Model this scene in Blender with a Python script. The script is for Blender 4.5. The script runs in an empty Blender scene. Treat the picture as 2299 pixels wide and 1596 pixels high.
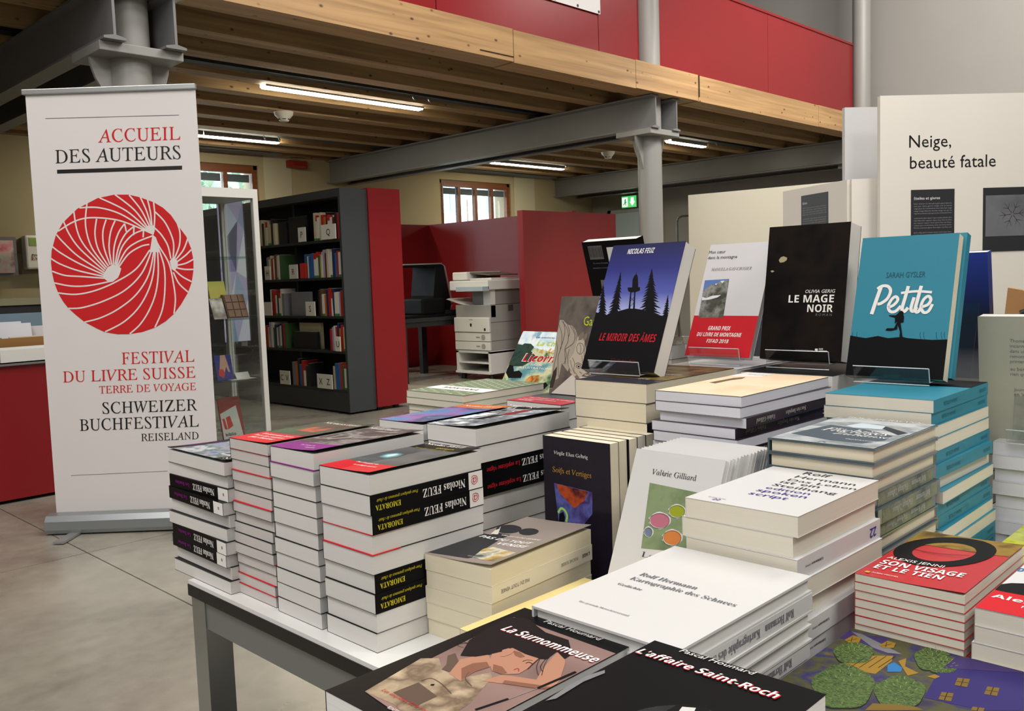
import bpy, bmesh, math, random, unicodedata
from mathutils import Vector, Matrix
random.seed(7)
SC=bpy.context.scene; COL=SC.collection
# ------------------------------------------------------------------ camera
FX=2000.0
cam_d=bpy.data.cameras.new('camera'); cam_d.sensor_width=36.0; cam_d.lens=36.0*FX/2299.0; cam_d.clip_start=.02; cam_d.clip_end=200
cam=bpy.data.objects.new('camera',cam_d); COL.objects.link(cam); SC.camera=cam
PIT,ROL,YAW=math.radians(4.95),math.radians(1.98),math.radians(-45.35)
fw=Vector((0,math.cos(PIT),-math.sin(PIT))); dn=Vector((0,-math.sin(PIT),-math.cos(PIT))); rt=Vector((1,0,0))
r2=rt*math.cos(ROL)+dn*math.sin(ROL); d2=-rt*math.sin(ROL)+dn*math.cos(ROL)
RZ=Matrix.Rotation(YAW,3,'Z'); r2,d2,fw=RZ@r2,RZ@d2,RZ@fw
M=Matrix((( r2.x,-d2.x,-fw.x,0),(r2.y,-d2.y,-fw.y,0),(r2.z,-d2.z,-fw.z,0),(0,0,0,1)))
M.translation=Vector((0,0,1.15)); cam.matrix_world=M
# ------------------------------------------------------------------ render look
SC.view_settings.view_transform='Standard'; SC.view_settings.look='None'; SC.view_settings.gamma=1.0; SC.view_settings.use_curve_mapping=False
SC.view_settings.exposure=-.6
SC.cycles.max_bounces=7; SC.cycles.diffuse_bounces=4; SC.cycles.glossy_bounces=3; SC.cycles.transmission_bounces=6; SC.cycles.transparent_max_bounces=12
SC.cycles.caustics_reflective=False; SC.cycles.caustics_refractive=False; SC.cycles.sample_clamp_indirect=4.0
SC.cycles.use_denoising=True; SC.cycles.use_adaptive_sampling=True; SC.cycles.adaptive_threshold=.05
# ------------------------------------------------------------------ sky and lamps
world=bpy.data.worlds.new('overcast_sky'); SC.world=world; world.use_nodes=True
bg=world.node_tree.nodes['Background']; bg.inputs[0].default_value=(.78,.9,1.0,1); bg.inputs[1].default_value=17.0
def area(name,loc,target,sx,sy,power,col=(1,.93,.84)):
    l=bpy.data.lights.new(name,'AREA'); l.shape='RECTANGLE'; l.size=sx; l.size_y=sy; l.energy=power; l.color=col
    o=bpy.data.objects.new(name,l); COL.objects.link(o); o.location=loc
    o.rotation_euler=(Vector(target)-Vector(loc)).to_track_quat('-Z','Y').to_euler(); return o
# hall ceiling lamps (over the book tables, all outside the frame) and the picture lights over the exhibition panels
LC=(1,.955,.90)
area('hall_lamp',(2.2,-2.6,5.6),(1.1,.5,.7),2.4,1.2,265,LC)
area('hall_lamp',(-2.0,.4,5.7),(.6,1.2,.5),2.4,1.6,225,LC)
area('hall_lamp',(5.2,.4,5.8),(5.0,1.5,0),2.4,1.4,240,LC)
area('hall_lamp',(-1.5,3.4,5.8),(.5,3.6,0),2.2,1.2,150,LC)
area('hall_lamp',(10.0,2.2,5.8),(12.5,4.4,3.2),2.2,1.4,520,LC)
area('hall_lamp',(4.2,2.6,5.9),(5.4,6.2,0),3.0,.8,230,LC)
area('picture_lamp',(7.9,4.2,3.6),(9.2,5.0,1.4),.5,.3,34,LC)
# cool fill light added behind the camera to brighten the left-facing sides
area('fill_light',(-3.9,-.6,4.0),(4,1.6,1.0),5.0,2.6,285,(.94,.965,1.0))
# ------------------------------------------------------------------ helpers
MATS={}
def lin(c): return tuple(((v/12.92) if v<=.04045 else ((v+.055)/1.055)**2.4) for v in c)
def hx(h): return lin(tuple(int(h[i:i+2],16)/255 for i in (0,2,4)))
def newmat(name):
    m=bpy.data.materials.new(name); m.use_nodes=True; return m,m.node_tree.nodes,m.node_tree.links,m.node_tree.nodes['Principled BSDF']
def mat(name,col,rough=.5,metal=0.0,bump=0.0,bscale=200,var=0.0,vscale=8,spec=.5,coat=0.0):
    if name in MATS: return MATS[name]
    m,n,l,b=newmat(name)
    c=hx(col) if isinstance(col,str) else col
    b.inputs['Base Color'].default_value=(*c,1); b.inputs['Roughness'].default_value=rough; b.inputs['Metallic'].default_value=metal
    b.inputs['Specular IOR Level'].default_value=spec; b.inputs['Coat Weight'].default_value=coat; b.inputs['Coat Roughness'].default_value=.12
    if var or bump:
        tc=n.new('ShaderNodeTexCoord')
        if var:
            t=n.new('ShaderNodeTexNoise'); t.inputs['Scale'].default_value=vscale; t.inputs['Detail'].default_value=4; l.new(tc.outputs['Object'],t.inputs['Vector'])
            r=n.new('ShaderNodeValToRGB'); r.color_ramp.elements[0].position=.3; r.color_ramp.elements[1].position=.7
            r.color_ramp.elements[0].color=(*[v*(1-var) for v in c],1); r.color_ramp.elements[1].color=(*[min(1,v*(1+var)) for v in c],1)
            l.new(t.outputs['Fac'],r.inputs['Fac']); l.new(r.outputs['Color'],b.inputs['Base Color'])
        if bump:
            t=n.new('ShaderNodeTexNoise'); t.inputs['Scale'].default_value=bscale; l.new(tc.outputs['Object'],t.inputs['Vector'])
            bp=n.new('ShaderNodeBump'); bp.inputs['Strength'].default_value=bump; bp.inputs['Distance'].default_value=.01; l.new(t.outputs['Fac'],bp.inputs['Height']); l.new(bp.outputs['Normal'],b.inputs['Normal'])
    MATS[name]=m; return m
def emit(name,col,strength):
    if name in MATS: return MATS[name]
    m,n,l,b=newmat(name); b.inputs['Base Color'].default_value=(.8,.8,.8,1); b.inputs['Emission Color'].default_value=(*hx(col),1); b.inputs['Emission Strength'].default_value=strength
    MATS[name]=m; return m
def ramp_mat(name,cols,scale=6,stretch=(1,1,1),rough=.4,kind='noise',detail=5,coord='Object',distort=0.0,bump=0.0,lo=.3,hi=.7,coat=0.0,spec=.5):
    if name in MATS: return MATS[name]
    m,n,l,b=newmat(name); tc=n.new('ShaderNodeTexCoord'); mp=n.new('ShaderNodeMapping'); mp.inputs['Scale'].default_value=stretch
    l.new(tc.outputs[coord],mp.inputs['Vector'])
    if kind=='noise':
        t=n.new('ShaderNodeTexNoise'); t.inputs['Scale'].default_value=scale; t.inputs['Detail'].default_value=detail; t.inputs['Distortion'].default_value=distort; l.new(mp.outputs['Vector'],t.inputs['Vector']); o=t.outputs['Fac']
    elif kind=='voronoi':
        t=n.new('ShaderNodeTexVoronoi'); t.inputs['Scale'].default_value=scale; l.new(mp.outputs['Vector'],t.inputs['Vector']); o=t.outputs['Distance']
    else:
        s=n.new('ShaderNodeSeparateXYZ'); l.new(mp.outputs['Vector'],s.inputs['Vector']); o=s.outputs['Y']; lo,hi=0,1
    r=n.new('ShaderNodeValToRGB'); e=r.color_ramp.elements
    e[0].position=lo; e[0].color=(*hx(cols[0]),1); e[1].position=hi; e[1].color=(*hx(cols[-1]),1)
    for i,c in enumerate(cols[1:-1]):
        x=e.new(lo+(hi-lo)*(i+1)/(len(cols)-1)); x.color=(*hx(c),1)
    l.new(o,r.inputs['Fac']); l.new(r.outputs['Color'],b.inputs['Base Color']); b.inputs['Roughness'].default_value=rough; b.inputs['Specular IOR Level'].default_value=spec; b.inputs['Coat Weight'].default_value=coat; b.inputs['Coat Roughness'].default_value=.1
    if bump:
        bp=n.new('ShaderNodeBump'); bp.inputs['Strength'].default_value=bump; bp.inputs['Distance'].default_value=.004; l.new(o,bp.inputs['Height']); l.new(bp.outputs['Normal'],b.inputs['Normal'])
    MATS[name]=m; return m
def wood_mat(name,c0,c1,knot,rough=.6,seed=0.0):
    if name in MATS: return MATS[name]
    m,n,l,b=newmat(name); tc=n.new('ShaderNodeTexCoord')
    mp=n.new('ShaderNodeMapping'); mp.inputs['Scale'].default_value=(.35,9,9); mp.inputs['Location'].default_value=(seed,seed*2,0); l.new(tc.outputs['Object'],mp.inputs['Vector'])
    t=n.new('ShaderNodeTexNoise'); t.inputs['Scale'].default_value=2.2; t.inputs['Detail'].default_value=6; t.inputs['Distortion'].default_value=.6; l.new(mp.outputs['Vector'],t.inputs['Vector'])
    r=n.new('ShaderNodeValToRGB'); r.color_ramp.elements[0].position=.25; r.color_ramp.elements[1].position=.75; r.color_ramp.elements[0].color=(*hx(c0),1); r.color_ramp.elements[1].color=(*hx(c1),1); l.new(t.outputs['Fac'],r.inputs['Fac'])
    mp2=n.new('ShaderNodeMapping'); mp2.inputs['Scale'].default_value=(5.0,8.5,8.5); mp2.inputs['Location'].default_value=(seed*3,1.3,.7); l.new(tc.outputs['Object'],mp2.inputs['Vector'])
    v=n.new('ShaderNodeTexVoronoi'); v.inputs['Scale'].default_value=1.25; v.inputs['Randomness'].default_value=1.0; l.new(mp2.outputs['Vector'],v.inputs['Vector'])
    kr=n.new('ShaderNodeValToRGB'); kr.color_ramp.elements[0].position=.05; kr.color_ramp.elements[0].color=(1,1,1,1); kr.color_ramp.elements[1].position=.15; kr.color_ramp.elements[1].color=(0,0,0,1); l.new(v.outputs['Distance'],kr.inputs['Fac'])
    mx=n.new('ShaderNodeMix'); mx.data_type='RGBA'; l.new(kr.outputs['Color'],mx.inputs['Factor']); l.new(r.outputs['Color'],mx.inputs[6]); mx.inputs[7].default_value=(*hx(knot),1); l.new(mx.outputs[2],b.inputs['Base Color'])
    b.inputs['Roughness'].default_value=rough
    bp=n.new('ShaderNodeBump'); bp.inputs['Strength'].default_value=.25; bp.inputs['Distance'].default_value=.01; l.new(t.outputs['Fac'],bp.inputs['Height']); l.new(bp.outputs['Normal'],b.inputs['Normal'])
    MATS[name]=m; return m
def clear_mat(name,tint=(1,1,1),refl=.12,rough=.02,edge=.5):
    "thin clear sheet: mostly transparent with a fresnel-like reflection"
    if name in MATS: return MATS[name]
    m,n,l,b=newmat(name); n.remove(b); o=n['Material Output']
    tr=n.new('ShaderNodeBsdfTransparent'); tr.inputs[0].default_value=(*tint,1); g=n.new('ShaderNodeBsdfGlossy'); g.inputs['Roughness'].default_value=rough
    lw=n.new('ShaderNodeLayerWeight'); lw.inputs[0].default_value=edge; ma=n.new('ShaderNodeMath'); ma.operation='MULTIPLY_ADD'; ma.inputs[1].default_value=.35; ma.inputs[2].default_value=refl*.15; l.new(lw.outputs['Fresnel'],ma.inputs[0])
    mi=n.new('ShaderNodeMixShader'); l.new(ma.outputs[0],mi.inputs[0]); l.new(tr.outputs[0],mi.inputs[1]); l.new(g.outputs[0],mi.inputs[2]); l.new(mi.outputs[0],o.inputs[0])
    MATS[name]=m; return m
LOCAL=set()   # things that are turned: their parts are given in the thing's own space
def worigin(o):
    p=Vector((0,0,0))
    while o is not None:
        if o.name in LOCAL: return (0,0,0)
        p=p+o.location; o=o.parent
    return tuple(p)
class MB:
    def __init__(s): s.v=[]; s.f=[]; s.mi=[]; s.cur=0
    def quad(s,*p):
        k=len(s.v); s.v+= [tuple(q) for q in p]; s.f.append(tuple(range(k,k+len(p)))); s.mi.append(s.cur); return s
    def box(s,x0,x1,y0,y1,z0,z1):
        k=len(s.v); s.v+=[(x0,y0,z0),(x1,y0,z0),(x1,y1,z0),(x0,y1,z0),(x0,y0,z1),(x1,y0,z1),(x1,y1,z1),(x0,y1,z1)]
        for f in ((3,2,1,0),(4,5,6,7),(0,1,5,4),(1,2,6,5),(2,3,7,6),(3,0,4,7)): s.f.append(tuple(k+i for i in f)); s.mi.append(s.cur)
        return s
    def obox(s,c,ax,ay,az,hx_,hy,hz):
        c,ax,ay,az=Vector(c),Vector(ax),Vector(ay),Vector(az); k=len(s.v)
        for dz in (-1,1):
            for dx,dy in ((-1,-1),(1,-1),(1,1),(-1,1)): s.v.append(tuple(c+ax*hx_*dx+ay*hy*dy+az*hz*dz))
        for f in ((3,2,1,0),(4,5,6,7),(0,1,5,4),(1,2,6,5),(2,3,7,6),(3,0,4,7)): s.f.append(tuple(k+i for i in f)); s.mi.append(s.cur)
        return s
    def prism(s,pts,a,b):
        "pts: list of 3D points of one cap; extruded by vector a->b offset"
        k=len(s.v); n=len(pts); off=Vector(b)-Vector(a)
        s.v+=[tuple(Vector(p)) for p in pts]+[tuple(Vector(p)+off) for p in pts]
        s.f.append(tuple(k+i for i in reversed(range(n)))); s.f.append(tuple(k+n+i for i in range(n))); s.mi+=[s.cur,s.cur]
        for i in range(n): j=(i+1)%n; s.f.append((k+i,k+j,k+n+j,k+n+i)); s.mi.append(s.cur)
        return s
    def lathe(s,c,prof,seg=24):
        "prof: (radius,z) from bottom to top about vertical axis at c"
        k=len(s.v); c=Vector(c)
        for r,z in prof:
            for i in range(seg): a=2*math.pi*i/seg; s.v.append((c.x+r*math.cos(a),c.y+r*math.sin(a),c.z+z))
        for j in range(len(prof)-1):
            for i in range(seg): i2=(i+1)%seg; s.f.append((k+j*seg+i,k+j*seg+i2,k+(j+1)*seg+i2,k+(j+1)*seg+i)); s.mi.append(s.cur)
        s.f.append(tuple(k+i for i in reversed(range(seg)))); t=k+(len(prof)-1)*seg; s.f.append(tuple(t+i for i in range(seg))); s.mi+=[s.cur,s.cur]
        return s
    def tube(s,pts,r,seg=8):
        pts=[Vector(p) for p in pts]; k=len(s.v); n=len(pts)
        for i,p in enumerate(pts):
            d=(pts[min(i+1,n-1)]-pts[max(i-1,0)]).normalized(); u=d.cross(Vector((0,0,1)))
            if u.length<1e-3: u=d.cross(Vector((0,1,0)))
            u.normalize(); w=d.cross(u)
            for j in range(seg): a=2*math.pi*j/seg; s.v.append(tuple(p+u*r*math.cos(a)+w*r*math.sin(a)))
        for i in range(n-1):
            for j in range(seg): j2=(j+1)%seg; s.f.append((k+i*seg+j,k+i*seg+j2,k+(i+1)*seg+j2,k+(i+1)*seg+j)); s.mi.append(s.cur)
        s.f.append(tuple(k+j for j in reversed(range(seg)))); s.f.append(tuple(k+(n-1)*seg+j for j in range(seg))); s.mi+=[s.cur,s.cur]
        return s
    def mesh(s,name,mats,origin=(0,0,0),smooth=False):
        me=bpy.data.meshes.new(name); o=Vector(origin)
        me.from_pydata([tuple(Vector(v)-o) for v in s.v],[],s.f)
        for m in (mats if isinstance(mats,(list,tuple)) else [mats]): me.materials.append(m)
        if len(me.materials)>1: me.polygons.foreach_set('material_index',s.mi)
        bm=bmesh.new(); bm.from_mesh(me); bmesh.ops.recalc_face_normals(bm,faces=bm.faces); bm.to_mesh(me); bm.free()
        if smooth:
            for p in me.polygons: p.use_smooth=True
        return me
    def build(s,name,mats,parent=None,origin=None,smooth=False,bevel=0.0):
        "vertices are in world space (or in the parent's space when the parent is turned)"
        if origin is None: origin=worigin(parent)
        me=s.mesh(name,mats,origin,smooth); ob=bpy.data.objects.new(name,me); COL.objects.link(ob)
        if parent is not None: ob.parent=parent
        else: ob.location=origin
        if bevel:
            b=ob.modifiers.new('bevel','BEVEL'); b.width=bevel; b.segments=2; b.limit_method='ANGLE'
        if smooth:
            try: me.set_sharp_from_angle(angle=math.radians(40))
            except Exception: pass
        return ob
def tag(o,label,cat,group=None,kind=None):
    if label: o['label']=label
    if cat: o['category']=cat
    if group: o['group']=group
    if kind: o['kind']=kind
    return o
def thing(name,label,cat,loc=(0,0,0),group=None,mw=None):
    o=bpy.data.objects.new(name,None); COL.objects.link(o); o.empty_display_size=.05
    o.location=loc
    if mw is not None: o.matrix_world=mw; LOCAL.add(o.name)
    return tag(o,label,cat,group)
def struct(o,label=None): o['kind']='structure'; 
# ------------------------------------------------------------------ lettering
BASE={'serifb':(0x1D400,0x1D7CE),'serifi':(0x1D434,None),'serif':(0x1D434,None),'sansb':(0x1D5D4,0x1D7EC),'sansi':(None,None),'sansbi':(0x1D5D4,0x1D7EC),'script':(0x1D4D0,None),'sans':(None,None)}
TCACHE={}
TSC=bpy.data.scenes.new('type_setting')   # scratch scene, removed at the end
def _conv(t,style):
    b,dg=BASE[style]; r=''
    for ch in t:
        if b and 'A'<=ch<='Z': r+=chr(b+ord(ch)-65)
        elif b and 'a'<=ch<='z': r+='\u210e' if (b==0x1D434 and ch=='h') else chr(b+26+ord(ch)-97)
        elif dg and '0'<=ch<='9': r+=chr(dg+ord(ch)-48)
        else: r+=ch
    return r
def _raw(t,style):
    d=bpy.data.curves.new('letters','FONT'); d.body=_conv(t,style); d.size=1.0; d.resolution_u=2; d.fill_mode='FRONT'
    d.shear={'serif':-.22,'sansi':.2,'sansbi':.2}.get(style,0.0)
    o=bpy.data.objects.new('letters',d); TSC.collection.objects.link(o)
    with bpy.context.temp_override(scene=TSC,view_layer=TSC.view_layers[0]):
        dg=bpy.context.evaluated_depsgraph_get()
    ev=o.evaluated_get(dg); me=ev.to_mesh()
    V=[(v.co.x,v.co.y) for v in me.vertices]; F=[tuple(p.vertices) for p in me.polygons]; ev.to_mesh_clear()
    bpy.data.objects.remove(o); bpy.data.curves.remove(d); return V,F
CAPH={}
def letters(t,style):
    "outline of the words with cap height 1, starting at x=0 on the baseline; returns verts, faces, width"
    k=(t,style)
    if k in TCACHE: return TCACHE[k]
    if style not in CAPH:
        V,F=_raw('H',style); CAPH[style]=max(v[1] for v in V)
    V,F=_raw(t,style); h=CAPH[style]; x0=min(v[0] for v in V)
    V=[((x-x0)/h,y/h) for x,y in V]; TCACHE[k]=(V,F,max(v[0] for v in V)); return TCACHE[k]
def put_text(parent,name,t,style,m,fmap,width=None,cap=None,x=0,y=0,align='l',ratio=(.72,1.45)):
    V,F,W=letters(t,style)
    if width is None: sx=sy=cap
    elif cap is None: sx=sy=width/W
    else: sx=width/W; sy=min(max(cap,sx*ratio[0]),sx*ratio[1])
    dx={'l':0,'c':-W*sx/2,'r':-W*sx}[align]
    me=bpy.data.meshes.new(name); me.from_pydata([fmap(x+dx+a*sx,y+b*sy) for a,b in V],[],F); me.materials.append(m)
    o=bpy.data.objects.new(name,me); COL.objects.link(o); o.parent=parent; return o
# ------------------------------------------------------------------ palette
RED=mat('red_lacquer','82161c',.32,var=.03,vscale=2)
REDP=mat('red_panel','80151b',.38)
STEEL=mat('grey_painted_steel','717171',.45,var=.04,vscale=3)
STEELL=mat('pale_grey_steel','8b8a86',.45)
WOODF=wood_mat('spruce_front','8c6c46','bb9668','4a3018',.55,0.0)
WOODJ=wood_mat('spruce_joist','7a5e3e','b29468','3a2614',.65,3.0)
WOODB=wood_mat('dark_ceiling_boards','33261a','4a3726','1e150e',.75,6.0)
OAK=wood_mat('window_oak','5a3116','7a4520','2e180a',.5,9.0)
BEIGE=mat('beige_plaster','9c9174',.85,bump=.08,bscale=60,var=.05,vscale=1.2)
CREAM=mat('light_plaster','aaa58f',.85,bump=.06,bscale=60)
GREYW=mat('grey_wall_paint','96938e',.8,bump=.05,bscale=80,var=.03,vscale=1)
PANELW=mat('white_exhibition_board','d8d4cc',.6,var=.015,vscale=2)
PANELC=mat('cream_exhibition_board','d6d2bf',.6)
BLACKM=mat('black_plastic','121314',.4)
ANTH=mat('anthracite_board','35383a',.5,var=.03,vscale=5)
ANTHD=mat('dark_shelf_steel','26282a',.5)
WHITEL=mat('white_laminate','dcdcda',.3)
WHITEP=mat('white_plastic','d5d4cf',.4)
GREYP=mat('warm_grey_plastic','9b9a94',.45)
ALU=mat('satin_aluminium','a9acac',.35,metal=.7)
CHROME=mat('dull_chrome','8c9090',.25,metal=.9)
INK=mat('print_black','141416',.35)
GLASS=clear_mat('case_glass',(.96,.98,.975),.06)
PANE=clear_mat('window_glass',(.97,.99,1),.03)
ACRYL=clear_mat('clear_acrylic',(.985,.99,.992),.2,.04,.35)
def floor_mat():
    m,n,l,b=newmat('polished_concrete'); tc=n.new('ShaderNodeTexCoord')
    t=n.new('ShaderNodeTexNoise'); t.inputs['Scale'].default_value=.9; t.inputs['Detail'].default_value=8; t.inputs['Distortion'].default_value=1.2; l.new(tc.outputs['Object'],t.inputs['Vector'])
    t2=n.new('ShaderNodeTexNoise'); t2.inputs['Scale'].default_value=14; t2.inputs['Detail'].default_value=6; l.new(tc.outputs['Object'],t2.inputs['Vector'])
    mx=n.new('ShaderNodeMath'); mx.operation='MULTIPLY_ADD'; mx.inputs[1].default_value=.35; l.new(t2.outputs['Fac'],mx.inputs[0]); l.new(t.outputs['Fac'],mx.inputs[2])
    r=n.new('ShaderNodeValToRGB'); e=r.color_ramp.elements; e[0].position=.42; e[0].color=(*hx('6b675c'),1); e[1].position=.9; e[1].color=(*hx('9a968a'),1); l.new(mx.outputs[0],r.inputs['Fac']); l.new(r.outputs['Color'],b.inputs['Base Color'])
    rr=n.new('ShaderNodeMapRange'); rr.inputs['To Min'].default_value=.18; rr.inputs['To Max'].default_value=.38; l.new(t.outputs['Fac'],rr.inputs['Value']); l.new(rr.outputs[0],b.inputs['Roughness'])
    return m
CONC=floor_mat()
# ------------------------------------------------------------------ floor, walls, ceiling
X0,X1,Y0,Y1=-4.0,13.6,-5.0,11.1
fl=MB().box(X0,X1,Y0,Y1,-.12,-.012).build('floor',mat('joint_grey','4c493f',.8)); struct(fl)
xs=[X0]+[1.41+4.0*k for k in range(-1,4)]+[X1]; ys=[Y0]+[4.09+4.2*k for k in range(-2,2)]+[Y1]; xs=sorted(x for x in xs if X0<=x<=X1); ys=sorted(y for y in ys if Y0<=y<=Y1)
for i in range(len(xs)-1):
    for j in range(len(ys)-1): MB().box(xs[i]+.003,xs[i+1]-.003,ys[j]+.003,ys[j+1]-.003,-.012,0).build('slab',CONC,fl)
# window wall with two openings
WINS=[(4.62,6.42,.95,2.80),(9.70,11.34,.95,2.80)]
w=MB(); x=X0
for a,b,z0,z1 in WINS:
    w.box(x,a,Y1,Y1+.4,0,3.2); w.box(a,b,Y1,Y1+.4,0,z0); w.box(a,b,Y1,Y1+.4,z1,3.2); x=b
w.box(x,X1,Y1,Y1+.4,0,3.2); wb=w.build('wall_back',BEIGE); struct(wb)
struct(MB().box(X0,X1,Y1,Y1+.4,3.2,6.2).build('wall_back_upper',GREYW))
for a,b in ((6.50,6.93),(11.42,11.95)): MB().box(a,b,Y1-.012,Y1,0.0,3.18).build('splayed_reveal',CREAM,wb)
for k,(a,b,z0,z1) in enumerate(WINS):
    win=bpy.data.objects.new('window_%d'%(k+1),None); COL.objects.link(win); win.location=((a+b)/2,Y1+.1,z0); struct(win)
    f=MB(); fw_=.055
    f.box(a,a+fw_,Y1+.03,Y1+.11,z0,z1).box(b-fw_,b,Y1+.03,Y1+.11,z0,z1).box(a,b,Y1+.03,Y1+.11,z1-fw_,z1).box(a,b,Y1+.03,Y1+.11,z0,z0+fw_)
    f.build('window_frame',OAK,win)
    n=4; wd=(b-a-2*fw_)/n
    for i in range(n):
        c0=a+fw_+i*wd; c1=c0+wd
        s=MB().box(c0+.0,c0+.03,Y1+.02,Y1+.09,z0+fw_,z1-fw_).box(c1-.03,c1,Y1+.02,Y1+.09,z0+fw_,z1-fw_).box(c0+.03,c1-.03,Y1+.02,Y1+.09,z1-fw_-.05,z1-fw_).box(c0+.03,c1-.03,Y1+.02,Y1+.09,z0+fw_,z0+fw_+.05)
        sash=s.build('sash',OAK,win)
        MB().box(c0+.03,c1-.03,Y1+.05,Y1+.058,z0+fw_+.05,z1-fw_-.05).build('pane',PANE,sash)
        m=MB().box(c0+.03,c1-.03,Y1+.035,Y1+.05,z0+.80,z0+.822)
        if i%2: m.box((c0+c1)/2-.009,(c0+c1)/2+.009,Y1+.035,Y1+.05,z0+fw_+.05,z1-.3)
        m.build('glazing_bar',WHITEP,sash)
        MB().box(c0+.05,c1-.05,Y1+.065,Y1+.085,z1-.225,z1-.125).build('blind',mat('grey_blind','5d666c',.7),sash)
    MB().box(a-.05,b+.05,Y1-.06,Y1+.03,z0-.04,z0).build('window_sill',CREAM,win)
struct(MB().box(X1,X1+.3,Y0,Y1+.4,0,6.2).build('wall_right',GREYW))
struct(MB().box(X0-.3,X0,Y0,Y1+.4,0,6.2).build('wall_left',GREYW))
struct(MB().box(X0,X1,Y0-.3,Y0,0,6.2).build('wall_front',GREYW))
struct(MB().box(X0-.3,X1+.3,Y0-.3,Y1+.4,6.2,6.4).build('ceiling',mat('white_ceiling','b9b9b6',.9)))
# outside: facade, trees and ground seen through the panes
fac=thing('apartment_house','pale apartment facade seen through the right window','building',(16,24,0))
MB().box(6,30,24,24.5,-1,14).build('wall',mat('facade_white','e2e0d8',.9),fac)
for i in range(10):
    for j in range(4):
        x=7.0+i*2.3; z=.6+j*2.9
        p=MB().box(x,x+1.0,23.93,24.0,z,z+1.8).build('window',mat('facade_frame','b9c4cc',.6),fac)
        MB().box(x+.08,x+.46,23.9,23.93,z+.1,z+1.7).build('pane',mat('facade_glass','7fa3bf',.15),p); MB().box(x+.54,x+.92,23.9,23.93,z+.1,z+1.7).build('pane',mat('facade_glass','7fa3bf',.15),p)
LEAF=mat('leaf_green','9db29a',.7,var=.3,vscale=1.5); BARK=mat('bark','4d4034',.9)
struct(MB().box(-20,40,11.5,60,-.3,-.15).build('ground_outside',mat('pale_gravel','9a978d',.9)))
for k,(tx,ty,tr,lab) in enumerate(((8.0,19.0,2.3,'leafy green tree outside the left window, nearest the glass'),(13.0,20.0,2.2,'leafy green tree outside the left window, further right'))):
    t=thing('tree',lab,'tree',(tx,ty,-.15),'trees outside the left window')
    MB().tube([(tx,ty,-.15),(tx+.05,ty,1.2),(tx,ty+.05,2.6)],.16).build('trunk',BARK,t,smooth=True)
    m=MB(); rnd=random.Random(k)
    for i in range(1500):
        th,ph=rnd.uniform(0,6.283),math.acos(rnd.uniform(-1,1)); rr=tr*rnd.uniform(.55,1)
        p=Vector((tx+rr*math.sin(ph)*math.cos(th),ty+rr*math.sin(ph)*math.sin(th),3.0+rr*.95*math.cos(ph))); a=Vector((rnd.uniform(-1,1),rnd.uniform(-1,1),rnd.uniform(-1,1))).normalized()*.17; b=a.cross(Vector((rnd.uniform(-1,1),1,.3))).normalized()*.11
        m.quad(p-a,p+b,p+a,p-b)
    m.build('crown',LEAF,t)['kind']='stuff'
# ------------------------------------------------------------------ mezzanine: boards, joists, front timbers
JB=2.945; JT=3.17
mz=MB().box(X0,X1,5.30,Y1,JT,JT+.035).build('ceiling_mezzanine',WOODB); struct(mz)
for (a,b) in ((5.96,6.14),(6.50,6.68),(7.07,7.24),(7.60,7.77),(8.18,8.35),(8.80,8.97),(9.39,9.56),(10.02,10.19),(10.55,10.72),(10.98,11.095)):
    MB().box(X0,X1,a,b,JB,JT).build('joist',WOODJ,mz)
fb=thing('edge_beam','long spruce timber beam along the mezzanine edge','beam',(5,5.28,JB))
seams=[X0,2.1,5.492,7.188,8.282,11.06,X1]
for i in range(len(seams)-1):
    dz=(0,.004,-.003,.003,-.002,.002)[i]
    MB().box(seams[i]+.004,seams[i+1]-.004,5.28+abs(dz),5.53,JB+dz,JB+.268+dz).build('timber',WOODF,fb)
MB().box(5.1,5.49,5.277,5.281,2.985,2.990).build('crack',mat('crack_dark','2a1a0c',.9),fb)
MB().box(8.285,8.30,5.275,5.281,2.99,3.213).build('crack',mat('crack_dark','2a1a0c',.9),fb)
# balustrade between the upper columns
bal=thing('balustrade','red panelled balustrade above the timber mezzanine edge','balustrade',(7,5.6,3.21))
COLX=(2.40,7.775,12.88)
for a,b in ((-4.0,2.2),(2.62,4.9),(4.91,6.98),(6.99,7.64),(7.91,10.3),(10.305,12.74)):
    MB().box(a,b,5.57,5.60,3.21,4.27).build('panel',RED,bal)
MB().box(X0,2.25,5.555,5.615,4.27,4.30).box(2.55,7.64,5.555,5.615,4.27,4.30).box(7.91,12.74,5.555,5.615,4.27,4.30).build('handrail',RED,bal)
bn=thing('wall_banner','white poster hung on the red balustrade, cut by the frame top','poster',(6.4,5.55,3.66))
MB().box(5.7,7.0,5.551,5.556,3.665,4.25).build('sheet',mat('poster_white','d9d7d6',.6),bn)
for x in (6.0,6.34,6.66,6.975):
    m=MB(); pts=[(x+.013*math.cos(i*math.pi/6),5.551,3.685+.013*math.sin(i*math.pi/6)) for i in range(12)]; m.prism(pts,(0,0,0),(0,-.004,0)); m.build('grommet',BLACKM,bn)
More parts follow.
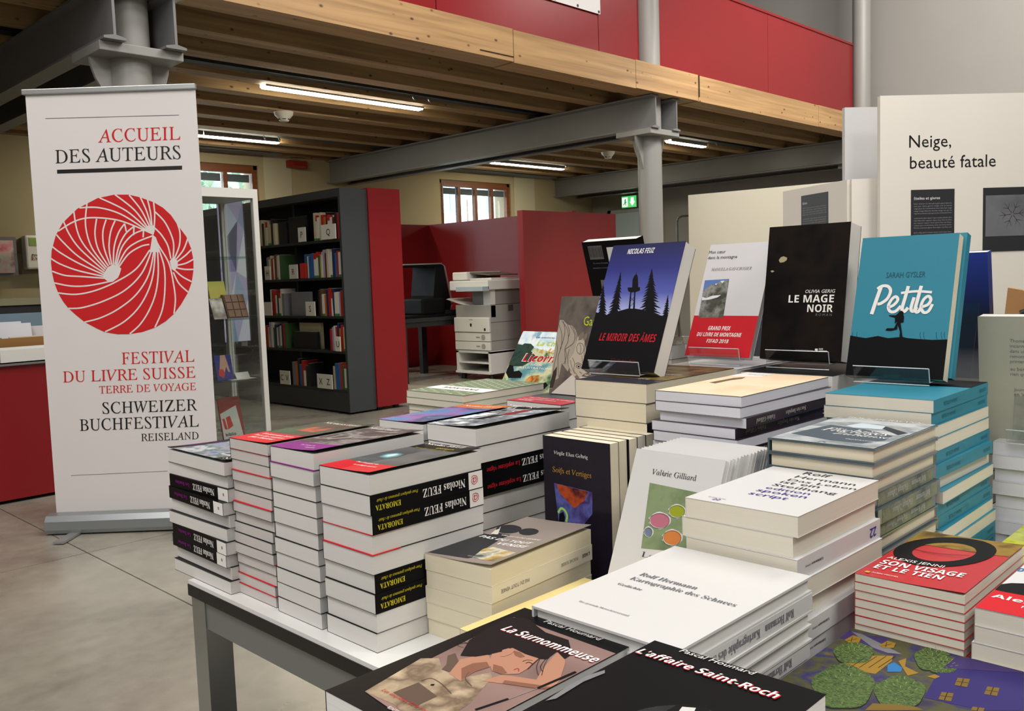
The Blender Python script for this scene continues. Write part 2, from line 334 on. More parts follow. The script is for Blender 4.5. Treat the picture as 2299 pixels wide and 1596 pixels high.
# ------------------------------------------------------------------ steel columns and beam pairs
def column(x,y,label):
    t=thing('steel_column',label,'column',(x,y,0),'grey steel columns')
    MB().lathe((x,y,0),[(.125,0),(.125,2.56),(.125,6.19)],36).build('shaft',STEELL,t,smooth=True)
    MB().box(x-.255,x+.255,y-.20,y+.24,2.560,2.615).build('bearing_plate',STEELL,t,bevel=.004)
    prof=[(.11,0),(.245,0),(.24,-.05),(.215,-.13),(.165,-.22),(.14,-.30),(.125,-.34),(.11,-.34)]
    for ax,ay in ((1,0),(-1,0),(0,1)):
        sc=1 if ax else .85; px_,py_=-ay,ax
        pts=[(x+ax*r*sc-px_*.012,y+ay*r*sc-py_*.012,2.565+z) for r,z in prof]
        MB().prism(pts,(0,0,0),(px_*.024,py_*.024,0)).build('bracket',STEELL,t)
column(COLX[0],5.60,'thick grey steel column rising behind the festival banner')
column(COLX[1],5.56,'grey steel column in the middle, carrying the beam pair')
column(COLX[2],5.50,'far grey steel column behind the white exhibition boards')
def ibeam(x,y0,y1,label,z0=2.615,z1=2.94,fwid=.13):
    a=fwid/2; t=.008; g=.014
    pts=[(-a,0),(a,0),(a,g),(t,g+.012),(t,z1-z0-g-.012),(a,z1-z0-g),(a,z1-z0),(-a,z1-z0),(-a,z1-z0-g),(-t,z1-z0-g-.012),(-t,g+.012),(-a,g)]
    o=MB().prism([(x+px,y0,z0+pz) for px,pz in pts],(0,y0,0),(0,y1,0)).build('steel_beam',STEEL,None,origin=(x,y0,z0)); tag(o,label,'beam','grey steel beams')
for c,nm,d in ((COLX[0],'left-hand column behind the banner',.185),(COLX[1],'middle column',.185),(12.86,'far right column',.33)):
    ibeam(c-d,5.34,Y1+.02,'grey steel beam on the left side of the '+nm); ibeam(c+d,5.34,Y1+.02,'grey steel beam on the right side of the '+nm)
# ------------------------------------------------------------------ things under the mezzanine ceiling
TUBE=emit('tube_light','fff3d6',130.0)
for x0,x1,y,lab in ((4.30,6.12,7.26,'long lit ceiling tube lamp, the largest and nearest'),(4.15,5.05,9.97,'lit ceiling tube lamp partly behind the banner edge'),(5.07,6.06,9.97,'short lit ceiling tube lamp right of the banner'),(9.76,11.4,9.93,'lit ceiling tube lamp over the red partitions'),(10.37,11.25,7.10,'short lit ceiling tube lamp right of the middle column')):
    t=thing('tube_lamp',lab,'lamp',(x0,y,2.93),'lit ceiling tubes')
    MB().box(x0-.005,x1+.005,y-.055,y+.055,2.958,3.0).box(x0-.005,x1+.005,y-.055,y-.048,2.934,2.958).box(x0-.005,x1+.005,y+.048,y+.055,2.934,2.958).build('housing',mat('lamp_housing','8a8a86',.5),t)
    MB().prism([(x0,y-.047,2.942),(x0,y-.035,2.922),(x0,y+.035,2.922),(x0,y+.047,2.942),(x0,y+.042,2.957),(x0,y-.042,2.957)],(x0,0,0),(x1,0,0)).build('diffuser',TUBE,t)
    for x in (x0+.3,x1-.3): MB().tube([(x,y,2.99),(x,y,JT)],.006).build('hanger',CHROME,t)
for k,(y,lab) in enumerate(((6.99,'dark cable tray between the joists above the nearest tube lamp'),(9.83,'dark cable tray between the joists above the far tube lamps'))):
    tr=thing('cable_tray',lab,'cable tray',(X0,y,3.0),'dark cable trays under the mezzanine')
    MB().box(X0,X1,y-.12,y-.11,2.975,3.04).box(X0,X1,y-.01,y,2.975,3.04).box(X0,X1,y-.12,y,2.97,2.975).build('channel',mat('tray_dark','17191c',.6),tr)
    for x in (5.75,5.95,11.3): MB().tube([(x,y-.06,2.972),(x+.02,y-.06,2.94),(x+.035,y-.05,2.935)],.008).build('cable_clip',CHROME,tr)
def detector(x,y,lab):
    t=thing('smoke_detector',lab,'smoke detector',(x,y,2.87),'white smoke detectors')
    MB().lathe((x,y,2.88),[(.06,0),(.095,.035),(.10,.065)],28).build('housing',WHITEP,t,smooth=True)
    MB().lathe((x,y,2.85),[(.045,0),(.065,.03)],24).build('chamber',WHITEP,t,smooth=True)
    for k in range(6):
        a=k*math.pi/3; MB().obox((x+.058*math.cos(a),y+.058*math.sin(a),2.868),(-math.sin(a),math.cos(a),0),(math.cos(a),math.sin(a),0),(0,0,1),.018,.004,.005).build('slot',BLACKM,t)
detector(5.10,8.24,'round white smoke detector left of the middle beam'); detector(10.5,8.25,'round white smoke detector beside the middle column')
for k,(x0_,x1_,lab) in enumerate(((4.6,6.6,'shiny strip of ventilation slats above the left window'),(9.6,12.2,'shiny strip of ventilation slats above the right window'))):
    v=thing('ceiling_grille',lab,'grille',(x0_,10.85,2.9),'ceiling grilles along the window wall')
    for i in range(5): MB().obox(((x0_+x1_)/2,10.78+.045*i,2.935),(1,0,0),(0,.8,.6),(0,-.6,.8),(x1_-x0_)/2,.017,.002).build('slat',ALU,v)
# exit sign over the far door
ex=thing('exit_sign','lit green emergency exit sign with running figure and down arrow','sign',(13.55,10.14,2.5))
MB().box(13.50,13.58,9.97,10.31,2.38,2.60).build('sign_box',mat('sign_grey','aab4b4',.5),ex)
MB().box(13.49,13.50,9.975,10.305,2.39,2.595).build('sign_face',emit('sign_green','18a84a',2.2),ex)
GW=emit('sign_white','eafff2',3.2)
m=MB(); m.prism([(13.488,10.03,2.56),(13.488,10.09,2.56),(13.488,10.09,2.49),(13.488,10.115,2.49),(13.488,10.06,2.42),(13.488,10.005,2.49),(13.488,10.03,2.49)],(0,0,0),(-.002,0,0)); m.build('arrow',GW,ex)
m=MB(); m.prism([(13.488,10.29,2.57),(13.488,10.17,2.57),(13.488,10.17,2.41),(13.488,10.29,2.41)],(0,0,0),(-.001,0,0)); m.build('doorway',GW,ex)
GD=emit('sign_figure','0e8a3c',1.6)
m=MB(); m.prism([(13.486,10.235,2.535),(13.486,10.215,2.555),(13.486,10.195,2.535),(13.486,10.20,2.50),(13.486,10.175,2.475),(13.486,10.205,2.465),(13.486,10.19,2.42),(13.486,10.215,2.42),(13.486,10.225,2.455),(13.486,10.26,2.425),(13.486,10.275,2.44),(13.486,10.24,2.48)],(0,0,0),(-.002,0,0)); m.build('running_figure',GD,ex)
dr=bpy.data.objects.new('door_1',None); COL.objects.link(dr); dr.location=(13.55,10.3,0); struct(dr)
MB().box(13.52,13.58,9.55,10.58,0,2.30).build('leaf',mat('pale_blue_door','a9bcc4',.5),dr); MB().box(13.50,13.60,10.58,10.66,0,2.36).box(13.50,13.60,9.47,9.55,0,2.36).box(13.50,13.60,9.47,10.66,2.30,2.36).build('door_frame',mat('door_frame_grey','9aa2a4',.5),dr); MB().box(13.49,13.52,10.54,10.60,2.02,2.18).build('hinge',BLACKM,dr); MB().tube([(13.52,9.66,1.02),(13.46,9.66,1.02),(13.46,9.78,1.02)],.011).build('handle',CHROME,dr)
rl=thing('clothes_rail','bent chrome tube rail beside the cream board','rail',(10.5,6.9,0))
MB().tube([(10.5,7.07,.03),(10.5,7.07,1.84),(10.5,7.05,1.90),(10.5,6.99,1.92),(10.5,6.0,1.92),(10.5,5.9,1.88),(10.5,5.88,.03)],.016).build('frame',CHROME,rl,smooth=True); MB().box(10.2,10.8,7.04,7.10,0,.03).box(10.2,10.8,5.85,5.91,0,.03).build('foot_bar',CHROME,rl)
# ------------------------------------------------------------------ exhibition boards
def board(name,label,a,b,z1,th,m,z0=.08,feet=True):
    a,b=Vector((*a,0)),Vector((*b,0)); d=(b-a).normalized(); n=Vector((d.y,-d.x,0)); L=(b-a).length
    mw=Matrix(((d.x,-n.x,0,a.x),(d.y,-n.y,0,a.y),(0,0,1,0),(0,0,0,1)))   # local x along board, local y away from viewer
    t=thing(name,label,'exhibition board',mw=mw)
    MB().box(0,L,0,th,z0,z1).build('panel',m,t)
    for x in (.12,L-.12): MB().box(x-.025,x+.025,-.05,th+.05,0,z0).build('foot',ALU,t)
    return t,L
nb,L=board('exhibition_board','large white board lettered Neige, beauté fatale',(6.201,2.521),(7.60,1.279),2.30,.04,PANELW)
fm=lambda x,y:(x,-.0012,y)
put_text(nb,'lettering','Neige,','sans',INK,fm,width=.298,x=.205,y=1.948); put_text(nb,'lettering','beauté fatale','sans',INK,fm,width=.612,x=.211,y=1.805)
def sheet(parent,name,x0,x1,z0,z1,m,y=-.004): return MB().box(x0,x1,y,-.0002,z0,z1).build(name,m,parent)
DARKS=mat('dark_print','25262b',.5); GP=mat('print_pale_grey','c9c9c9',.5); DG=mat('print_dim_grey','8d8f93',.5)
def text_sheet(parent,x0,x1,z0,z1,head,seed):
    s=sheet(parent,'text_panel',x0,x1,z0,z1,DARKS); fm2=lambda x,y:(x,-.0052,y)
    put_text(s,'heading',head,'sansb',GP,fm2,cap=.017,x=x0+.02,y=z1-.068)
    words=('neige cristaux naissent dans le ciel par condensation de vapeur leur forme est la glace givre fine étoiles hiver lente blanche').split(); rn=random.Random(seed); y=z1-.10
    while y>z0+.03:
        for q in range(rn.randint(4,7)):
            t=' '.join(rn.choice(words) for _ in range(8)); put_text(s,'text_line',t,'sans',DG,fm2,width=x1-x0-.04 if q<6 else (x1-x0)*.6,cap=.0085,x=x0+.02,y=y,ratio=(.6,1.6)); y-=.0165
            if y<z0+.03: break
        y-=.016
text_sheet(nb,.219,.528,.95,1.66,'Étoiles et givres',1)
ps=sheet(nb,'photo_panel',.735,1.16,1.22,1.66,DARKS); MB().box(.752,1.145,-.0055,-.004,1.325,1.607).build('photograph',ramp_mat('frost_grey',['53555a','6a6c72','5b5e64'],3,rough=.4),ps)
m=MB(); rn=random.Random(5)
for k in range(6):
    a=k*math.pi/3+.1; cx_,cz_=.945,1.475
    for r0,r1,da in ((.01,.10,0),(.05,.085,.35),(.05,.085,-.35)): 
        p=Vector((cx_+r0*math.cos(a),-.0062,cz_+r0*.95*math.sin(a))); q=Vector((cx_+r1*math.cos(a+da),-.0062,cz_+r1*.95*math.sin(a+da))); w_=(q-p).cross(Vector((0,1,0))).normalized()*.0022; m.quad(p-w_,p+w_,q+w_*.3,q-w_*.3)
m.build('snow_crystal',mat('frost_dark','34363b',.4),ps)
board('exhibition_board','tall narrow pale board peeking out left of the Neige board',(6.42,2.866),(7.30,2.147),2.30,.04,mat('pale_grey_board','c2c2c2',.6))
w1,L=board('exhibition_board','shorter white board in front of the tall narrow pale board',(6.205,2.722),(6.46,2.415),1.76,.03,PANELW)
w2,L=board('exhibition_board','turned white board with a dark text sheet, behind the black novel',(6.62,3.46),(6.205,2.755),1.76,.03,PANELW)
text_sheet(w2,L-.56,L-.22,1.1,1.70,'Givre',2)
board('exhibition_board','wide cream board lit by a lamp, right of the middle column',(9.12,5.98),(9.40,3.90),2.06,.05,PANELC)
# ------------------------------------------------------------------ red partitions, desk, scanner, copier
def partition(label,x0,x1,y0,y1,z1):
    o=MB().box(x0,x1,y0,y1,.0,z1).build('partition_wall',REDP,None,origin=((x0+x1)/2,(y0+y1)/2,0)); tag(o,label,'partition')
partition('red partition panel nearest the copier, beside the column',7.08,8.72,6.76,6.84,1.885)
partition('long red partition behind the copier, under the right window',8.00,8.08,6.84,9.50,1.915)
partition('short red partition behind the scanner desk',7.20,8.00,9.42,9.50,1.915)
ds=thing('desk','dark steel desk carrying the book scanner','desk',(6.8,8.2,0))
MB().box(6.2,7.22,7.86,8.7,.69,.73).build('desktop',ANTHD,ds); MB().box(6.22,7.2,7.88,8.68,.63,.69).build('apron',ANTHD,ds)
for x,y in ((7.14,7.90),(6.25,7.90),(7.14,8.62),(6.25,8.62)): MB().box(x-.03,x+.05,y-.03,y+.04,0,.63).build('leg',ANTHD,ds)
pd=MB().box(6.95,7.0,9.0,9.4,0,.7).build('side_panel',RED,None,origin=(6.97,9.2,0)); tag(pd,'narrow bright red upright panel behind the desk','panel')
SCB=mat('scanner_black','0f1012',.65,spec=.15)
scn=thing('book_scanner','black overhead book scanner with tall arm on the desk','scanner',(6.7,8.1,.73))
MB().box(6.3,7.15,7.95,8.55,.73,.76).build('base',SCB,scn,bevel=.004); MB().box(6.85,7.15,7.98,8.5,.76,.80).build('cradle',ANTHD,scn)
MB().tube([(7.10,8.02,.80),(7.13,8.02,.88),(7.03,8.02,1.32),(6.98,8.02,1.352),(6.40,8.02,1.345)],.009).build('arm_trim',ALU,scn,smooth=True)
MB().prism([(6.88,8.03,.80),(7.10,8.03,.80),(7.12,8.03,.86),(7.02,8.03,1.32),(6.98,8.03,1.35),(6.40,8.03,1.345),(6.40,8.03,1.32),(6.90,8.03,1.32),(6.85,8.03,.98)],(0,8.03,0),(0,8.45,0)).build('arm',SCB,scn)
MB().box(6.62,6.98,7.97,8.4,.76,.95).build('lamp_head',SCB,scn,bevel=.02)
cp=thing('photocopier','white office photocopier on a wheeled stand before the red partition','photocopier',(6.95,7.2,0))
MB().box(6.95,7.50,7.20,7.24,.10,.33).box(6.95,7.50,7.74,7.78,.10,.33).box(6.95,7.50,7.20,7.78,.31,.34).box(6.95,7.50,7.24,7.74,.19,.205).box(6.93,7.50,7.20,7.78,.075,.10).box(7.48,7.50,7.24,7.74,.10,.33).build('stand',WHITEP,cp)
for x,y in ((7.0,7.25),(7.0,7.72),(7.45,7.25),(7.45,7.72)): MB().lathe((x,y,0),[(.028,0),(.032,.03),(.02,.075)],14).build('castor',BLACKM,cp,smooth=True)
MB().box(6.965,7.50,7.20,7.78,.34,.86).build('body',GREYP,cp,bevel=.006)
for z0,z1 in ((.345,.44),(.446,.545)):
    d=MB().box(6.94,6.965,7.20,7.78,z0,z1).build('drawer',WHITEP,cp,bevel=.004); m=MB(); m.prism([(6.94,7.30+.03*math.cos(i*math.pi/8),(z0+z1)/2+.03*math.sin(i*math.pi/8)) for i in range(16)],(0,0,0),(-.006,0,0)); m.build('drawer_button',GREYP,d); MB().box(6.936,6.94,7.36,7.42,(z0+z1)/2-.006,(z0+z1)/2+.006).build('drawer_mark',DG,d)
fp=MB().box(6.93,6.965,7.20,7.78,.55,.72).build('front_cover',WHITEP,cp,bevel=.008); MB().prism([(6.929,7.49,.655),(6.929,7.475,.645),(6.929,7.48,.615),(6.929,7.50,.615),(6.929,7.505,.645)],(0,0,0),(-.001,0,0)).build('logo',INK,fp); MB().box(6.928,6.93,7.46,7.52,.69,.697).build('maker_mark',DG,fp); MB().box(6.928,6.93,7.25,7.275,.57,.60).build('power_mark',INK,fp)
MB().box(7.05,7.50,7.20,7.58,.86,1.03).build('column_body',mat('copier_side','8c8b84',.5),cp,bevel=.006)
MB().box(6.98,7.05,7.20,7.32,.72,1.03).build('corner_post',WHITEP,cp); MB().box(7.0,7.4,7.55,7.78,.72,.86).build('tray_housing',GREYP,cp)
MB().prism([(6.97,7.95,.93),(6.97,7.90,.94),(6.97,7.72,.90),(6.97,7.50,.85),(6.97,7.50,.84),(6.97,7.72,.875)],(0,0,0),(.33,0,0)).build('output_tray',WHITEP,cp)
sh=MB().box(6.90,7.50,7.16,7.80,1.03,1.14).build('scanner_unit',WHITEP,cp,bevel=.01); MB().box(6.82,6.92,7.16,7.60,1.02,1.07).build('control_panel',mat('panel_bluegrey','9fb0b6',.4),cp); 
MB().box(6.95,7.50,7.55,7.80,1.145,1.24).build('feeder',WHITEP,cp,bevel=.012); MB().box(7.0,7.50,7.20,7.55,1.142,1.165).build('platen_lid',WHITEP,cp); MB().prism([(7.0,7.56,1.22),(7.0,7.22,1.19),(7.0,7.22,1.20),(7.0,7.56,1.235)],(0,0,0),(.45,0,0)).build('feeder_tray',mat('tray_brown','5c574d',.5),cp)
for z in (.45,.66,.86): MB().box(6.97,7.50,7.197,7.2,z,z+.004).build('seam',mat('seam_grey','55544f',.6),cp)
MB().box(7.25,7.33,7.195,7.2,.78,.85).build('latch',mat('seam_grey','55544f',.6),cp)
# ------------------------------------------------------------------ bookcase with red end
BX0,BX1,BYa,BYb,BH=4.514,4.80,6.48,10.2,1.978
LV=[.213,.559,.87,1.214,1.545]
bc=thing('bookcase','long anthracite double bookcase with lettered shelves','bookcase',(4.66,6.48,0))
MB().box(BX0,BX1,BYa,BYa+.03,0.02,BH).build('end_panel',ANTH,bc); MB().box(BX0,BX1,BYa+.03,BYb,BH-.07,BH).build('top_board',ANTH,bc); MB().box(BX0+.01,BX1,BYa+.03,BYb,.02,.19).build('plinth',ANTH,bc)
for y in (7.43,8.36,9.29): MB().box(BX0+.13,BX1,y-.015,y+.015,.19,BH-.07).build('upright',ANTHD,bc)
MB().box(BX1-.02,BX1,BYa+.03,BYb,.19,BH-.07).build('back_panel',mat('shelf_back','1b1c1e',.7),bc)
for z in LV: MB().box(BX0+.01,BX1-.02,BYa+.03,BYb,z-.022,z).build('shelf',ANTHD,bc)
re=MB().box(BX1,5.155,BYa-.02,BYa+.6,.035,BH+.012).build('red_end_block',RED,bc); MB().box(5.05,5.09,BYa+.05,BYa+.09,0,.035).box(4.85,4.89,BYa+.05,BYa+.09,0,.035).build('foot',BLACKM,bc)
CARD=mat('letter_card_white','e2dfd0',.5)
def card(y,z,ch,lab,wd=.13,hh=.13):
    t=thing('letter_card',lab,'label card',(BX0-.01,y,z),'letter cards on the shelves')
    MB().box(BX0-.012,BX0-.004,y-wd/2,y+wd/2,z,z+hh).build('card',CARD,t)
    if ch: put_text(t,'letter',ch,'sans',INK,lambda a,b:(-.0035,-a,b),cap=hh*.42,x=0,y=hh*.28,align='c')
for y,li,ch,wd in ((7.085,4,'P',.12),(6.66,4,'Q',.22),(7.72,3,'H',.10),(7.26,3,'R',.14),(7.01,2,'S',.15),(7.75,2,'',.14),(6.60,1,'U',.07),(8.25,1,'M',.10),(7.56,0,'C',.08),(7.47,0,'V',.09),(6.90,0,'X',.12),(6.78,0,'Z',.12)):
    card(y,LV[li]+.002,ch,('white index card lettered %s on the bookcase'%ch) if ch else 'blank white index card on the bookcase, left of the white books',wd)
PAGES_B=mat('old_pages','cfc7ae',.8)
ORD=['first','second','third','fourth','fifth','sixth','seventh','eighth','ninth','tenth','eleventh','twelfth','thirteenth','fourteenth','fifteenth','sixteenth','seventeenth','eighteenth','nineteenth','twentieth','twenty-first','twenty-second','twenty-third','twenty-fourth']
SHC={'white':'dedbd0','red':'b4241e','cream':'c9bd98','black':'1c1c1e','green':'3c5c34','blue':'2a63a0','navy':'232a52','brown':'6b4630','orange':'c06a22','grey':'7d7f82','maroon':'5c1a22','lilac':'a99ab8','yellow':'c8b54a'}
LVN=['bottom shelf','fourth shelf down','middle shelf','second shelf down','top shelf']
def shelf_books(li,y_right,cols,group_name,lean=0):
    y=y_right; rn=random.Random(li*31+len(cols))
    for i,cn in enumerate(cols):
        th=rn.uniform(.018,.042); hh=rn.uniform(.19,.255); dp=rn.uniform(.15,.19)
        m=MB(); m.box(BX0+.02,BX0+.02+dp,y,y+th-.001,0,hh); m.cur=1; m.box(BX0+.024,BX0+.022+dp,y+.003,y+th-.004,hh-.001,hh+.0015)
        if cn in('white','cream') and rn.random()<.6: m.cur=2; m.box(BX0+.0195,BX0+.021,y,y+th-.001,.0,.022)
        if cn=='white' and rn.random()<.35: m.cur=3; m.box(BX0+.0193,BX0+.06,y-.0003,y+th-.0007,hh-.05,hh+.002)
        o=m.build('library_book',[mat('lib_'+cn,SHC[cn],.5),PAGES_B,mat('lib_green_tab','3f8a3c',.6),mat('lib_red_cap','b8261c',.5)],None,origin=(BX0+.02,y,0)); o.location.z=LV[li]
        if i%5==4: o.rotation_euler.x=math.radians(-rn.uniform(1,3)); 
        tag(o,'%s library book, %s from right, %s, %s'%(cn,ORD[i],group_name,LVN[li]),'book','books in the anthracite bookcase'); y+=th+.001
    return y
W_,R_,C_,K_,G_,B_,N_,BR,O_,GY,MA,LI,YE='white','red','cream','black','green','blue','navy','brown','orange','grey','maroon','lilac','yellow'
for _l,_c in ((4,[W_,K_,C_,GY,R_,W_,C_,K_,W_]),(3,[C_,W_,R_,G_,GY,W_,LI,W_]),(2,[W_,O_,C_,W_,K_,R_,W_,C_,W_]),(1,[GY,W_,MA,C_,W_,W_,K_,LI]),(0,[K_,C_,W_,GY,K_,W_])): shelf_books(_l,8.42,_c,'far row')
shelf_books(4,6.535,[R_,K_,MA,W_,W_,K_,O_,R_,C_,W_,W_,C_],'right row'); shelf_books(4,7.60,[C_,K_,C_,C_,W_,C_,K_,C_,R_,C_],'left row')
shelf_books(3,6.535,[W_,R_,B_,N_,W_,W_,C_,MA,LI,W_,YE,G_,W_,W_,B_,B_,W_],'right row'); shelf_books(3,7.52,[G_,W_,C_,BR,W_,R_,C_,W_,GY],'left row')
shelf_books(2,6.535,[R_,LI,W_,W_,N_,W_,R_,N_,O_,W_,BR,K_],'right row'); shelf_books(2,7.50,[GY,W_,W_,K_,W_,R_,R_,W_],'left row')
shelf_books(1,6.535,[C_,R_,O_,N_,R_,W_,LI,R_],'right row'); shelf_books(1,7.50,[G_,R_,N_,W_,GY,W_,N_,G_,W_,LI,C_,R_],'left row')
shelf_books(0,6.535,[W_,G_,R_,B_,B_,C_],'right row'); shelf_books(0,7.12,[K_,K_,W_,R_,B_,K_,O_,GY,GY],'left row')
# face-out books in the gaps
for li,y0,y1,hh,cn,lab in ((4,7.12,7.40,.24,'black','black face-out album beside the card lettered P'),(4,7.44,7.58,.21,'black','black face-out book left of the upright on the top shelf'),(3,7.06,7.16,.22,'blue','bright blue book right of the card lettered R'),(2,7.10,7.42,.22,'grey','grey face-out book with a small dark figure, middle shelf'),(1,7.02,7.42,.16,'black','black low box of books on the second shelf from the bottom'),(1,7.04,7.40,.24,'cream','cream face-out book behind the low black box')):
    x=BX0+.05 if cn!='cream' else BX0+.11
    m=MB().box(x,x+.03,y0,y1,LV[li],LV[li]+hh); m.cur=1; m.box(x+.004,x+.028,y0+.004,y1-.004,LV[li]+hh-.001,LV[li]+hh+.001)
    tag(m.build('library_book',[mat('lib_'+cn,SHC[cn],.5),PAGES_B],None,origin=(x,y0,LV[li])),lab,'book','books in the anthracite bookcase')
tag(MB().box(BX0+.012,BX0+.03,7.09,7.185,LV[3]+.002,LV[3]+.14).build('library_booklet',mat('lib_redbright','c92f22',.5),None,origin=(BX0+.02,7.1,LV[3])),'small bright red booklet just right of the card lettered R','booklet')
# ------------------------------------------------------------------ glass display case
gx0,gx1,gy0,gy1,gh=2.56,3.12,5.42,5.90,1.80
gc=thing('display_case','tall glass display case with white frame behind the banner','display case',((gx0+gx1)/2,(gy0+gy1)/2,0))
for x,y in ((gx0,gy0),(gx1-.035,gy0),(gx0,gy1-.035),(gx1-.035,gy1-.035)): MB().box(x,x+.035,y,y+.035,.06,gh-.06).build('post',WHITEP,gc)
MB().box(gx0,gx1,gy0,gy1,gh-.06,gh).build('top',WHITEP,gc); MB().box(gx0,gx1,gy0,gy1,0,.06).build('base',WHITEP,gc)
MB().box(gx0+.035,gx1-.035,gy0+.012,gy0+.018,.06,gh-.06).build('front_pane',GLASS,gc); MB().box(gx1-.018,gx1-.012,gy0+.035,gy1-.035,.06,gh-.06).build('side_pane',GLASS,gc); MB().box(gx0+.035,gx1-.035,gy1-.018,gy1-.012,.06,gh-.06).build('back_pane',GLASS,gc); MB().box(gx0+.012,gx0+.018,gy0+.035,gy1-.035,.06,gh-.06).build('side_pane',GLASS,gc)
for z in (1.356,.945,.533): MB().box(gx0+.02,gx1-.02,gy0+.02,gy1-.02,z-.008,z).build('glass_shelf',clear_mat('shelf_glass',(.75,.88,.85),.2),gc)
def leaner(name,lab,cat,x0,x1,y,z,h,th,m,lean=18):
    a=math.radians(lean); pts=[(x0,y,z),(x0,y+th,z),(x0,y+th+h*math.sin(a),z+h*math.cos(a)),(x0,y+h*math.sin(a),z+h*math.cos(a))]
    o=MB().prism(pts,(x0,0,0),(x1,0,0)).build(name,m,None,origin=((x0+x1)/2,y,z)); tag(o,lab,cat); return o
leaner('yellow_book','yellow book leaning in the glass case, upper left','book',2.83,2.95,5.56,.948,.26,.012,ramp_mat('yellow_cover',['c9b83c','d8cc5c','6b5a20'],2.2,rough=.4,lo=.35,hi=.8),16)
ch=leaner('chocolate_box','brown block-patterned box leaning in the glass case','box',2.90,3.05,5.50,.948,.17,.03,mat('choc_brown','5f3d28',.45),22)
a=math.radians(22)
for i in range(3):
    for j in range(3):
        u0,u1=.006+i*.048,.048+i*.048; v0,v1=.008+j*.054,.056+j*.054
        P=lambda u,v,d:(2.90+u-2.975,v*math.sin(a)-d*math.cos(a),v*math.cos(a)+d*math.sin(a))
        MB().prism([P(u0,v0,0),P(u1,v0,0),P(u1,v1,0),P(u0,v1,0)],(0,0,0),(0,-.006*math.cos(a),.006*math.sin(a))).build('square',mat('choc_light','7a5238',.45),ch,origin=(0,0,0))
leaner('patterned_card','dark printed card standing left of the brown box','card',2.80,2.89,5.50,.948,.15,.005,ramp_mat('card_swirl',['2a2220','8a7a70','d8d0c8','4a3a34'],9,rough=.4),24)
bb=leaner('blue_booklet','blue booklet with a pink hand picture in the glass case','booklet',2.82,2.94,5.55,.536,.17,.01,mat('cobalt','2b2f86',.4),12)
a=math.radians(12); P=lambda u,v,d=.0006:(u-.06,v*math.sin(a)-d*math.cos(a),v*math.cos(a)+d*math.sin(a))
m=MB(); m.quad(*[P(u,v) for u,v in ((.045,.17),(.08,.17),(.10,.05),(.085,.055),(.075,.09),(.05,.02),(.02,.045),(.03,.09))]); m.build('picture',mat('pinkish','c99a8a',.5),bb,origin=(0,0,0)); m=MB(); m.quad(*[P(u,v,.0012) for u,v in ((.05,.075),(.06,.05),(.045,.015),(.015,.035),(.02,.075))]); m.build('picture',mat('lib_redbright','c92f22',.5),bb,origin=(0,0,0))
tc_=thing('tent_card','small white folded card on the lower glass shelf','card',(3.03,5.58,.533)); MB().prism([(2.96,5.55,.535),(2.96,5.58,.575),(2.96,5.61,.535),(2.96,5.607,.535),(2.96,5.58,.571),(2.96,5.553,.535)],(0,0,0),(.10,0,0)).build('fold',WHITEP,tc_); MB().box(2.90,3.08,5.50,5.72,.533,.5345).build('sheet',WHITEP,tc_)
sg=leaner('library_sign','red framed sign with a small book emblem leaning in the case','sign',2.83,2.99,5.52,.06,.36,.012,mat('sign_red','96261e',.45),12)
a=math.radians(12); P=lambda u,v,d=.0008:(u-.08,v*math.sin(a)-d*math.cos(a),v*math.cos(a)+d*math.sin(a))
m=MB(); m.quad(P(.004,.02),P(.15,.06),P(.125,.30),P(.004,.255)); m.build('white_field',WHITEP,sg,origin=(0,0,0))
for q in (((.02,.15),(.04,.145),(.03,.22),(.012,.22)),((.045,.145),(.085,.165),(.07,.235),(.04,.225))): m=MB(); m.quad(*[P(u,v,.0016) for u,v in q]); m.build('emblem',mat('lib_redbright','c92f22',.5),sg,origin=(0,0,0))
put_text(sg,'lettering','biblio','sansb',INK,lambda x,y:P(x,y,.0018),width=.075,x=.02,y=.10); put_text(sg,'lettering','valais wallis','sans',DG,lambda x,y:P(x,y,.0018),width=.09,x=.035,y=.083)
sp=thing('fabric_poster','tall pale violet and blue poster behind the glass case','poster',(3.7,6.6,0)); MB().box(3.44,3.66,6.60,6.608,.72,1.84).build('print',mat('poster_lilac','b9b4d8',.5),sp)
for q,cn in [((a,b,c_),d) for a,b,c_,d in (((0,0),(.5,0),(.35,.22),'7d9cc0'),((.5,0),(1,0),(1,.3),'d8dcea'),((.35,.22),(1,.3),(.6,.5),'9fb6d4'),((0,.1),(.35,.22),(.6,.5),'e2e2f0'),((0,.5),(.6,.5),(.2,.72),'8f88c0'),((.6,.5),(1,.45),(1,.8),'dfe4ee'),((.2,.72),(.6,.5),(.75,.86),'5c5c78'),((.2,.72),(.75,.86),(.3,1),'c4cfe6'),((.75,.86),(1,.8),(1,1),'98a4c4'))]:
    m=MB(); m.quad(*[(3.44+.22*u,6.5995,.72+1.12*v) for u,v in q]); m.build('facet',mat('facet_'+cn,cn,.5),sp)
MB().box(3.46,3.48,6.61,6.63,0,1.84).box(3.40,3.72,6.5,6.74,0,.02).build('stand',ALU,sp)
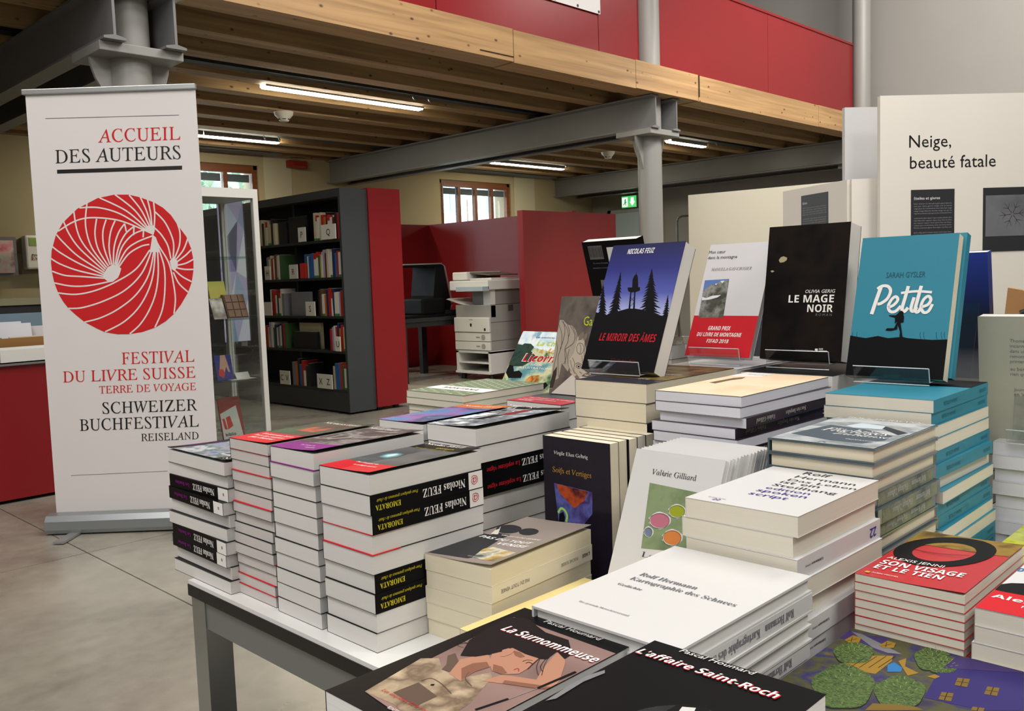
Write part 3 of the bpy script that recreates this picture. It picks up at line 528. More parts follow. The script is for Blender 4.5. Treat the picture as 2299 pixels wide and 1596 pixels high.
# ------------------------------------------------------------------ reception counter at the left
ct=thing('reception_counter','red fronted reception counter left of the banner','counter',(0.6,5.42,0))
MB().box(-1.6,2.0,5.42,6.1,.02,.765).build('front',RED,ct); MB().box(-1.62,2.02,5.40,6.12,.765,.775).build('top_edge',mat('counter_grey','6c6a66',.5),ct)
bx_=thing('white_tray','white open tray on the counter left of the banner','tray',(1.6,5.5,.775)); MB().box(1.50,2.0,5.43,5.44,.776,.85).box(1.50,2.0,5.72,5.73,.776,.85).box(1.50,1.51,5.44,5.72,.776,.85).box(1.99,2.0,5.44,5.72,.776,.85).box(1.50,2.0,5.43,5.73,.776,.782).build('tray',WHITEP,bx_)
bo=thing('wooden_box','open brown wooden leaflet box behind the white tray','box',(1.6,5.85,.775)); MB().box(1.42,2.0,5.78,5.79,.776,.90).box(1.42,2.0,6.02,6.03,.776,.90).box(1.42,1.43,5.79,6.02,.776,.90).box(1.99,2.0,5.79,6.02,.776,.90).box(1.42,2.0,5.78,6.03,.776,.784).build('box',mat('box_wood','8a6232',.6),bo)
for k,(x0,x1,y,z1,cn,lab) in enumerate(((1.50,1.80,5.84,.985,'c9c8d0','white leaflet standing frontmost in the wooden box'),(1.60,1.95,5.87,.965,'b9b6b8','tilted grey-white leaflet on the right in the wooden box'),(1.45,1.78,5.92,1.0,'c2c4cc','tall white leaflet behind the others in the wooden box'),(1.45,1.97,5.97,1.045,'5f7480','blue-grey folder standing at the back of the wooden box'))):
    o=leaner('leaflet',lab,'leaflet',x0,x1,y,.786,z1-.786,.004,mat('paper_'+cn,cn,.7),8+4*k%9)
gm=thing('small_items','cream pad and green lid lying in the wooden box','stationery',(1.72,5.82,.786)); MB().box(1.66,1.86,5.795,5.83,.786,.905).build('pad',mat('pad_cream','c9bfa0',.7),gm); MB().lathe((1.60,5.815,.786),[(.02,0),(.024,.11),(.02,.118)],14).build('lid',mat('lid_green','3c8a3a',.5),gm,smooth=True)
bk_=thing('back_cabinet','dark cabinet with pale top behind the counter','cabinet',(1.0,7.0,0)); MB().box(-1.5,2.25,7.0,7.5,0,1.08).build('body',mat('cabinet_dark','1e1f22',.5),bk_); MB().box(-1.52,2.27,6.98,7.52,1.08,1.13).build('top',mat('cabinet_top','8a8468',.6),bk_)
hd=thing('brochure_holder','clear wall holder with pink and red brochure, far left','brochure holder',(3.15,10.95,1.36)); MB().box(2.6,3.28,10.96,10.98,1.37,1.80).build('back_plate',mat('holder_grey','6a6870',.5),hd); MB().box(2.6,3.24,10.93,10.95,1.40,1.76).build('brochure',ramp_mat('pink_brochure',['a8303a','d88a94','c8c0b8','8a1c24','b0a8a8'],4.5,rough=.4),hd); MB().box(2.58,3.30,10.90,10.905,1.36,1.62).build('front_pane',ACRYL,hd)
mb_=thing('notice_box','white wall box with a green emblem left of the banner','box',(3.45,10.95,1.43)); MB().box(3.37,3.80,10.95,11.09,1.44,1.82).build('box',WHITEP,mb_,bevel=.02); MB().box(3.41,3.50,10.945,10.95,1.70,1.79).build('emblem',mat('emblem_green','7d9a4a',.6),mb_); put_text(mb_,'lettering','Prom','sansb',INK,lambda x,y:(x-3.45,10.944-10.95,y-1.43),width=.09,x=3.43,y=1.585); put_text(mb_,'lettering','Eval','serifb',mat('brownred','7a2a18',.6),lambda x,y:(x-3.45,10.944-10.95,y-1.43),width=.12,x=3.42,y=1.54)
fs=thing('frame_sign','small dark green framed notice at the far left edge','notice',(3.0,11.0,2.0)); MB().box(2.7,3.12,11.05,11.08,2.0,2.45).build('frame',WHITEP,fs); MB().box(2.73,3.09,11.04,11.05,2.03,2.42).build('print',mat('notice_green','2f4a38',.6),fs)
# red fire bell near the beam end
rb=thing('fire_valve','small red fire alarm unit under the beam end','fire alarm',(7.0,11.0,2.78)); MB().box(6.85,7.15,11.0,11.08,2.80,2.9).build('bracket',mat('alarm_red','8a2418',.5),rb); MB().tube([(6.9,10.98,2.82),(7.1,10.98,2.82)],.03).build('bell',mat('alarm_red','8a2418',.5),rb,smooth=True)
ART={
 'miroir':[('P','@dusk',1,[(0,0),(1,0),(1,1),(0,1)]),('P','ink',2,[(0,0.45),(0.167,0.427),(0.266,0.45),(0.44,0.479),(0.545,0.479),(0.705,0.465),(0.859,0.429),(1,0.421),(1,0),(0,0)]),('P','ink',2,[(-0.0252,0.718),(-0.0041,0.688),(-0.0108,0.695),(0.0109,0.665),(0.0037,0.671),(0.0352,0.638),(0.0142,0.648),(0.0478,0.619),(0.0312,0.625),(0.059,0.595),(0.0406,0.602),(0.077,0.576),(0.052,0.579),(0.09,0.546),(0.071,0.556),(0.115,0.527),(0.084,0.533),(0.13,0.501),(0.096,0.51),(0.134,0.481),(0.107,0.487),(0.161,0.458),(0.113,0.464),(0.166,0.439),(0.127,0.442),(0.186,0.421),(0.138,0.419),(0.122,0.419),(0.088,0.419),(0.067,0.419),(0.0436,0.415),(0.059,0.442),(0.0237,0.435),(0.055,0.464),(0.0298,0.456),(0.0467,0.487),(0.0127,0.484),(0.0381,0.51),(0.0008,0.505),(0.0346,0.533),(0.0151,0.525),(0.0246,0.556),(-0.0053,0.548),(0.0201,0.579),(0.0006,0.575),(0.0108,0.602),(-0.0046,0.599),(0.0057,0.625),(-0.0182,0.622),(-0.0021,0.648),(-0.0178,0.642),(-0.0128,0.671),(-0.0209,0.668),(-0.0195,0.695),(-0.0187,0.686)]),('P','ink',2,[(0.21,0.779),(0.225,0.745),(0.221,0.755),(0.237,0.726),(0.228,0.732),(0.254,0.699),(0.237,0.708),(0.253,0.677),(0.241,0.684),(0.27,0.656),(0.246,0.661),(0.289,0.631),(0.257,0.637),(0.301,0.603),(0.265,0.614),(0.293,0.58),(0.271,0.59),(0.323,0.556),(0.275,0.567),(0.321,0.532),(0.282,0.544),(0.323,0.515),(0.291,0.52),(0.333,0.487),(0.302,0.497),(0.351,0.468),(0.297,0.474),(0.342,0.441),(0.313,0.451),(0.347,0.429),(0.316,0.428),(0.29,0.427),(0.248,0.427),(0.235,0.428),(0.156,0.424),(0.218,0.451),(0.175,0.442),(0.225,0.474),(0.177,0.465),(0.228,0.497),(0.165,0.486),(0.223,0.521),(0.172,0.515),(0.215,0.544),(0.188,0.533),(0.219,0.567),(0.185,0.559),(0.212,0.591),(0.191,0.579),(0.214,0.614),(0.18,0.604),(0.219,0.638),(0.194,0.629),(0.211,0.661),(0.195,0.653),(0.215,0.685),(0.195,0.68),(0.213,0.708),(0.2,0.698),(0.212,0.732),(0.201,0.723),(0.21,0.756),(0.202,0.751)]),('P','ink',2,[(0.634,0.795),(0.657,0.768),(0.648,0.774),(0.673,0.743),(0.662,0.752),(0.69,0.718),(0.672,0.73),(0.703,0.698),(0.685,0.708),(0.728,0.674),(0.697,0.686),(0.753,0.652),(0.705,0.665),(0.751,0.634),(0.724,0.643),(0.771,0.611),(0.725,0.622),(0.808,0.587),(0.746,0.6),(0.825,0.569),(0.758,0.579),(0.823,0.551),(0.755,0.557),(0.849,0.529),(0.769,0.536),(0.826,0.509),(0.784,0.515),(0.893,0.481),(0.792,0.493),(0.853,0.464),(0.794,0.472),(0.918,0.439),(0.807,0.451),(0.908,0.428),(0.828,0.43),(0.791,0.429),(0.727,0.429),(0.698,0.43),(0.583,0.428),(0.701,0.451),(0.603,0.445),(0.698,0.472),(0.624,0.463),(0.687,0.493),(0.601,0.482),(0.671,0.515),(0.625,0.503),(0.662,0.536),(0.595,0.531),(0.677,0.558),(0.605,0.547),(0.673,0.579),(0.608,0.568),(0.655,0.601),(0.613,0.591),(0.662,0.622),(0.612,0.614),(0.661,0.644),(0.604,0.638),(0.646,0.666),(0.613,0.658),(0.653,0.687),(0.626,0.676),(0.642,0.709),(0.622,0.699),(0.641,0.731),(0.62,0.721),(0.636,0.753),(0.631,0.745),(0.635,0.774),(0.631,0.766)]),('P','ink',2,[(0.938,0.589),(0.949,0.567),(0.946,0.568),(0.958,0.549),(0.953,0.55),(0.973,0.527),(0.96,0.531),(0.98,0.508),(0.966,0.513),(0.987,0.494),(0.97,0.494),(0.999,0.475),(0.976,0.476),(1.008,0.456),(0.982,0.457),(1.006,0.44),(0.99,0.439),(1.018,0.423),(0.992,0.421),(0.981,0.422),(0.96,0.422),(0.95,0.42),(0.932,0.423),(0.95,0.439),(0.922,0.439),(0.948,0.457),(0.92,0.452),(0.95,0.476),(0.929,0.47),(0.948,0.494),(0.924,0.491),(0.945,0.513),(0.926,0.512),(0.944,0.531),(0.933,0.531),(0.94,0.55),(0.932,0.546),(0.941,0.568),(0.936,0.567)]),('P','ink',2,[(0.417,0.617),(0.433,0.617),(0.478,0.476),(0.454,0.476)]),('P','ink',2,[(0.471,0.617),(0.488,0.617),(0.541,0.476),(0.517,0.476)]),('L','ink',2,0.00077,[(0.449,0.533),(0.491,0.57)]),('L','ink',2,0.00077,[(0.439,0.57),(0.511,0.532)]),('L','ink',2,0.00077,[(0.46,0.488),(0.505,0.525)]),('P','ink',2,[(0.364,0.647),(0.538,0.648),(0.547,0.621),(0.488,0.608),(0.422,0.608),(0.386,0.618)]),('P','ink',2,[(0.429,0.646),(0.407,0.707),(0.416,0.739),(0.434,0.752),(0.434,0.766),(0.445,0.752),(0.469,0.733),(0.514,0.646)]),('T','white',3,'sansbi','NICOLAS FEUZ',(0.235,0.92),(0.609,0.922),0.0133),('T','redp',3,'sansbi','LE MIROIR DES ÂMES',(0.147,0.223),(0.923,0.226),0.0166),('T','redd',3,'serif','Slatkine&Cie',(0.478,0.061),(0.741,0.065),0.0051),('L','redd',3,0.00046,[(0.393,0.087),(0.447,0.085),(0.451,0.064),(0.398,0.064),(0.393,0.087)])],
 'coeur':[('T','dark',3,'sans','Mon cœur',(0.0025,0.914),(0.272,0.916),0.0064),('T','dark',3,'sans','dans la montagne',(0.0089,0.861),(0.476,0.868),0.0063),('T','grey',3,'serifi','MANUELA GAY-CROSIER',(0.107,0.748),(0.741,0.762),0.0057),('P','sky',2,[(0.0408,0.671),(0.429,0.678),(0.473,0.338),(0.079,0.332)]),('P','@rock',3,[(0.055,0.576),(0.144,0.625),(0.22,0.635),(0.317,0.661),(0.429,0.667),(0.473,0.338),(0.079,0.332)]),('P','snow',4,[(0.297,0.661),(0.365,0.664),(0.336,0.639)]),('P','snow',4,[(0.059,0.52),(0.134,0.509),(0.224,0.53),(0.359,0.535),(0.309,0.513),(0.179,0.494),(0.071,0.49)]),('P','snow',4,[(0.22,0.635),(0.257,0.64),(0.244,0.624)]),('P','bandred',2,[(0,0),(1,0),(1,0.353),(0,0.353)]),('T','white',4,'sansbi','GRAND PRIX',(0.278,0.222),(0.627,0.229),0.0078),('T','white',4,'sansbi','DU LIVRE DE MONTAGNE',(0.12,0.166),(0.813,0.177),0.0074),('T','white',4,'sansbi','FIFAD 2018',(0.297,0.113),(0.639,0.119),0.007)],
 'mage':[('P','@smoke',1,[(0.0,0.0),(1,0),(1,1),(0,1)]),('P','moon',2,[(0.152,0.744),(0.173,0.765),(0.211,0.772),(0.257,0.76),(0.254,0.742),(0.217,0.727),(0.17,0.725)]),('P','moon',2,[(0.054,0.664),(0.082,0.669),(0.107,0.66),(0.076,0.652)]),('T','white',3,'sansi','OLIVIA GERIG',(0.517,0.49),(0.877,0.494),0.0055),('T','white',3,'sansb','LE MAGE',(0.316,0.421),(0.868,0.425),0.0124),('T','white',3,'sansb','NOIR',(0.557,0.352),(0.863,0.354),0.0122),('T','grey',3,'sansi','R O M A N',(0.662,0.324),(0.859,0.324),0.004),('T','grey',3,'sansi','CONTEMPORAINS',(0.45,0.062),(0.664,0.064),0.0033),('T','white',3,'sansb','AGE',(0.732,0.079),(0.783,0.08),None),('T','white',3,'sansb','HOMME',(0.734,0.063),(0.831,0.065),None),('P','white',3,[(0.687,0.087),(0.721,0.087),(0.72,0.07),(0.7,0.062),(0.705,0.072),(0.687,0.074)])],
 'petite_up':[('T','tealdark',3,'sans','SARAH GYSLER',(0.307,0.7),(0.712,0.7),0.0084),('L','white',5,0.00569,[(0.27,0.639),(0.235,0.54),(0.203,0.439)]),('L','white',5,0.00474,[(0.232,0.62),(0.279,0.641),(0.341,0.638),(0.375,0.604),(0.351,0.551),(0.29,0.517),(0.252,0.512)]),('L','white',5,0.00443,[(0.369,0.486),(0.426,0.505),(0.462,0.541),(0.436,0.564),(0.397,0.544),(0.37,0.496),(0.396,0.46),(0.451,0.46),(0.502,0.498)]),('L','white',5,0.00506,[(0.554,0.638),(0.533,0.55),(0.517,0.477),(0.542,0.459),(0.577,0.486)]),('L','white',5,0.00379,[(0.486,0.589),(0.638,0.6),(0.798,0.592)]),('L','white',5,0.00474,[(0.626,0.558),(0.607,0.483),(0.632,0.46),(0.666,0.49)]),('L','white',5,0.00506,[(0.685,0.638),(0.665,0.549),(0.651,0.475),(0.676,0.455),(0.709,0.484)]),('L','white',5,0.00443,[(0.71,0.49),(0.771,0.506),(0.796,0.541),(0.766,0.565),(0.723,0.54),(0.706,0.49),(0.74,0.453),(0.786,0.462),(0.817,0.51)]),('P','ink',2,[(0,0.285),(0.085,0.275),(0.173,0.268),(0.299,0.285),(0.407,0.271),(0.551,0.282),(0.613,0.274),(0.705,0.27),(0.854,0.266),(1,0.271),(1,0),(0,0)]),('P','ink',7,[(0.496,0.461),(0.518,0.464),(0.539,0.452),(0.536,0.436),(0.547,0.422),(0.548,0.384),(0.518,0.38),(0.556,0.282),(0.525,0.281),(0.524,0.317),(0.493,0.365),(0.49,0.334),(0.43,0.323),(0.371,0.325),(0.385,0.34),(0.458,0.341),(0.485,0.39),(0.475,0.387),(0.462,0.372),(0.455,0.415),(0.39,0.427),(0.389,0.432),(0.462,0.432),(0.485,0.449)]),('L','ink',2,0.00037,[(0.745,0.267),(0.729,0.295),(0.729,0.319)]),('L','ink',2,0.00037,[(0.78,0.268),(0.763,0.295),(0.763,0.319)]),('L','ink',2,0.00037,[(0.902,0.27),(0.886,0.297),(0.886,0.321)]),('L','ink',2,0.00037,[(0.951,0.271),(0.935,0.298),(0.935,0.321)]),('L','ink',2,0.00037,[(0.979,0.271),(0.964,0.298),(0.964,0.322)]),('L','ink',2,0.00037,[(0.088,0.257),(0.069,0.286),(0.069,0.311)]),('L','ink',2,0.00037,[(0.0442,0.257),(0.0253,0.285),(0.0248,0.311)]),('T','teal2',3,'sans','EQUATEURS',(0.404,0.0056),(0.57,0.001),0.003)],
 'garou':[('P','@charcoal',1,[(0,0),(1,0),(1,1),(0,1)]),('T','lime',4,'sans','Garou',(0.558,0.688),(1.106,0.714),0.0174),('P','horse',2,[(0.0298,0.756),(0.097,0.756),(0.217,0.707),(0.325,0.697),(0.407,0.654),(0.457,0.601),(0.501,0.526),(0.473,0.461),(0.417,0.373),(0.384,0.286),(0.353,0.231),(0.256,0.282),(0.2,0.314),(0.173,0.161),(0.109,0.137),(0.052,0.233),(0.063,0.0477),(-0.0558,0.0432),(-0.02,0.209),(-0.005,0.363),(0.0028,0.584)]),('P','horsel',3,[(0.462,0.557),(0.483,0.59),(0.522,0.612),(0.617,0.56),(0.664,0.485),(0.703,0.412),(0.734,0.338),(0.811,0.277),(0.866,0.241),(0.846,0.214),(0.772,0.199),(0.691,0.209),(0.621,0.175),(0.577,0.129),(0.531,0.172),(0.413,0.222),(0.344,0.301),(0.362,0.361),(0.428,0.416),(0.452,0.492)]),('P','horsem',4,[(0.494,0.549),(0.496,0.601),(0.534,0.628),(0.59,0.64),(0.603,0.608),(0.576,0.559)]),('P','horsem',4,[(0.589,0.559),(0.608,0.608),(0.67,0.627),(0.669,0.582),(0.638,0.549)]),('P','horsed',3,[(0.0364,0.222),(0.104,0.278),(0.117,0.191),(0.073,0.054),(-0.0215,0.05)]),('P','horsem',4,[(0.577,0.131),(0.62,0.18),(0.567,0.205),(0.515,0.188)]),('P','horsem',4,[(0.758,0.211),(0.853,0.23),(0.824,0.256),(0.759,0.248)]),('L','horsed',5,0.00081,[(0.074,0.75),(0.233,0.652),(0.275,0.544),(0.23,0.456),(0.285,0.305)]),('L','horsed',5,0.00081,[(0.0275,0.706),(0.116,0.607),(0.141,0.476),(0.102,0.366),(0.17,0.171)]),('L','horsed',5,0.00081,[(0.279,0.697),(0.396,0.611),(0.397,0.524),(0.23,0.456)]),('L','horsed',5,0.00081,[(0.219,0.702),(0.286,0.631),(0.266,0.576)]),('L','horsed',5,0.00081,[(0.327,0.692),(0.424,0.611),(0.46,0.547)]),('L','horsed',5,0.00081,[(0.113,0.74),(0.174,0.652),(0.167,0.553),(0.124,0.454)]),('L','horsed',5,0.00081,[(0.0036,0.54),(0.065,0.453),(0.0435,0.321),(0.034,0.189)]),('L','horsed',5,0.00081,[(0.323,0.458),(0.313,0.371),(0.36,0.285),(0.433,0.234)]),('L','horsed',5,0.00081,[(0.478,0.482),(0.513,0.52),(0.595,0.514),(0.639,0.464),(0.589,0.414),(0.512,0.429),(0.478,0.482)]),('L','horsed',5,0.00081,[(0.538,0.513),(0.58,0.463),(0.565,0.419)]),('L','horsed',5,0.00081,[(0.643,0.528),(0.655,0.421),(0.704,0.327)]),('L','horsed',5,0.00081,[(0.515,0.287),(0.561,0.31),(0.628,0.29),(0.584,0.268),(0.515,0.287)]),('L','horsed',5,0.00081,[(0.492,0.31),(0.557,0.325),(0.636,0.309)]),('L','horsed',5,0.00081,[(0.417,0.373),(0.478,0.321),(0.487,0.246),(0.567,0.205)]),('L','horsed',5,0.00081,[(0.377,0.35),(0.433,0.277),(0.508,0.214)]),('L','horsed',5,0.00081,[(0.616,0.399),(0.654,0.325),(0.743,0.264)]),('L','horsed',5,0.00081,[(0.727,0.242),(0.791,0.255),(0.851,0.237)]),('L','horsed',5,0.00081,[(0.691,0.209),(0.755,0.222),(0.835,0.214)]),('L','horsed',5,0.00081,[(0.604,0.239),(0.666,0.219)]),('L','horsed',5,0.00081,[(0.23,0.456),(0.283,0.392),(0.25,0.304)]),('P','ink',6,[(0.551,0.288),(0.576,0.298),(0.601,0.288),(0.577,0.278)]),('P','pale',2,[(0.05,0),(1,0),(1,0.18),(0.45,0.2)])],
 'licorne':[('P','@storm',1,[(0,0),(1,0),(1,1),(0,1)]),('P','@cloud',2,[(0.0158,1.0),(0.631,0.99),(0.75,0.724),(0.264,0.792),(-0.0577,0.84)]),('P','@forest',3,[(-0.0296,0.826),(0.095,0.815),(0.121,0.837),(0.24,0.834),(0.321,0.793),(0.296,0.737),(0.455,0.659),(0.258,0.54),(0.0298,0.53),(-0.1008,0.581),(-0.0904,0.695)]),('P','@sunset',3,[(-0.0923,0.567),(0.0132,0.557),(-0.0359,0.443),(-0.1621,0.387),(-0.2253,0.391)]),('P','ink',4,[(0.0079,0.501),(0.0174,0.55),(0.093,0.54),(0.147,0.466),(0.233,0.483),(0.313,0.446),(0.317,0.391),(0.101,0.38),(0.0123,0.445)]),('P','@sunset',4,[(0.415,0.369),(0.475,0.427),(0.616,0.441),(0.64,0.382),(0.608,0.327),(0.492,0.333)]),('P','ink',4,[(0.679,0.331),(0.77,0.362),(0.826,0.326),(0.785,0.271),(0.698,0.266)]),('T','dark',5,'sansi','Les aventures de',(0.286,0.92),(0.689,0.901),0.004),('T','lime',5,'sansbi','La Chèvre',(0.348,0.822),(0.921,0.805),0.0105),('T','gold',5,'sansbi','à la',(0.444,0.728),(0.736,0.717),0.0104),('T','white',5,'sansbi','Licorne',(0.204,0.605),(0.902,0.593),0.0209),('T','redp',6,'sansbi','Licorne',(0.216,0.611),(0.881,0.6),0.0183),('T','white',5,'sans','EUGÈNE',(0.393,0.553),(0.597,0.555),0.0051),('T','white',5,'sans','ILLUSTRATIONS',(0.223,0.518),(0.778,0.509),0.0044)],
 'emorata':[('P','@slate',1,[(0,0.2),(1,0.2),(1,0.86),(0,0.86)]),('P','ink',2,[(0,0.8),(1,0.8),(1,1),(0,1)]),('P','bandred',2,[(0,0),(1,0),(1,0.235),(0,0.235)]),('T','white',3,'serifb','Nicolas FEUZ',(0.0247,0.915),(0.765,0.965),None),('T','yellow',3,'serifb','EMORATA',(0.419,0.828),(0.75,0.875),None),('T','yellow',3,'serifi','Pour quelques grammes de chair',(0.102,0.778),(0.722,0.827),None),('T','white',3,'serifb',"Par l'auteur de",(0.231,0.195),(0.658,0.23),None),('T','white',3,'serifb','la trilogie massaï',(0.344,0.119),(0.785,0.165),None),('P','cy1',3,[(0.227,0.398),(0.121,0.518),(0.21,0.596),(0.375,0.584),(0.471,0.487),(0.429,0.382)]),('P','cy2',4,[(0.234,0.421),(0.17,0.512),(0.24,0.577),(0.368,0.566),(0.424,0.493),(0.395,0.412)]),('P','cyanglow',5,[(0.253,0.444),(0.219,0.506),(0.264,0.555),(0.343,0.546),(0.376,0.499),(0.355,0.44)]),('P','white',6,[(0.285,0.472),(0.281,0.526),(0.329,0.515),(0.338,0.463)])],
 'massai':[('P','@noir',1,[(0,0.2),(1,0.2),(1,1),(0,1)]),('P','purple',2,[(0,0),(1,0),(1,0.24),(0,0.24)]),('T','white',3,'serifb','Nicolas FEUZ',(0.0133,0.893),(0.594,1.008),None),('T','white',3,'serifb',"Par l'auteur de",(0.331,0.144),(0.621,0.205),None),('T','white',3,'serifb','Emorata',(0.581,0.082),(0.779,0.125),None),('L','white',3,0.0023,[(0.269,0.402),(0.477,0.541)]),('L','white',3,0.00132,[(0.18,0.426),(0.18,0.576)])],
 'heros':[('P','@emerald',1,[(0,0.2),(1,0.2),(1,1),(0,1)]),('P','bandred',2,[(0,0),(1,0),(1,0.33),(0,0.33)]),('T','white',3,'serifb','Un nouveau héros',(0.12,0.25),(0.9,0.25),None),('T','white',3,'serifb','hors du commun',(0.12,0.18),(0.85,0.18),None),('T','white',3,'serifb',"par l'auteur",(0.2,0.11),(0.8,0.11),None),('T','white',3,'serifb','NICOLAS FEUZ',(0.08,0.86),(0.92,0.86),None),('P','@ember',2,[(0.3,0.55),(0.7,0.5),(0.75,0.66),(0.4,0.7)])],
 'bouches':[('P','@city',1,[(0,0),(1,0),(1,1),(0,1)]),('P','ink',2,[(0,0.84),(1,0.84),(1,1),(0,1)]),('T','white',3,'serifb','Nicolas FEUZ',(0.08,0.89),(0.92,0.89),None),('P','ink',2,[(0,0),(1,0),(1,0.1),(0,0.1)]),('T','purple',3,'serifb','Les Bouches',(0.2,0.03),(0.8,0.03),None)],
 'vigne':[('P','@chrome',1,[(0,0),(1,0),(1,1),(0,1)]),('P','ink',2,[(0,0.86),(1,0.86),(1,1),(0,1)]),('T','white',3,'serifb','Nicolas FEUZ',(-0.226,0.967),(0.415,1.073),None),('P','white',3,[(0.051,0.345),(0.0216,0.47),(0.173,0.419),(0.185,0.305)]),('P','white',3,[(0.082,0.489),(0.079,0.591),(0.216,0.534),(0.178,0.454)]),('P','redd',3,[(0.37,0.618),(0.4,0.836),(0.564,0.785),(0.516,0.566)]),('L','white',3,0.00094,[(0.149,0.827),(0.014,0.968),(0.181,0.999),(0.354,0.929),(0.353,0.835),(0.149,0.827)]),('P','white',3,[(0.393,0.111),(0.432,0.173),(0.542,0.131),(0.517,0.075)]),('P','ink',3,[(0.321,0.37),(0.33,0.538),(0.477,0.486),(0.503,0.303)])],
 'violet':[('P','@aurora',1,[(0,0),(1,0),(1,0.8),(0,0.8)]),('P','ember2',1,[(0,0.8),(1,0.8),(1,1),(0,1)]),('T','white',3,'serifb','Nicolas FEUZ',(0.1,0.87),(0.9,0.87),None)],
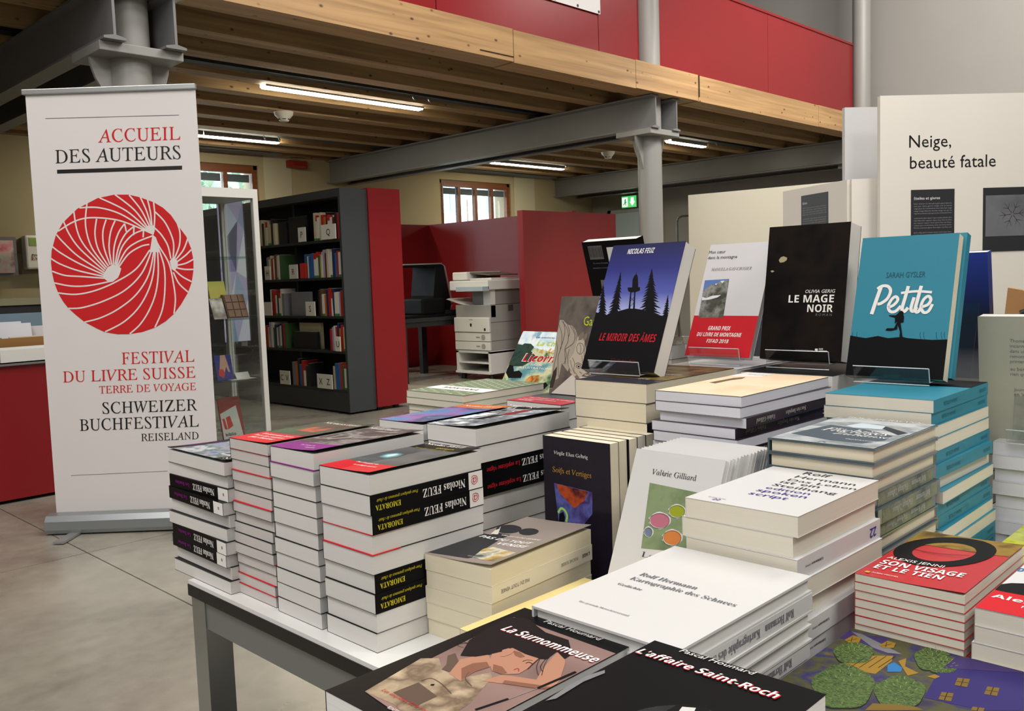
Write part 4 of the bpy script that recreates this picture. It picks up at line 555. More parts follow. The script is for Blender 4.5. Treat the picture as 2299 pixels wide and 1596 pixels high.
 'green':[('P','sage',1,[(0,0),(1,0),(1,1),(0,1)]),('P','white',2,[(0.0,0.22),(1,0.22),(1,0.42),(0,0.42)]),('T','dark',3,'sansb','MONTANA',(0.2,0.29),(0.8,0.29),None),('P','pale',2,[(0.03,0.038),(0.06,0.064),(0.09,0.044),(0.064,0.03)]),('P','pale',2,[(0.03,0.128),(0.06,0.154),(0.09,0.134),(0.064,0.12)]),('P','pale',2,[(0.03,0.488),(0.06,0.514),(0.09,0.494),(0.064,0.48)]),('P','pale',2,[(0.03,0.578),(0.06,0.604),(0.09,0.584),(0.064,0.57)]),('P','pale',2,[(0.03,0.668),(0.06,0.694),(0.09,0.674),(0.064,0.66)]),('P','pale',2,[(0.03,0.758),(0.06,0.784),(0.09,0.764),(0.064,0.75)]),('P','pale',2,[(0.03,0.848),(0.06,0.874),(0.09,0.854),(0.064,0.84)]),('P','pale',2,[(0.03,0.938),(0.06,0.964),(0.09,0.944),(0.064,0.93)]),('P','pale',2,[(0.14,0.078),(0.17,0.104),(0.2,0.084),(0.174,0.07)]),('P','pale',2,[(0.14,0.168),(0.17,0.194),(0.2,0.174),(0.174,0.16)]),('P','pale',2,[(0.14,0.438),(0.17,0.464),(0.2,0.444),(0.174,0.43)]),('P','pale',2,[(0.14,0.528),(0.17,0.554),(0.2,0.534),(0.174,0.52)]),('P','pale',2,[(0.14,0.618),(0.17,0.644),(0.2,0.624),(0.174,0.61)]),('P','pale',2,[(0.14,0.708),(0.17,0.734),(0.2,0.714),(0.174,0.7)]),('P','pale',2,[(0.14,0.798),(0.17,0.824),(0.2,0.804),(0.174,0.79)]),('P','pale',2,[(0.14,0.888),(0.17,0.914),(0.2,0.894),(0.174,0.88)]),('P','pale',2,[(0.25,0.038),(0.28,0.064),(0.31,0.044),(0.284,0.03)]),('P','pale',2,[(0.25,0.128),(0.28,0.154),(0.31,0.134),(0.284,0.12)]),('P','pale',2,[(0.25,0.488),(0.28,0.514),(0.31,0.494),(0.284,0.48)]),('P','pale',2,[(0.25,0.578),(0.28,0.604),(0.31,0.584),(0.284,0.57)]),('P','pale',2,[(0.25,0.668),(0.28,0.694),(0.31,0.674),(0.284,0.66)]),('P','pale',2,[(0.25,0.758),(0.28,0.784),(0.31,0.764),(0.284,0.75)]),('P','pale',2,[(0.25,0.848),(0.28,0.874),(0.31,0.854),(0.284,0.84)]),('P','pale',2,[(0.25,0.938),(0.28,0.964),(0.31,0.944),(0.284,0.93)]),('P','pale',2,[(0.36,0.078),(0.39,0.104),(0.42,0.084),(0.394,0.07)]),('P','pale',2,[(0.36,0.168),(0.39,0.194),(0.42,0.174),(0.394,0.16)]),('P','pale',2,[(0.36,0.438),(0.39,0.464),(0.42,0.444),(0.394,0.43)]),('P','pale',2,[(0.36,0.528),(0.39,0.554),(0.42,0.534),(0.394,0.52)]),('P','pale',2,[(0.36,0.618),(0.39,0.644),(0.42,0.624),(0.394,0.61)]),('P','pale',2,[(0.36,0.708),(0.39,0.734),(0.42,0.714),(0.394,0.7)]),('P','pale',2,[(0.36,0.798),(0.39,0.824),(0.42,0.804),(0.394,0.79)]),('P','pale',2,[(0.36,0.888),(0.39,0.914),(0.42,0.894),(0.394,0.88)]),('P','pale',2,[(0.47,0.038),(0.5,0.064),(0.53,0.044),(0.504,0.03)]),('P','pale',2,[(0.47,0.128),(0.5,0.154),(0.53,0.134),(0.504,0.12)]),('P','pale',2,[(0.47,0.488),(0.5,0.514),(0.53,0.494),(0.504,0.48)]),('P','pale',2,[(0.47,0.578),(0.5,0.604),(0.53,0.584),(0.504,0.57)]),('P','pale',2,[(0.47,0.668),(0.5,0.694),(0.53,0.674),(0.504,0.66)]),('P','pale',2,[(0.47,0.758),(0.5,0.784),(0.53,0.764),(0.504,0.75)]),('P','pale',2,[(0.47,0.848),(0.5,0.874),(0.53,0.854),(0.504,0.84)]),('P','pale',2,[(0.47,0.938),(0.5,0.964),(0.53,0.944),(0.504,0.93)]),('P','pale',2,[(0.58,0.078),(0.61,0.104),(0.64,0.084),(0.614,0.07)]),('P','pale',2,[(0.58,0.168),(0.61,0.194),(0.64,0.174),(0.614,0.16)]),('P','pale',2,[(0.58,0.438),(0.61,0.464),(0.64,0.444),(0.614,0.43)]),('P','pale',2,[(0.58,0.528),(0.61,0.554),(0.64,0.534),(0.614,0.52)]),('P','pale',2,[(0.58,0.618),(0.61,0.644),(0.64,0.624),(0.614,0.61)]),('P','pale',2,[(0.58,0.708),(0.61,0.734),(0.64,0.714),(0.614,0.7)]),('P','pale',2,[(0.58,0.798),(0.61,0.824),(0.64,0.804),(0.614,0.79)]),('P','pale',2,[(0.58,0.888),(0.61,0.914),(0.64,0.894),(0.614,0.88)]),('P','pale',2,[(0.69,0.038),(0.72,0.064),(0.75,0.044),(0.724,0.03)]),('P','pale',2,[(0.69,0.128),(0.72,0.154),(0.75,0.134),(0.724,0.12)]),('P','pale',2,[(0.69,0.488),(0.72,0.514),(0.75,0.494),(0.724,0.48)]),('P','pale',2,[(0.69,0.578),(0.72,0.604),(0.75,0.584),(0.724,0.57)]),('P','pale',2,[(0.69,0.668),(0.72,0.694),(0.75,0.674),(0.724,0.66)]),('P','pale',2,[(0.69,0.758),(0.72,0.784),(0.75,0.764),(0.724,0.75)]),('P','pale',2,[(0.69,0.848),(0.72,0.874),(0.75,0.854),(0.724,0.84)]),('P','pale',2,[(0.69,0.938),(0.72,0.964),(0.75,0.944),(0.724,0.93)]),('P','pale',2,[(0.8,0.078),(0.83,0.104),(0.86,0.084),(0.834,0.07)]),('P','pale',2,[(0.8,0.168),(0.83,0.194),(0.86,0.174),(0.834,0.16)]),('P','pale',2,[(0.8,0.438),(0.83,0.464),(0.86,0.444),(0.834,0.43)]),('P','pale',2,[(0.8,0.528),(0.83,0.554),(0.86,0.534),(0.834,0.52)]),('P','pale',2,[(0.8,0.618),(0.83,0.644),(0.86,0.624),(0.834,0.61)]),('P','pale',2,[(0.8,0.708),(0.83,0.734),(0.86,0.714),(0.834,0.7)]),('P','pale',2,[(0.8,0.798),(0.83,0.824),(0.86,0.804),(0.834,0.79)]),('P','pale',2,[(0.8,0.888),(0.83,0.914),(0.86,0.894),(0.834,0.88)]),('P','pale',2,[(0.91,0.038),(0.94,0.064),(0.97,0.044),(0.944,0.03)]),('P','pale',2,[(0.91,0.128),(0.94,0.154),(0.97,0.134),(0.944,0.12)]),('P','pale',2,[(0.91,0.488),(0.94,0.514),(0.97,0.494),(0.944,0.48)]),('P','pale',2,[(0.91,0.578),(0.94,0.604),(0.97,0.584),(0.944,0.57)]),('P','pale',2,[(0.91,0.668),(0.94,0.694),(0.97,0.674),(0.944,0.66)]),('P','pale',2,[(0.91,0.758),(0.94,0.784),(0.97,0.764),(0.944,0.75)]),('P','pale',2,[(0.91,0.848),(0.94,0.874),(0.97,0.854),(0.944,0.84)]),('P','pale',2,[(0.91,0.938),(0.94,0.964),(0.97,0.944),(0.944,0.93)])],
 'redband':[('P','@slate',1,[(0,0),(1,0),(1,1),(0,1)]),('P','bandred2',2,[(0,0),(1,0),(1,0.34),(0,0.34)]),('T','white',3,'serifb',"Par l'auteur de la trilogie",(0.1,0.25),(0.92,0.25),None),('T','white',3,'serifb','un nouveau roman',(0.1,0.165),(0.7,0.165),None),('T','white',3,'serifb','inédit',(0.1,0.08),(0.36,0.08),None)],
 'venise':[('P','taupe',1,[(0,0),(1,0),(1,1),(0,1)]),('P','char',2,[(0.0174,0.0161),(0.0431,0.517),(0.187,0.521),(0.306,0.517),(0.377,0.496),(0.503,0.242),(0.619,0.089),(0.583,0.0478),(0.308,0.0405)]),('P','@canal',2,[(0.581,0.08),(0.473,0.26),(0.532,0.311),(0.708,0.29),(0.951,0.255),(0.938,0.062),(0.849,0.055)]),('P','pale',3,[(0.071,0.61),(0.0449,0.667),(-0.0004,0.72),(0.234,0.539),(0.131,0.533)]),('P','char',3,[(0.313,0.732),(0.345,0.705),(0.361,0.675),(0.359,0.647),(0.341,0.623),(0.307,0.604),(0.261,0.593),(0.207,0.591),(0.15,0.598),(0.096,0.613),(0.0491,0.635),(0.0151,0.662),(-0.0028,0.692),(-0.0025,0.721),(0.016,0.747),(0.051,0.766),(0.099,0.777),(0.155,0.779),(0.213,0.771),(0.267,0.755)]),('P','char',3,[(0.58,0.731),(0.607,0.708),(0.621,0.684),(0.622,0.66),(0.609,0.641),(0.584,0.626),(0.548,0.618),(0.506,0.618),(0.462,0.625),(0.418,0.638),(0.381,0.658),(0.353,0.681),(0.337,0.706),(0.336,0.729),(0.348,0.75),(0.374,0.765),(0.411,0.773),(0.454,0.773),(0.5,0.765),(0.543,0.751)]),('P','char',3,[(0.168,0.579),(0.328,0.573),(0.379,0.404),(0.16,0.447)]),('T','white',4,'sansi','VIRGILE ELIAS GEHRIG',(0.28,0.536),(0.867,0.543),None),('T','white',4,'sansbi','PAS DU TOUT',(0.089,0.427),(0.872,0.453),0.0088),('T','white',4,'sansbi','VENISE',(0.485,0.367),(0.92,0.364),0.0088),('T','pale',4,'sansi','R O M A N',(0.668,0.347),(0.887,0.352),None),('T','pale',4,'sansi','POCHE SUISSE',(0.511,0.089),(0.739,0.08),None)],
 'thick':[('P','@bronze',1,[(0,0.2),(1,0.2),(1,1),(0,1)]),('T','pale',3,'sansbi','LA POSTE',(0.0133,0.541),(0.474,0.577),None),('T','pale',3,'sansbi','DU VOYAGE',(0.411,0.463),(0.731,0.648),None),('T','white',3,'sans','ZOÉ',(0.633,0.198),(0.771,0.185),None)],
 'limpides':[('P','@peach',1,[(0,0),(1,0),(1,1),(0,1)]),('P','white',2,[(-0.2002,1.016),(0.0238,1.255),(0.339,1.096),(0.364,0.826),(0.0115,0.765)]),('T','dark',3,'serif','Nos vies',(0.043,0.986),(0.325,1.001),None),('T','dark',3,'serif','limpides',(0.119,0.884),(0.359,0.89),None),('P','umber',2,[(0.137,0.435),(0.146,0.588),(0.151,0.695),(0.228,0.767),(0.275,0.68),(0.234,0.578),(0.239,0.412)])],
 'petite':[('P','ink',2,[(0,0),(1,0),(1,0.34),(0,0.34)])],
 'hochuges':[('P','@mist',1,[(0,0),(1,0),(1,1),(0,1)]),('P','slatep',2,[(0.057,0.2),(0.16,0.637),(0.555,0.584),(0.901,0.453),(0.929,0.271),(0.82,0.114),(0.524,0.116)]),('P','mistl',3,[(0.307,0.652),(0.378,0.802),(0.642,0.766),(0.682,0.639),(0.413,0.609)]),('P','ink2',2,[(0.367,0.798),(0.66,0.756),(0.96,0.595),(0.921,0.498),(0.701,0.647)]),('T','white',4,'serifi','Flüchtiges',(0.21,0.435),(0.852,0.399),0.0223),('T','white',4,'serifi','Zuhause',(0.389,0.345),(0.928,0.311),None),('T','white',4,'sans','ERZÄHLUNGEN',(0.613,0.206),(0.918,0.178),None),('T','white',4,'serif','ROLF HERMANN',(0.109,1.007),(0.874,0.941),None),('L','ink2',3,0.00079,[(0.468,0.0154),(0.486,0.0486),(0.54,0.0233)])],
 'steilhang':[('T','dark',3,'sans','Rolf',(0.373,0.883),(0.616,0.897),0.01298),('T','dark',3,'sans','Hermann',(0.377,0.781),(0.923,0.78),0.01105),('T','dark',3,'sans','Das Leben',(0.379,0.688),(1.01,0.686),0.00891),('T','dark',3,'sans','ist ein',(0.368,0.607),(0.721,0.617),0.01074),('T','dark',3,'sans','Steilhang',(0.363,0.527),(0.932,0.515),0.01017),('T','violetp',3,'sans','edition',(0.37,0.431),(0.766,0.439),0.00963),('T','violetp',3,'sans','spoken',(0.351,0.358),(0.794,0.349),0.01092),('T','violetp',3,'sans','script',(0.356,0.263),(0.699,0.261),0.01092),('T','violetp',3,'sansb','22',(0.217,0.0363),(0.282,0.0416),None),('T','dark',3,'sans','Spoken Script',(0.148,0.078),(0.182,0.184),None)],
 'kartographie':[('T','grey',3,'serifb','Rolf Hermann',(0.158,0.559),(0.587,0.548),0.0083),('T','grey',3,'serifb','Kartographie des Schnees',(0.156,0.495),(0.916,0.477),0.0079),('T','grey',3,'serifb','Gedichte',(0.155,0.403),(0.34,0.397),None),('T','grey',3,'serifb','Der gesunde Menschenversand',(0.162,0.143),(0.532,0.138),None)],
 'surnommeuse':[('P','@mauve',1,[(0.071,0.892),(1.248,0.875),(1.304,0.297),(0.648,0.053),(0.2,0.084)]),('P','@linen',2,[(0.2,0.084),(0.098,0.382),(0.186,0.425),(0.331,0.37),(0.507,0.363),(0.586,0.468),(0.642,0.443),(0.785,0.256),(0.813,0.157),(0.641,0.071),(0.453,0.09)]),('P','shirtd',3,[(0.34,0.141),(0.352,0.248),(0.577,0.222),(0.577,0.129)]),('P','shirtd',3,[(0.325,0.367),(0.294,0.407),(0.201,0.461),(0.21,0.495),(0.376,0.433),(0.401,0.377)]),('P','skin',3,[(0.306,0.469),(0.368,0.572),(0.508,0.525),(0.529,0.494),(0.508,0.43),(0.533,0.35),(0.402,0.364)]),('P','skin',4,[(0.393,0.584),(0.396,0.616),(0.438,0.666),(0.582,0.662),(0.676,0.665),(0.703,0.621),(0.728,0.565),(0.735,0.522),(0.665,0.48),(0.579,0.478),(0.489,0.516)]),('P','skin',3,[(0.665,0.48),(0.87,0.529),(0.794,0.611),(0.712,0.74),(0.698,0.793),(0.851,0.694),(0.986,0.574),(1.022,0.51),(0.949,0.48),(0.749,0.431),(0.632,0.399)]),('P','hair',5,[(0.264,0.492),(0.13,0.609),(0.077,0.764),(0.0445,0.87),(0.166,0.911),(0.436,0.854),(0.637,0.856),(0.799,0.768),(0.811,0.717),(0.699,0.749),(0.726,0.675),(0.683,0.661),(0.569,0.656),(0.438,0.666),(0.429,0.617),(0.401,0.573),(0.353,0.521)]),('P','skin',6,[(0.475,0.581),(0.415,0.625),(0.426,0.653),(0.482,0.65),(0.501,0.622),(0.496,0.591)]),('L','hair',6,0.0006,[(0.683,0.661),(0.709,0.61),(0.734,0.568)]),('L','hair',6,0.0005,[(0.72,0.672),(0.77,0.613),(0.83,0.588)]),('L','hair',6,0.0007,[(0.669,0.598),(0.672,0.613),(0.709,0.61)]),('L','lip',6,0.0008,[(0.675,0.532),(0.683,0.55),(0.711,0.536)]),('L','hair',5,0.0009,[(0.093,0.755),(0.183,0.635),(0.111,0.553)]),('L','hair',5,0.0009,[(0.119,0.636),(0.214,0.557),(0.284,0.546)]),('L','ink',6,0.00259,[(0.954,0.483),(0.983,0.663)]),('L','steel',6,0.0006,[(0.954,0.483),(0.918,0.357)]),('L','ink',6,0.00219,[(0.915,0.364),(0.866,0.24)]),('P','skind',5,[(0.521,0.518),(0.589,0.524),(0.676,0.499),(0.667,0.479),(0.582,0.48)]),('P','skind',4,[(0.409,0.421),(0.41,0.477),(0.464,0.518),(0.529,0.494),(0.508,0.43),(0.526,0.359)]),('P','skind',4,[(0.731,0.454),(0.915,0.501),(1.006,0.521),(1.016,0.507),(0.949,0.48),(0.749,0.431)]),('P','skind',5,[(0.466,0.65),(0.524,0.656),(0.596,0.64),(0.584,0.62),(0.533,0.623)]),('L','hair',6,0.0005,[(0.635,0.602),(0.641,0.622),(0.674,0.632)]),('L','hair',6,0.0004,[(0.683,0.668),(0.752,0.604),(0.844,0.556)]),('L','hair',6,0.0004,[(0.7,0.72),(0.757,0.648),(0.859,0.563)]),('L','hair',5,0.0005,[(0.17,0.581),(0.084,0.587),(0.133,0.548),(0.195,0.548)]),('L','hair',5,0.0005,[(0.119,0.684),(0.0466,0.682),(0.106,0.629)]),('L','shirtd',4,0.0008,[(0.484,0.418),(0.531,0.375),(0.634,0.349)]),('P','ink',4,[(0.43,0.267),(0.447,0.276),(0.458,0.265),(0.44,0.259)]),('L','shirtd',4,0.0007,[(0.35,0.26),(0.371,0.296),(0.47,0.293),(0.615,0.266)]),('T','white',7,'sansi','Pascal Houmard',(0.302,0.92),(0.804,0.929),0.0059),('T','redp',6,'sansbi','La Surnommeuse',(0.168,0.744),(1.028,0.767),0.0126),('T','white',7,'sansbi','La Surnommeuse',(0.165,0.749),(1.018,0.768),0.0114),('T','redp',7,'sansi','Les enquêtes de la rouge',(0.27,0.113),(0.716,0.131),None),('T','white',7,'serif','ÉDITIONS',(0.468,0.052),(0.625,0.063),None)],
 'roch':[('P','@ghost',1,[(0.928,0.575),(0.956,0.533),(0.97,0.488),(0.972,0.442),(0.96,0.397),(0.937,0.356),(0.902,0.319),(0.859,0.287),(0.808,0.264),(0.751,0.248),(0.692,0.241),(0.631,0.244),(0.572,0.257),(0.517,0.28),(0.47,0.311),(0.432,0.351),(0.408,0.396),(0.398,0.446),(0.404,0.497),(0.426,0.546),(0.464,0.59),(0.514,0.626),(0.574,0.653),(0.641,0.668),(0.709,0.671),(0.775,0.662),(0.836,0.642),(0.887,0.612)]),('P','paled',2,[(0.0196,0.382),(-0.0098,0.586),(0.027,0.681),(0.05,0.662),(0.0291,0.566),(0.0441,0.415)]),('P','paleg',3,[(0.552,0.63),(0.607,0.652),(0.622,0.625),(0.564,0.601)]),('P','ink',2,[(0.516,0.555),(0.523,0.641),(0.646,0.683),(0.697,0.641),(0.616,0.56)]),('T','white',7,'sansi','Pascal Houmard',(0.194,0.968),(0.641,0.963),0.0059),('T','redp',6,'sansbi',"L'affaire Saint-Roch",(0.0216,0.844),(0.851,0.87),0.0104),('T','white',7,'sansbi',"L'affaire Saint-Roch",(0.0202,0.85),(0.844,0.873),0.0091)],  # the grey strip at the left edge is a painted cover highlight
 'visage':[('P','@ochre',1,[(0,0.72),(1,0.72),(1,1),(0,1)]),('R','ink',3,[(0.837,0.808),(0.855,0.761),(0.863,0.712),(0.861,0.662),(0.849,0.612),(0.827,0.563),(0.797,0.517),(0.758,0.473),(0.712,0.433),(0.661,0.399),(0.604,0.369),(0.543,0.346),(0.479,0.33),(0.415,0.321),(0.35,0.319),(0.287,0.324),(0.227,0.337),(0.171,0.358),(0.121,0.385),(0.079,0.419),(0.0439,0.459),(0.0188,0.504),(0.0039,0.553),(-0.0001,0.605),(0.0071,0.659),(0.0257,0.712),(0.055,0.764),(0.095,0.813),(0.144,0.858),(0.201,0.897),(0.265,0.929),(0.332,0.954),(0.403,0.97),(0.474,0.978),(0.543,0.976),(0.609,0.966),(0.67,0.948),(0.725,0.922),(0.771,0.889),(0.809,0.851)],[(0.684,0.741),(0.697,0.711),(0.703,0.68),(0.703,0.647),(0.696,0.615),(0.683,0.584),(0.665,0.553),(0.641,0.525),(0.612,0.5),(0.579,0.477),(0.543,0.459),(0.504,0.444),(0.464,0.434),(0.423,0.429),(0.382,0.428),(0.342,0.433),(0.304,0.442),(0.269,0.456),(0.238,0.475),(0.211,0.497),(0.19,0.523),(0.174,0.552),(0.165,0.584),(0.163,0.617),(0.168,0.65),(0.179,0.684),(0.197,0.716),(0.222,0.747),(0.252,0.774),(0.286,0.798),(0.325,0.818),(0.367,0.833),(0.41,0.843),(0.454,0.848),(0.496,0.847),(0.538,0.841),(0.576,0.829),(0.611,0.813),(0.641,0.792),(0.665,0.768)]),('P','@ochre',2,[(0.11,0.684),(0.207,0.767),(0.385,0.831),(0.578,0.816),(0.468,0.781),(0.236,0.722)]),('L','ink',4,0.001,[(0.159,0.59),(0.324,0.583),(0.509,0.601),(0.675,0.643)]),('L','ink',4,0.00057,[(0.254,0.568),(0.472,0.554),(0.645,0.585)]),('T','white',5,'sans','ALEXIS JENNI',(0.061,0.311),(0.594,0.365),0.008),('T','white',5,'sansb','SON VISAGE',(0.068,0.201),(0.836,0.252),0.0145),('T','white',5,'sansb','ET LE TIEN',(0.075,0.111),(0.702,0.158),0.0133),('P','gold',5,[(0.068,0.06),(0.097,0.064),(0.108,0.0411),(0.079,0.0364)]),('T','white',5,'sans','ALBIN MICHEL',(0.121,0.0412),(0.373,0.063),None)],
 'alex':[('P','bandred',2,[(0,0),(1,0),(1,0.36),(0,0.36)]),('T','white',5,'sansb','Alexis Jenni',(0.0235,0.161),(0.748,0.219),0.0105),('T','blue',5,'sansb','DU SORT',(-0.0003,0.692),(0.288,0.702),0.0113),('P','ink',3,[(0.0018,0.312),(-0.0104,0.409),(0.0478,0.469),(0.148,0.514),(0.237,0.486),(0.295,0.319),(0.065,0.31)]),('T','white',5,'sans','Prix',(0.244,0.112),(0.346,0.126),None)],
